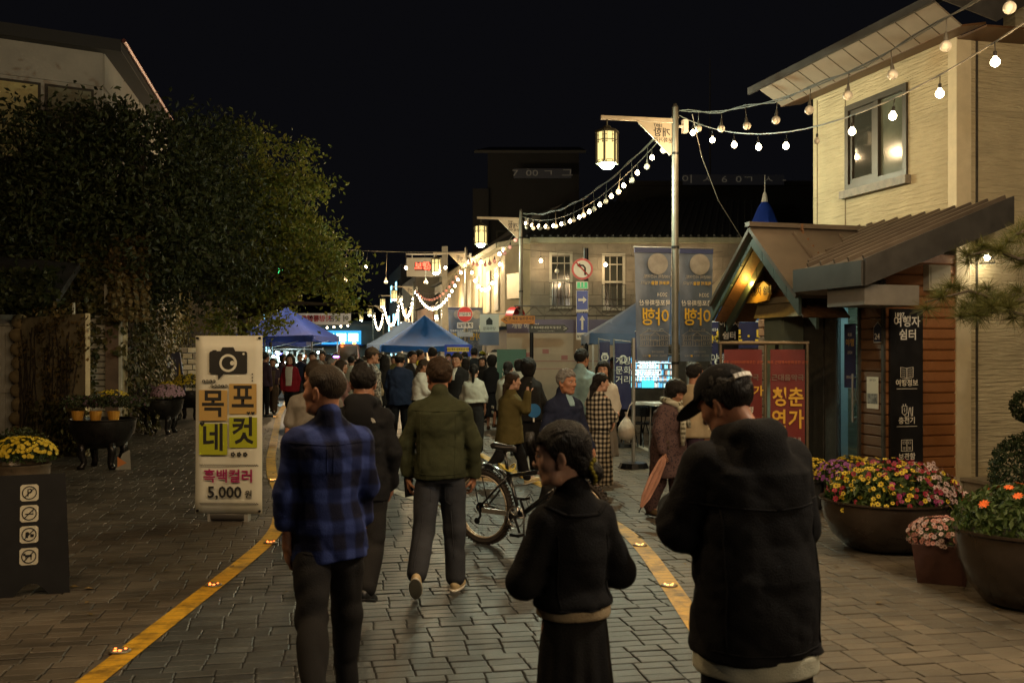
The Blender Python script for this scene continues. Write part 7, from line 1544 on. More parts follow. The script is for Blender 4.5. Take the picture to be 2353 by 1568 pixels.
# ---------------------------------------------------------------- bicycle
bk_ = thing('bicycle', 'mountain bicycle with pale rims and a rear rack parked behind the young woman', 'bicycle', (XW(1110,9.2),9.2,0), math.atan2(-.62,.78))
tyre_m = mat('bike tyre', (.025,.018,.014), .8, bump=.5, bs=60); rim_m = mat('pale rim', (.62,.52,.40), .3, .5); frame_m = mat('black frame', (.012,.012,.013), .22, .3, coat=.6); alloy = mat('bike alloy', (.55,.52,.48), .25, .9)
def wheel(cx):
    w_ = MB(); w_.tube([(cx+.318*math.cos(a),0,.345+.318*math.sin(a)) for a in np.linspace(0,2*math.pi,49)[:-1]], .027, 8, closed=True)
    for k in range(64):
        a = 2*math.pi*k/64
        for sy in (-.017,0,.017): w_.box((cx+.345*math.cos(a),sy,.345+.345*math.sin(a)),(.012,.011,.016),rot=Matrix.Rotation(-a,3,'Y'))
    o = w_.build('wheel', tyre_m, bk_, smooth=False)
    r_ = MB()
    for sy in (-.013,.013): r_.tube([(cx+.285*math.cos(a),sy,.345+.285*math.sin(a)) for a in np.linspace(0,2*math.pi,49)[:-1]], .0085, 6, closed=True)
    r_.build('rim', rim_m, o, smooth=True)
    s_ = MB()
    for k in range(28):
        a = 2*math.pi*k/28; b = a+(.5 if k % 2 else -.5); s_.cyl((cx+.022*math.cos(b),(-.028 if k%4<2 else .028),.345+.022*math.sin(b)),(cx+.28*math.cos(a),0,.345+.28*math.sin(a)),.0013,n=4)
    tag(s_.build('spokes', grey_metal, o), kind='stuff')
    MB().cyl((cx,-.06,.345),(cx,.06,.345),.016,n=10).cyl((cx,-.035,.345),(cx,-.03,.345),.032,n=14).cyl((cx,.03,.345),(cx,.035,.345),.032,n=14).build('hub', alloy, o)
wheel(0); wheel(1.07)
BBp, ST, HT, HB = Vector((.43,0,.30)), Vector((.30,0,.68)), Vector((.88,0,.76)), Vector((.91,0,.64))
f = MB(); f.tube([BBp,ST],.017,10).tube([ST+Vector((0,0,-.03)),HT],.019,10).tube([BBp,HB],.023,10).tube([HT+Vector((-.015,0,.03)),HB+Vector((.012,0,-.03))],.022,10).tube([ST-Vector((0,0,.05)),ST+Vector((-.05,0,.20))],.014,8)
for sy in (-1,1): f.tube([ST+Vector((0,sy*.02,-.03)),Vector((.12,sy*.05,.46)),Vector((0,sy*.06,.345))],.010,8); f.tube([BBp+Vector((0,sy*.03,0)),Vector((0,sy*.06,.345))],.011,8)
f.build('frame', frame_m, bk_, smooth=True)
MB().bx(.05,.34,-.085,-.07,.305,.35).build('chain_guard', alloy, bk_, rot=None); 
fk = MB()
for sy in (-1,1): fk.tube([HB+Vector((.02,sy*.06,-.04)),Vector((1.07,sy*.06,.345))],.014,8)
fk.tube([HB+Vector((.02,-.06,-.03)),HB+Vector((.02,.06,-.03))],.018,8); fk.build('fork', alloy, bk_, smooth=True)
MB().tube([HT+Vector((-.02,0,.03)),HT+Vector((-.04,0,.12)),HT+Vector((.03,0,.15))],.014,8).tube([HT+Vector((-.03,-.30,.17)),HT+Vector((.03,-.12,.15)),HT+Vector((.03,.12,.15)),HT+Vector((-.03,.30,.17))],.012,8).build('handlebar', frame_m, bk_, smooth=True)
for sy in (-1,1): MB().tube([HT+Vector((-.05,sy*.32,.175)),HT+Vector((-.025,sy*.2,.165))],.017,8).build('grip', black_metal, bk_)
sd = MB(); vs = []; fs = []; n = 10
for i, (x_, hw, z) in enumerate(((-.14,.02,.012),(-.11,.07,.018),(-.04,.068,.008),(.03,.035,.0),(.10,.022,.002),(.135,.010,-.008))):
    for k in range(n): a = 2*math.pi*k/n; vs.append((x_, hw*math.cos(a), z+.026*math.sin(a)*(1 if math.sin(a)>0 else 1.4)))
    if i: fs += [((i-1)*n+k,(i-1)*n+(k+1)%n,i*n+(k+1)%n,i*n+k) for k in range(n)]
fs += [tuple(range(n-1,-1,-1)), tuple(5*n+k for k in range(n))]
sd.add(vs, fs).build('saddle', mat('saddle vinyl', (.02,.018,.018), .3), bk_, smooth=True, loc=ST+Vector((-.05,0,.225)))
ck = MB(); ck.cyl((.43,-.07,.30),(.43,.07,.30),.02,n=12); ck.tube([(.43,-.08,.30),(.50,-.09,.16)],.011,6).tube([(.43,.08,.30),(.36,.09,.44)],.011,6).build('crank', frame_m, bk_)
cr = MB(); cr.tube([(.43+.088*math.cos(a),-.06,.30+.088*math.sin(a)) for a in np.linspace(0,6.283,33)[:-1]],.006,5,closed=True)
for k in range(5): a = k*1.2566; cr.tube([(.43,-.06,.30),(.43+.085*math.cos(a),-.06,.30+.085*math.sin(a))],.007,5)
cr.build('chainring', alloy, bk_, smooth=True)
MB().cyl((.43,-.062,.30),(.43,-.066,.30),.105,.105,24,cap=False).build('chain_disc', alloy, bk_)
for p, sy in (((.50,0,.16),-.13),((.36,0,.44),.13)): MB().bx(p[0]-.05,p[0]+.05,sy-.045,sy+.045,p[2]-.012,p[2]+.012).build('pedal', black_metal, bk_)
MB().cyl((0,-.05,.345),(0,-.04,.345),.045,n=18).tube([(0,-.062,.345),(.02,-.062,.27),(-.02,-.062,.22)],.012,6).cyl((-.02,-.07,.22),(-.02,-.06,.22),.03,n=12).build('derailleur', black_metal, bk_)
MB().tube([(-.02,-.05,.19),(.40,-.055,.215)],.004,5).tube([(0,-.05,.39),(.43,-.055,.388)],.004,5).build('chain', MATS['black metal'], bk_)
rk = MB()
for sy in (-.06,.06): rk.tube([(.26,sy,.66),(.15,sy,.735),(-.22,sy,.735)],.006,6); rk.tube([(-.10,sy,.735),(0,sy*1.1,.36)],.005,6)
for k in range(5): rk.tube([(.12-k*.08,-.06,.735),(.12-k*.08,.06,.735)],.005,6)
rk.build('rack', black_metal, bk_, smooth=True)
vs, fs = [], []
for i in range(13):
    a = .55+i*.17
    for y_ in (-.03,0,.03): vs.append((.40*math.cos(a), y_, .345+.40*math.sin(a)+(.008 if y_ == 0 else 0)))
    if i: fs += [(3*i-3,3*i-2,3*i+1,3*i),(3*i-2,3*i-1,3*i+2,3*i+1)]
MB().add(vs, fs).build('mudguard', frame_m, bk_, smooth=True)
cbm = mat('yellow lock cable', (.55,.42,.04), .35)
MB().tube([ST+Vector((-.02+.09*math.cos(t),.05*math.sin(t),.05+.03*math.sin(2*t))) for t in np.linspace(0,6.28,22)],.006,6).build('lock_cable', cbm, bk_, smooth=True)
MB().tube([(.43,.06,.30),(.30,.22,.01)],.009,6).build('kickstand', alloy, bk_)
MB().tube([(.55,-.03,.40),(.52,-.035,.47),(.57,-.035,.52),(.61,-.03,.45)],.003,5).build('bottle_cage', black_metal, bk_)
# ---------------------------------------------------------------- standing signs near us
xb = thing('photo_banner_stand', 'tall white banner stand for a photo booth with a black camera picture and price', 'sign', (XW(526,10.4),10.4,0), R(-3))
bw_, z0, z1 = .355, .085, 1.94; paper = mat('banner paper', (.70,.68,.57), .45, var=.07, vs=2)
vs, fs = [], []
for j in range(13):
    for i in range(9): u, v = i/8, j/12; vs.append((-bw_+2*bw_*u, .012*math.sin(u*5+v*2)*math.sin(v*3.1)-.018*abs(u-.5)*(1-v), z0+(z1-z0)*v))
for j in range(12):
    for i in range(8): k = j*9+i; fs.append((k,k+1,k+10,k+9))
o = MB().add(vs, fs).build('sheet', paper, xb, smooth=True); sol = o.modifiers.new('thickness','SOLIDIFY'); sol.thickness = .003; sol.offset = 1
yb = -.026
def flat(poly, m, name, y=yb): return MB().prism([(p[0], p[1]) for p in poly], y-.001, y).build(name, m, xb)
def disc(cx, cz, r, m, name, y, n=26): return flat([(cx+r*math.cos(2*math.pi*k/n), cz+r*math.sin(2*math.pi*k/n)) for k in range(n)], m, name, y)
ink2 = mat('banner black', (.022,.021,.02), .5)
cam_o = flat([(-.20,1.555),(-.20,1.76),(-.19,1.775),(-.17,1.78),(-.165,1.79),(-.125,1.79),(-.12,1.78),(-.08,1.78),(-.06,1.82),(.055,1.82),(.075,1.78),(.19,1.775),(.20,1.76),(.20,1.555),(.19,1.545),(-.045,1.545),(-.105,1.48),(-.11,1.545),(-.19,1.545)], ink2, 'camera_print')
disc(0,1.655,.093,paper,'lens_print',yb-.002); disc(0,1.655,.068,ink2,'lens_print',yb-.0035); disc(.045,1.655,.024,paper,'lens_print',yb-.005); disc(.163,1.75,.012,paper,'lens_print',yb-.002)
for k in range(4): disc(-.26+k*.037,1.465,.017,ink2,'dot_print',yb-.001,12)
for k in range(5): disc(-.17+k*.037,1.415,.017,ink2,'dot_print',yb-.001,12)
for i, ch in enumerate('SELF'): text(ch,.026,paper,xb,(-.26+i*.037,yb-.004,1.465),bold=.03)
for i, ch in enumerate('PHOTO'): text(ch,.026,paper,xb,(-.17+i*.037,yb-.004,1.415),bold=.03)
for k in range(3): disc(.255,1.54-k*.034,.008,ink2,'dot_print',yb-.001,10)
tan, lime = mat('tan print', (.50,.32,.10), .5), mat('lime print', (.40,.42,.02), .5)
for (x0,x1,a,b,m,ch) in ((-.31,-.01,1.055,1.375,tan,'목'),(.01,.30,1.125,1.44,tan,'포'),(-.31,-.01,.70,1.025,lime,'네'),(.01,.305,.775,1.09,lime,'컷')):
    flat([(x0,a),(x1,a),(x1,b),(x0,b)], m, 'tile_print', yb-.0005); t = text(ch, .27, ink2, xb, ((x0+x1)/2,yb-.004,(a+b)/2), bold=.035); t.scale[1] = 1.12
def heart(cx, cz, r): flat([(cx,cz-r),(cx+r,cz+.1*r),(cx+.9*r,cz+.6*r),(cx+.5*r,cz+.8*r),(cx,cz+.4*r),(cx-.5*r,cz+.8*r),(cx-.9*r,cz+.6*r),(cx-r,cz+.1*r)], ink2, 'heart_print', yb-.0042)
heart(.215,1.135,.02); heart(.262,1.135,.02); heart(-.275,1.02,.026)
for k in range(3):
    cx = .05+k*.065
    for q in range(5): a = q*1.2566; disc(cx+.016*math.cos(a), .705+.016*math.sin(a), .010, ink2, 'flower_print', yb-.0005-.0003*q, 10)
for zz in (.592,.192):
    mb = MB()
    for k in range(26): mb.bx(-.305+k*.024,-.305+k*.024+.012,yb-.001,yb,zz,zz+.009); mb.bx(-.293+k*.024,-.293+k*.024+.012,yb-.001,yb,zz-.009,zz)
    mb.build('check_print', ink2, xb)
text('흑백컬러', .145, mat('magenta print', (.33,.012,.10), .5), xb, (0,yb-.002,.47), bold=.05); text('5,000', .165, ink2, xb, (-.04,yb-.002,.305), bold=.05); text('원', .09, ink2, xb, (.215,yb-.002,.285), bold=.05)
for sx in (-1,1):
    for zz in (z0+.03,z1-.025): MB().cyl((sx*(bw_-.025),-.03,zz),(sx*(bw_-.025),.02,zz),.013,n=12).build('eyelet', black_metal, xb)
MB().tube([(-bw_+.02,.03,z1-.02),(0,.22,.75),(bw_-.02,.03,z1-.02)],.006,6).tube([(-bw_+.02,.03,z0+.03),(0,.22,.75),(bw_-.02,.03,z0+.03)],.006,6).build('cross_frame', grey_metal, xb)
MB().cyl((-.20,.05,.055),(.16,.05,.055),.055,n=16).build('weight', mat('grey weight', (.12,.11,.10), .35, .5), xb, auto=40); MB().bx(-.23,-.2,-.0,.1,0,.11).bx(.16,.2,0,.1,0,.11).build('weight_clip', mat('pale clip', (.38,.36,.32), .4, .3), xb)
# folding floor sign with pictograms
fs_ = thing('floor_sign', 'black folding floor sign with four white prohibition pictograms', 'sign', (XW(75,7.5),7.5,0), R(24)); blk_s = mat('black sign board', (.010,.010,.011), .7, var=.3, spec=.15)
hz = .85; w0, w1, dp = .255, .225, .26
def leaf(sg):
    n = 12; arch = [(-.12+.24*k/n, .085*math.sin(math.pi*k/n)) for k in range(n+1)]; P = [(-w0,0)]+arch+[(w0,0),(w1,hz),(-w1,hz)]
    vs = []
    for th in (0,.014):
        for x_, z in P: vs.append((x_, sg*(dp*(1-z/hz)+th), z))
    m = len(P); return MB().add(vs, [tuple(range(m)), tuple(range(2*m-1,m-1,-1))]+[(i,m+i,m+(i+1)%m,(i+1)%m) for i in range(m)])
leaf(-1).build('front_panel', blk_s, fs_); leaf(1).build('back_panel', blk_s, fs_)
ang = math.atan2(dp, hz); tilt = Matrix.Translation((0,-dp-.0165,0)) @ Matrix.Rotation(-ang,4,'X')
def panel_obj(mb, name, m): o = mb.build(name, m, fs_); o.matrix_local = tilt; return o
pw_ = mat('pictogram white', (.42,.39,.30), .5)
for k, zz in enumerate((.755,.60,.445,.285)):
    q = .062; c_ = .014; P = [(-q+c_,-q),(q-c_,-q),(q,-q+c_),(q,q-c_),(q-c_,q),(-q+c_,q),(-q,q-c_),(-q,-q+c_)]
    panel_obj(MB().prism([(x_-.02,z+zz) for x_, z in P], -.002, 0), 'pictogram', pw_)
    ic = MB(); ic.tube([(-.02+.047*math.cos(a),-.003,zz+.047*math.sin(a)) for a in np.linspace(0,6.283,25)[:-1]],.0042,4,closed=True).tube([(-.052,-.003,zz-.033),(.012,-.003,zz+.033)],.004,4)
    if k == 0: ic.tube([(-.03,-.003,zz-.026),(-.03,-.003,zz+.027),(-.012,-.003,zz+.027),(-.004,-.003,zz+.014),(-.012,-.003,zz+.001),(-.028,-.003,zz+.001)],.005,4)
    elif k == 1: ic.bx(-.048,.008,-.004,-.002,zz-.008,zz+.0).tube([(.004,-.003,zz+.006),(.0,-.003,zz+.016),(.008,-.003,zz+.024)],.003,4)
    elif k == 2: ic.prism([(-.045,zz-.02),(-.028,zz-.026),(-.018,zz+.01),(-.026,zz+.02),(-.043,zz+.018)],-.004,-.002).prism([(-.012,zz-.02),(.01,zz-.02),(.014,zz+.0),(-.012,zz+.004)],-.004,-.002)
    else: ic.bx(-.045,.0,-.004,-.002,zz-.004,zz+.012).bx(-.042,-.036,-.004,-.002,zz-.026,zz-.003).bx(-.008,-.002,-.004,-.002,zz-.026,zz-.003).prism([(-.058,zz+.006),(-.042,zz+.006),(-.042,zz+.026),(-.058,zz+.02)],-.004,-.002)
    panel_obj(ic, 'icon', blk_s)
# red banners on a metal frame
rb_ = thing('banner_frame', 'pair of dark red theatre banners in a brown metal frame', 'banner', (XW(1757,12.4),12.3,0), R(-14)); rcl = mat('red banner cloth', (.16,.014,.011), .55, var=.18, vs=3); tube_m = mat('brown tube', (.17,.125,.075), .45, .5, var=.2)
MB().cyl((-.58,0,1.88),(.50,0,1.88),.022,n=10).cyl((-.56,0,0),(-.56,0,1.9),.018,n=10).cyl((-.02,0.02,0),(-.02,0.02,1.9),.022,n=10).cyl((.48,0,0),(.48,0,1.9),.018,n=10).cyl((-.56,0,.06),(.48,0,.06),.018,n=10).build('frame', tube_m, rb_)
gold = mat('gold print', (.75,.42,.04), .5); org = mat('orange print', (.55,.12,.03), .5); gryp = mat('grey print', (.20,.13,.10), .5)
for j, (xa, xb_, seed) in enumerate(((-.52,-.06,4),(.04,.45,9))):
    c_ = (xa+xb_)/2; o = cloth(xa,xb_,.15,1.80,8,18,.012,seed).build('banner_cloth', rcl, rb_, smooth=True); y_ = -.024
    text('목포 근대역사문화공간 공연', .042, org, rb_, (c_,y_,1.64)); text('근대음악극', .085, gryp, rb_, (c_,y_,1.45), bold=.02)
    if j == 0: text('청춘연가', .135, gold, rb_, (c_,y_,1.28), bold=.05); text('일정', .08, white_ink, rb_, (c_+.06,y_,1.05), bold=.03); text('10. 11. ~ 10. 13.', .05, org, rb_, (c_,y_,.88)); MB().bx(xa+.03,xb_-.03,y_-.001,y_,.96,.963).build('rule', org, rb_)
    else:
        for ch, xx, zz in (('청',-.09,1.20),('춘',.10,1.20),('연',-.10,.93),('가',.10,.93)): t = text(ch, .205, gold, rb_, (c_+xx,y_,zz), bold=.05); t.scale[1] = 1.2
        text('10월 11일 금', .045, white_ink, rb_, (c_+.04,y_,.70)); text('오후 7시', .045, white_ink, rb_, (c_+.06,y_,.64))
# ---------------------------------------------------------------- plants
def leafmat(name, c1, c2, rough=.5):
    m = bpy.data.materials.new(name); m.use_nodes = True; nt = m.node_tree; p = nt.nodes["Principled BSDF"]; g = nd(nt, 'ShaderNodeNewGeometry'); rp = nd(nt, 'ShaderNodeValToRGB'); e = rp.color_ramp.elements; e[0].color = (*c1,1); e[1].color = (*c2,1)
    nt.links.new(g.outputs['Random Per Island'], rp.inputs[0]); nt.links.new(rp.outputs[0], p.inputs['Base Color']); p.inputs['Roughness'].default_value = rough; p.inputs['Specular IOR Level'].default_value = .4
    tr_ = nd(nt, 'ShaderNodeBsdfTranslucent'); nt.links.new(rp.outputs[0], tr_.inputs[0]); mx = nd(nt, 'ShaderNodeMixShader'); mx.inputs[0].default_value = .3; nt.links.new(p.outputs[0], mx.inputs[1]); nt.links.new(tr_.outputs[0], mx.inputs[2]); nt.links.new(mx.outputs[0], nt.nodes['Material Output'].inputs[0]); return m
def leaves(P, size, nrm=None, spread=1.0, asp=.5, rng=RNG):
    """leaf-shaped quads at points P; returns verts and faces"""
    n = len(P); N = rng.normal(0,1,(n,3))*spread; 
    if nrm is not None: N = N+nrm
    N /= np.linalg.norm(N,axis=1)[:,None]+1e-9; T_ = rng.normal(0,1,(n,3)); T_[:,2] -= .6; T_ -= N*(T_*N).sum(1)[:,None]; T_ /= np.linalg.norm(T_,axis=1)[:,None]+1e-9; B_ = np.cross(N,T_); L = (size*rng.uniform(.6,1.3,n))[:,None]
    a, b, c, d = P-T_*L*.5, P+B_*L*asp*.5+N*L*.06, P+T_*L*.5-N*L*.05, P-B_*L*asp*.5+N*L*.06
    return np.stack([a,b,c,d],1).reshape(-1,3), np.arange(n*4).reshape(-1,4)
def blob_points(c, r, n, rng=RNG, shell=.55):
    u = rng.normal(0,1,(n,3)); u /= np.linalg.norm(u,axis=1)[:,None]; return np.array(c)+u*np.array(r)*(rng.uniform(shell**3,1,(n,1))**(1/3))
bark = mat('bark', (.06,.045,.032), .9, var=.3, vs=9, bump=.6, bs=30)
def tree(label, base, trunk_h, lobes, nclump, nleaf, size, m, rng, cl=.42):
    o = thing('street_tree', label, 'tree', base, 0, 'trees behind the garden wall'); b = Vector(base); tb = MB(); top = Vector((0,0,trunk_h)); tb.tube([(0,0,0),(.06,.03,trunk_h*.5),top],[.20,.15,.11],10)
    cs = []
    for c_, r_ in lobes:
        c_ = Vector(c_)-b; tb.tube([top,(top+c_)/2+Vector((0,0,.2)),c_],[.10,.06,.03],7)
        k = max(3, int(nclump*np.prod(r_)/sum(np.prod(q[1]) for q in lobes))); pts = blob_points(c_, r_, k, rng, .35); cs.append(pts)
        for p in pts[:k//5]: tb.tube([c_, (c_+Vector(p))/2+Vector((0,0,.1)), Vector(p)],[.03,.018,.008],5)
    tb.build('trunk', bark, o, smooth=True); C_ = np.concatenate(cs); P = (C_[:,None,:]+rng.normal(0,1,(len(C_),nleaf,3))*np.array((cl,cl,cl*.62))*rng.uniform(.55,1.2,(len(C_),1,1))).reshape(-1,3)
    V, Q = leaves(P, size, rng=rng); raw_mesh('crown', V, Q, m, o, smooth=False)
lf_dark = leafmat('dark leaf', (.016,.026,.009), (.075,.085,.030)); lf_lit = leafmat('lamplit leaf', (.085,.13,.020), (.29,.27,.05)); lf_ivy = leafmat('ivy leaf', (.030,.042,.013), (.15,.12,.04)); lf_ivy2 = leafmat('dry ivy leaf', (.07,.06,.018), (.24,.16,.06)); lf_flow = leafmat('flower leaf', (.030,.060,.012), (.085,.12,.028)); lf_box = leafmat('box leaf', (.012,.028,.008), (.05,.07,.025)); lf_pine = leafmat('pine needle', (.05,.065,.012), (.14,.13,.035))  # street tree leaf colour raised to yellow-green to carry the lamplight
def Wt(x, y, d): return tuple(W(x,y,d))
tree('large dark tree standing in front of the white upper building', (-10.6,22.6,0), 2.6, [(Wt(50,365,20.5),(1.3,1.2,1.20)),(Wt(190,385,20.5),(1.2,1.2,1.30)),(Wt(330,400,20.5),(1.3,1.2,1.5)),(Wt(120,500,20),(1.5,1.2,.9)),(Wt(350,520,20.5),(1.5,1.3,1.2)),(Wt(285,300,21),(.6,.6,.5))], 300, 75, .14, lf_dark, np.random.default_rng(3), .34)
tree('second dark tree with ragged top beside the street tree', (-9.7,24.6,0), 2.6, [(Wt(455,430,23),(1.1,1.2,1.6)),(Wt(510,560,23),(1.2,1.2,1.3)),(Wt(420,640,23),(1.1,1,1.0)),(Wt(515,300,24),(.25,.25,.8))], 150, 70, .14, lf_dark, np.random.default_rng(4))
tree('yellow green street tree whose branches reach over the road', (-7.2,26.5,0), 2.7, [(Wt(585,430,26),(1.2,1.3,1.5)),(Wt(665,480,26),(1.0,1.2,1.2)),(Wt(610,620,26),(1.5,1.4,1.1)),(Wt(700,590,26),(1.1,1.2,.9)),(Wt(740,640,25.5),(.75,.8,.65)),(Wt(560,720,26),(1.1,1,.7)),(Wt(770,600,25.5),(.35,.5,.35)),(Wt(690,360,26.5),(.4,.5,.45)),(Wt(800,620,25.3),(.22,.3,.25)),(Wt(730,430,26),(.35,.4,.3)),(Wt(790,700,25.4),(.25,.3,.2)),(Wt(590,310,26),(.5,.5,.35))], 250, 72, .14, lf_lit, np.random.default_rng(5), .27)
# ivy
def ivy(label, name, pts, nrm, size, m, par_loc=(0,0,0), stems=None, spread=.55):
    o = thing('ivy', label, 'ivy', par_loc); V, Q = leaves(np.array(pts), size, np.array(nrm), spread, .8); tag(raw_mesh('foliage', V, Q, m, o, smooth=False), kind='stuff')
    if stems: tag(stems.build('stems', bark, o), kind='stuff')
    return o
r9 = np.random.default_rng(9)
def on_seg(a, b, z0, z1, n, th, dens=None):
    a, b = np.array(a), np.array(b); t = r9.uniform(0,1,n); z = r9.uniform(z0,z1,n); p = a+(b-a)*t[:,None]; nn = np.array((-(b-a)[1],(b-a)[0])); nn = nn/np.linalg.norm(nn); nn = nn if nn@(-a) > 0 else -nn
    k = np.sin(t*23+z*2.1)+np.sin(z*5.3-t*9)*.8+r9.normal(0,.5,n); keep = k > (dens if dens is not None else -9)
    off = r9.uniform(.0,1,n)*th*(1+.4*np.sin(t*31+z*3))
    P = np.stack([p[:,0]+nn[0]*off, p[:,1]+nn[1]*off, z],1)[keep]; return P, np.tile((nn[0]*1.2,nn[1]*1.2,.35),(len(P),1))
P, N = on_seg((q0.x+.02,q0.y), (q1.x,q1.y), .0, 4.3, 17000, .5); ivy('thick ivy curtain covering the street side of the siding house', 'ivy', P, N, .13, lf_ivy)
P, N = on_seg((sx0-1.9,dS), (sx1+.2,dS), 2.55, 4.2, 3200, .45); P2, N2 = on_seg((sx0-1.9,dS), (sx0+.10,dS), .3, 2.7, 1700, .35); P3, N3 = on_seg((sx1-.30,dS-.03),(sx1+.15,dS-.03),1.7,2.7,260,.2,.6); P4, N4 = on_seg((sx0,dS-.03),(sx0+.35,dS-.03),.9,2.7,420,.2,.2)
ivy('leafy ivy hanging over the top and left side of the white siding', 'ivy', np.concatenate([P,P2,P3,P4]), np.concatenate([N,N2,N3,N4]), .12, lf_ivy)
P, N = on_seg((XW(246,20.1),20.1),(XW(330,20.6),20.6),2.4,4.1,2200,.35); ivy('brownish lit ivy beside the white vertical trim board', 'ivy', P, N, .12, lf_ivy2)
sm_ = MB(); rr = random.Random(5)
for k in range(34):
    t = rr.random(); p = Vector((g0.x,g0.y,0)).lerp(Vector((g2.x,g2.y,0)), t); z = rr.uniform(1.6,2.4); pts = []
    nn = Vector((-.6,-.8,0))*0+Vector((g2.y-g0.y,-(g2.x-g0.x),0)).normalized(); nn = nn if nn.y < 0 else -nn
    while z > .05 and len(pts) < 14: pts.append((p.x+nn.x*.03,p.y+nn.y*.03,z)); z -= rr.uniform(.1,.25); p = p+Vector((g2.x-g0.x,g2.y-g0.y,0)).normalized()*rr.uniform(-.10,.10)
    if len(pts) > 2: sm_.tube(pts, .011, 4)
P, N = on_seg((g0.x,g0.y), (g2.x,g2.y), .1, 2.5, 3000, .10, 1.05); P2, N2 = on_seg((g1.x,g1.y), (g2.x+.1,g2.y), .6, 2.6, 1700, .25, .45); P3, N3 = on_seg((g1.x+.3,g1.y), (g2.x+.25,g2.y-.1), .0, .9, 1500, .45)
ivy('bare brown vines and small leaves clinging to the cream garden wall', 'ivy', np.concatenate([P,P2]), np.concatenate([N,N2]), .085, lf_ivy2, stems=sm_); ivy('low dark ivy at the foot of the garden wall corner', 'ivy', P3, N3, .10, lf_ivy)
P, N = on_seg((-12.5,19.0),(XW(165,18.6),18.3),2.6,3.3,1900,.4); ivy('dark ivy tumbling over the gate roof', 'ivy', P, N, .13, lf_dark)
# planters
def petals(P, N, r, k, rng, cup=.15):
    """k-petal blossoms facing N at P"""
    n = len(P); N = N/np.linalg.norm(N,axis=1)[:,None]; T_ = rng.normal(0,1,(n,3)); T_ -= N*(T_*N).sum(1)[:,None]; T_ /= np.linalg.norm(T_,axis=1)[:,None]; B_ = np.cross(N,T_); Vs = []
    rr_ = (r*rng.uniform(.8,1.2,n))[:,None]
    for q in range(k):
        a = 2*math.pi*q/k; d1 = T_*math.cos(a)+B_*math.sin(a); d2 = -T_*math.sin(a)+B_*math.cos(a); w_ = math.tan(math.pi/k)*.62
        Vs.append(np.stack([P, P+d1*rr_*.6+d2*rr_*w_+N*rr_*cup, P+d1*rr_+N*rr_*cup*.6, P+d1*rr_*.6-d2*rr_*w_+N*rr_*cup],1))
    V = np.stack(Vs,1).reshape(-1,3); return V, np.arange(len(V)).reshape(-1,4)
def flowers(o, c, r, n, size, cols, k, rng, leafn=900, leafs=.09, leafm=None, zc=.2, yellow_eye=True, hang=0.0):
    P = blob_points(c, r, leafn, rng, .5); P = P[P[:,2] > c[2]-r[2]*(.35+hang)]; V, Q = leaves(P, leafs, (P-np.array(c))/np.array(r)*1.0, .7, .42, rng); tag(raw_mesh('foliage', V, Q, leafm or lf_flow, o, smooth=False), kind='stuff')
    for i, (m, sh) in enumerate(cols):
        q = blob_points(c, np.array(r)*1.04, int(n*sh*1.8), rng, .93); q = q[q[:,2] > c[2]+r[2]*zc]
        if callable(sh): pass
        Nn = (q-np.array(c))/np.array(r)**1.3+rng.normal(0,.35,q.shape)+np.array((0,-.25,.35)); V, Q = petals(q, Nn, size, k, rng); tag(raw_mesh('blossoms', V, Q, m, o, smooth=False), kind='stuff')
        if yellow_eye: Nn /= np.linalg.norm(Nn,axis=1)[:,None]; V, Q = petals(q+Nn*size*.16, Nn, size*.28, 4, rng); tag(raw_mesh('blossom_eyes', V, Q, mat('flower eye', (.10,.04,.01), .7), o, smooth=False), kind='stuff')
pet = lambda n_, c: mat(n_, c, .6, var=.15, vs=40)
py, pr, pw, pm_, po_, pp, ppk = pet('yellow petal', (.56,.40,.02)), pet('crimson petal', (.28,.008,.03)), pet('pale pink petal', (.48,.34,.31)), pet('magenta petal', (.28,.02,.11)), pet('orange petal', (.75,.13,.01)), pet('purple petal', (.25,.06,.24)), pet('rose mum petal', (.45,.20,.16))
bronze = mat('dark bronze glaze', (.040,.028,.020), .24, .25, var=.35, vs=4, coat=.3); soil2 = mat('potting soil', (.02,.015,.01), .95)
def bowl(label, x, d, r, h, cat='planter', m=None, prof=None, group='flower bowls along the pavement', legs=False):
    o = thing('flower_bowl', label, cat, (XW(x,d),d,0), 0, group); z0 = .0 if not legs else h*.42
    pf = prof or [(.0,.0),(.45,.0),(.62,.05),(.84,.30),(.97,.62),(1.0,.85),(1.0,.97),(1.04,1.0),(1.04,1.03),(.96,1.03),(.94,.93)]
    MB().lathe([(a*r, z0+b*(h-z0)) for a, b in pf], 36).build('bowl', m or bronze, o, auto=50); MB().lathe([(0,z0+.92*(h-z0)),(.95*r,z0+.92*(h-z0))],24).build('soil', soil2, o)
    if legs:
        for k in range(4):
            a = math.pi/4+k*math.pi/2; c_, s_ = math.cos(a), math.sin(a); MB().tube([(.62*r*c_,.62*r*s_,z0+.12),(.70*r*c_,.70*r*s_,z0*.8),(.58*r*c_,.58*r*s_,z0*.35),(.66*r*c_,.66*r*s_,.03),(.80*r*c_,.80*r*s_,.025)],[.07,.065,.05,.05,.03],8).build('leg', m or bronze, o, smooth=True)
    return o
rg = np.random.default_rng(21)
b = bowl('largest bronze bowl of mixed yellow, crimson and pink flowers by the black service sign', 2035, 9.0, .56, .44)
flowers(b, (.06,0,.46), (.60,.52,.30), 0, .034, [], 6, rg, 3400, .10, hang=.35)
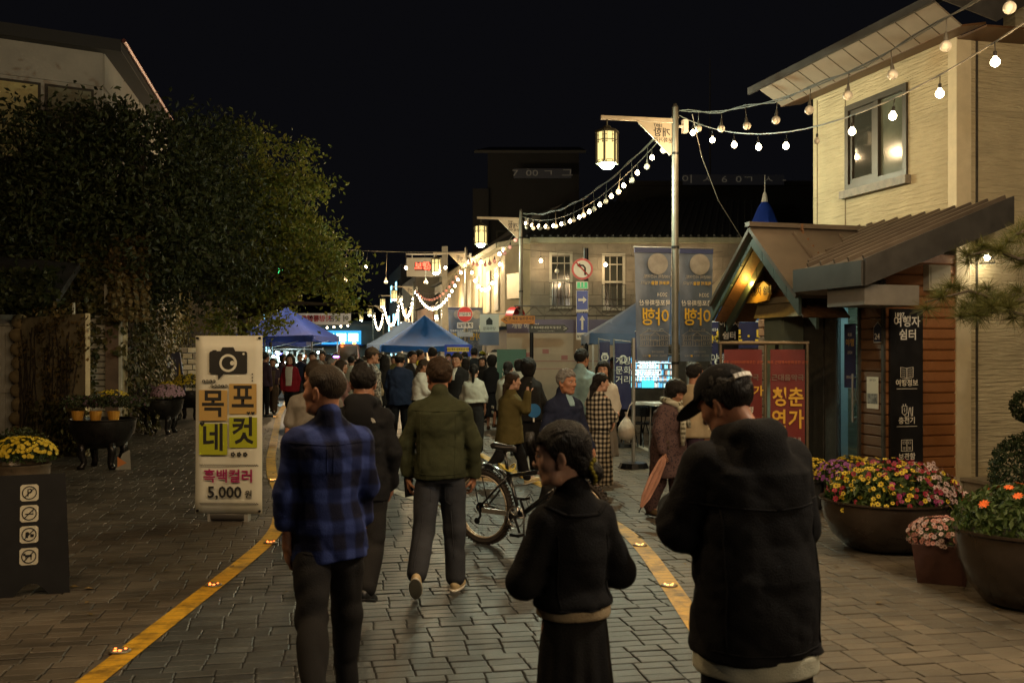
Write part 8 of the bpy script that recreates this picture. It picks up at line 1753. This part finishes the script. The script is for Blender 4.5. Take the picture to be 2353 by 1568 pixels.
for cx_, m, n_ in ((-.30,py,70),(.0,py,34),(.36,pw,80),(.05,pr,46),(.35,pr,20),(.50,pw,50),(-.45,pr,20),(.1,pm_,26),(.45,py,12)):
    q = blob_points((.06,0,.46), (.62,.54,.33), 900, rg, .93); q = q[(np.abs(q[:,0]-cx_) < .20) & (q[:,1] < .15) & (q[:,2] > .45)][:n_]; q = q+rg.normal(0,.022,q.shape); Nn = (q-np.array((.03,.2,.2)))+rg.normal(0,.3,q.shape)
    V, Q = petals(q, Nn, .026, 7, rg); tag(raw_mesh('blossoms', V, Q, m, b, smooth=False), kind='stuff'); Nn /= np.linalg.norm(Nn,axis=1)[:,None]; V, Q = petals(q+Nn*.005, Nn, .008, 4, rg); tag(raw_mesh('blossom_eyes', V, Q, mat('flower eye', (.10,.04,.01), .7), b, smooth=False), kind='stuff')
b = bowl('wide bronze bowl of orange marigolds at the right edge', 2360, 7.0, .47, .52); flowers(b, (0,0,.58), (.50,.46,.27), 26, .040, [(po_,1.0)], 9, rg, 3000, .065, lf_box if False else lf_flow, .35, False)
sq = thing('square_planter', 'small square brown planter of pale pink mums between two bowls', 'planter', (XW(2163,7.75),7.75,0), R(-24), 'flower bowls along the pavement')
MB().add([(-.17,-.17,0),(.17,-.17,0),(.17,.17,0),(-.17,.17,0),(-.21,-.21,.30),(.21,-.21,.30),(.21,.21,.30),(-.21,.21,.30),(-.185,-.185,.30),(.185,-.185,.30),(.185,.185,.30),(-.185,.185,.30),(-.18,-.18,.25),(.18,-.18,.25),(.18,.18,.25),(-.18,.18,.25)], [(3,2,1,0),(0,1,5,4),(1,2,6,5),(2,3,7,6),(3,0,4,7),(4,5,9,8),(5,6,10,9),(6,7,11,10),(7,4,8,11),(8,9,13,12),(9,10,14,13),(10,11,15,14),(11,8,12,15)]).build('pot', mat('brown glaze', (.060,.026,.020), .45, var=.3, vs=7), sq); MB().bx(-.18,.18,-.18,.18,.2,.251).build('soil', soil2, sq)
flowers(sq, (0,0,.34), (.25,.24,.15), 210, .021, [(ppk,.75),(pw,.35)], 9, rg, 500, .05, None, -.3)
for i, (lb, x, d, r, h, cols, ly) in enumerate((('small pot of purple mums behind the largest bowl', 1925, 11.0, .19, .45, [(pp,1.0)], .15),('small pot of yellow mums at the glass door', 1955, 11.7, .19, .42, [(py,.8)], .15),('small pot of golden mums beside the red banners', 1868, 11.2, .18, .45, [(py,1.0)], .15))):
    b = bowl(lb, x, d, r*.8, h*.7, m=mat('plastic pot', (.03,.03,.03), .5)); flowers(b, (0,0,h*.9), (r*1.3,r*1.3,.17), 240, .02, cols, 8, rg, 400, .05, None, -.2, False)
tpn = thing('topiary_bush', 'clipped dark green ball bush by the cream wall', 'bush', (XW(2358,10.0),10.0,0)); MB().tube([(0,0,0),(0,0,.5),(.02,0,1.4)],[.04,.035,.02],7).build('stem', bark, tpn, smooth=True)
P = np.concatenate([blob_points((0,0,.55),(.36,.36,.42),5200,rg,.72), blob_points((.05,.1,1.22),(.16,.16,.17),1100,rg,.6)]); V, Q = leaves(P, .040, None, 1, .55, rg); tag(raw_mesh('foliage', V, Q, lf_box, tpn, smooth=False), kind='stuff')
# left planters
b = bowl('steel rimmed barrel of golden yellow mums at the left edge', 42, 11.2, .33, .50, m=mat('weathered barrel', (.20,.15,.10), .3, .6, var=.3, vs=6)); flowers(b, (.05,0,.62), (.36,.32,.20), 340, .027, [(py,1.0)], 9, rg, 800, .05, None, .0, False)
P = blob_points((-.16,.35,.70),(.30,.28,.20),900,rg,.5); V, Q = leaves(P,.05,None,1,.45,rg); tag(raw_mesh('foliage', V, Q, lf_dark, b, smooth=False), kind='stuff')
b = bowl('black footed cauldron with dark drooping mums and golden pots inside', 236, 15.2, .48, .74, m=mat('black iron', (.022,.019,.017), .3, .5, var=.4, vs=8), legs=True)
for k in range(3): MB().lathe([(.07,.74),(.095,.88),(.085,.88)],14,(-.27+.27*k,-.26,0)).build('pot', mat('golden pot', (.50,.24,.03), .5), b)
for k in range(4): flowers(b, (-.36+.25*k,-.08+.1*(k%2),.98), (.26,.26,.14), 30, .02, [(pet('dark mum petal', (.05,.02,.03)),.9)], 7, rg, 700, .05, lf_dark, -.4, False)
flowers(b, (.05,.2,1.06), (.26,.2,.12), 130, .02, [(py,.9)], 7, rg, 200, .05, None, .2, False)
b = bowl('black footed cauldron of pale lilac mums further along the wall', 370, 21.5, .46, .72, m=MATS['black iron'], legs=True); flowers(b, (.16,-.05,.86), (.34,.32,.20), 420, .028, [(pet('lilac petal', (.42,.26,.32)),1.0)], 7, rg, 500, .06, None, -.2, False); flowers(b, (-.26,0,.86), (.26,.3,.18), 60, .028, [(pet('dark lilac petal', (.12,.06,.09)),1.0)], 7, rg, 500, .06, lf_dark, -.2, False); flowers(b, (.05,.25,1.0), (.2,.2,.12), 80, .028, [(py,.8)], 7, rg, 200, .06, None, 0, False)
b = bowl('farthest black cauldron on feet with yellow mums by the brick wall', 436, 26, .46, .72, m=MATS['black iron'], legs=True); flowers(b, (0,0,.92), (.45,.4,.26), 300, .032, [(py,.9)], 7, rg, 900, .07, lf_dark, .0, False)
lbx = thing('leaflet_box', 'small board with an orange triangle leaning under the black cauldron', 'box', (XW(278,14.9),14.95,0), R(20)); MB().prism([(-.10,0),(.12,0),(.10,.30),(.0,.24)],0,.03).build('board', mat('board grey', (.22,.20,.16), .6), lbx); MB().prism([(-.07,.04),(.06,.10),(-.07,.2)],-.004,-.001).build('triangle', mat('orange sticker', (.5,.16,.03), .5), lbx)
# pine branch reaching in from the right
pn = thing('pine_tree', 'pine tree whose needle branches reach in front of the cream wall', 'tree', (4.75,8.6,0)); tb = MB(); tb.tube([(0,0,0),(.1,.05,1.2),(-.02,0,2.4),(.05,0,3.2)],[.10,.085,.06,.03],10)
tips = []
for bx_ in ([(0,0,2.30),(-.45,.05,2.20),(-.80,.0,2.30),(-1.20,-.05,2.20)], [(0,0,2.6),(-.35,.05,2.58),(-.60,.0,2.66),(-.80,.05,2.60)], [(0,0,2.1),(-.35,-.1,2.08),(-.70,-.1,2.16)], [(.03,0,2.85),(-.2,.1,2.86),(-.34,.1,2.80)], [(0,0,2.35),(-.35,.3,2.26),(-.62,.35,2.20)], [(-.45,.05,2.20),(-.62,-.1,2.12),(-.95,-.15,2.10)]):
    tb.tube(bx_, [.026,.018,.013,.008][:len(bx_)], 6)
    for a, b_ in zip(bx_[:-1], bx_[1:]):
        for t in (.3,.55,.8,1.0): p = Vector(a).lerp(Vector(b_), t); tips.append(p+Vector((rg.normal(0,.045),rg.normal(0,.06),rg.normal(0,.035))))
tb.build('trunk', bark, pn, smooth=True); Vn = []
for p in tips:
    for k in range(170):
        u_ = rg.normal(0,1,3); u_[2] = u_[2]*.7+.30; u_[0] -= .25; u_ /= np.linalg.norm(u_); L = rg.uniform(.08,.16); w_ = np.cross(u_, rg.normal(0,1,3)); w_ /= np.linalg.norm(w_); a = np.array(p)+u_*.008; e = a+u_*L-np.array((0,0,.014)); Vn.append([a-w_*.0018, a+w_*.0018, e+w_*.0008, e-w_*.0008])
V = np.array(Vn).reshape(-1,3); raw_mesh('needles', V, np.arange(len(V)).reshape(-1,4), lf_pine, pn, smooth=False)
# fallen leaves on the paving
fl = leaves(np.stack([RNG.uniform(-6.5,4.5,150), RNG.uniform(6.5,17,150), np.full(150,.012)],1), .06, np.tile((0,0,6.0),(150,1)), .6, .6); tag(raw_mesh('fallen_leaves', fl[0], fl[1], lf_ivy2, None, smooth=False), 'scattered small dry leaves lying on the paving', 'leaves', None, 'stuff')

# ---------------------------------------------------------------- lettering becomes plain meshes
bpy.context.view_layer.update()
_dg = bpy.context.evaluated_depsgraph_get(); _cv = {}
FONTS = [o for o in bpy.data.objects if o.type == 'FONT']
for o in FONTS:
    if o.data.name not in _cv: _cv[o.data.name] = bpy.data.meshes.new_from_object(o.evaluated_get(_dg))
    n = bpy.data.objects.new('lettering', _cv[o.data.name]); COL.objects.link(n)
    n.parent = o.parent; n.location = o.location; n.rotation_euler = o.rotation_euler; n.scale = o.scale
for o in FONTS: bpy.data.objects.remove(o)
finish_lamps()
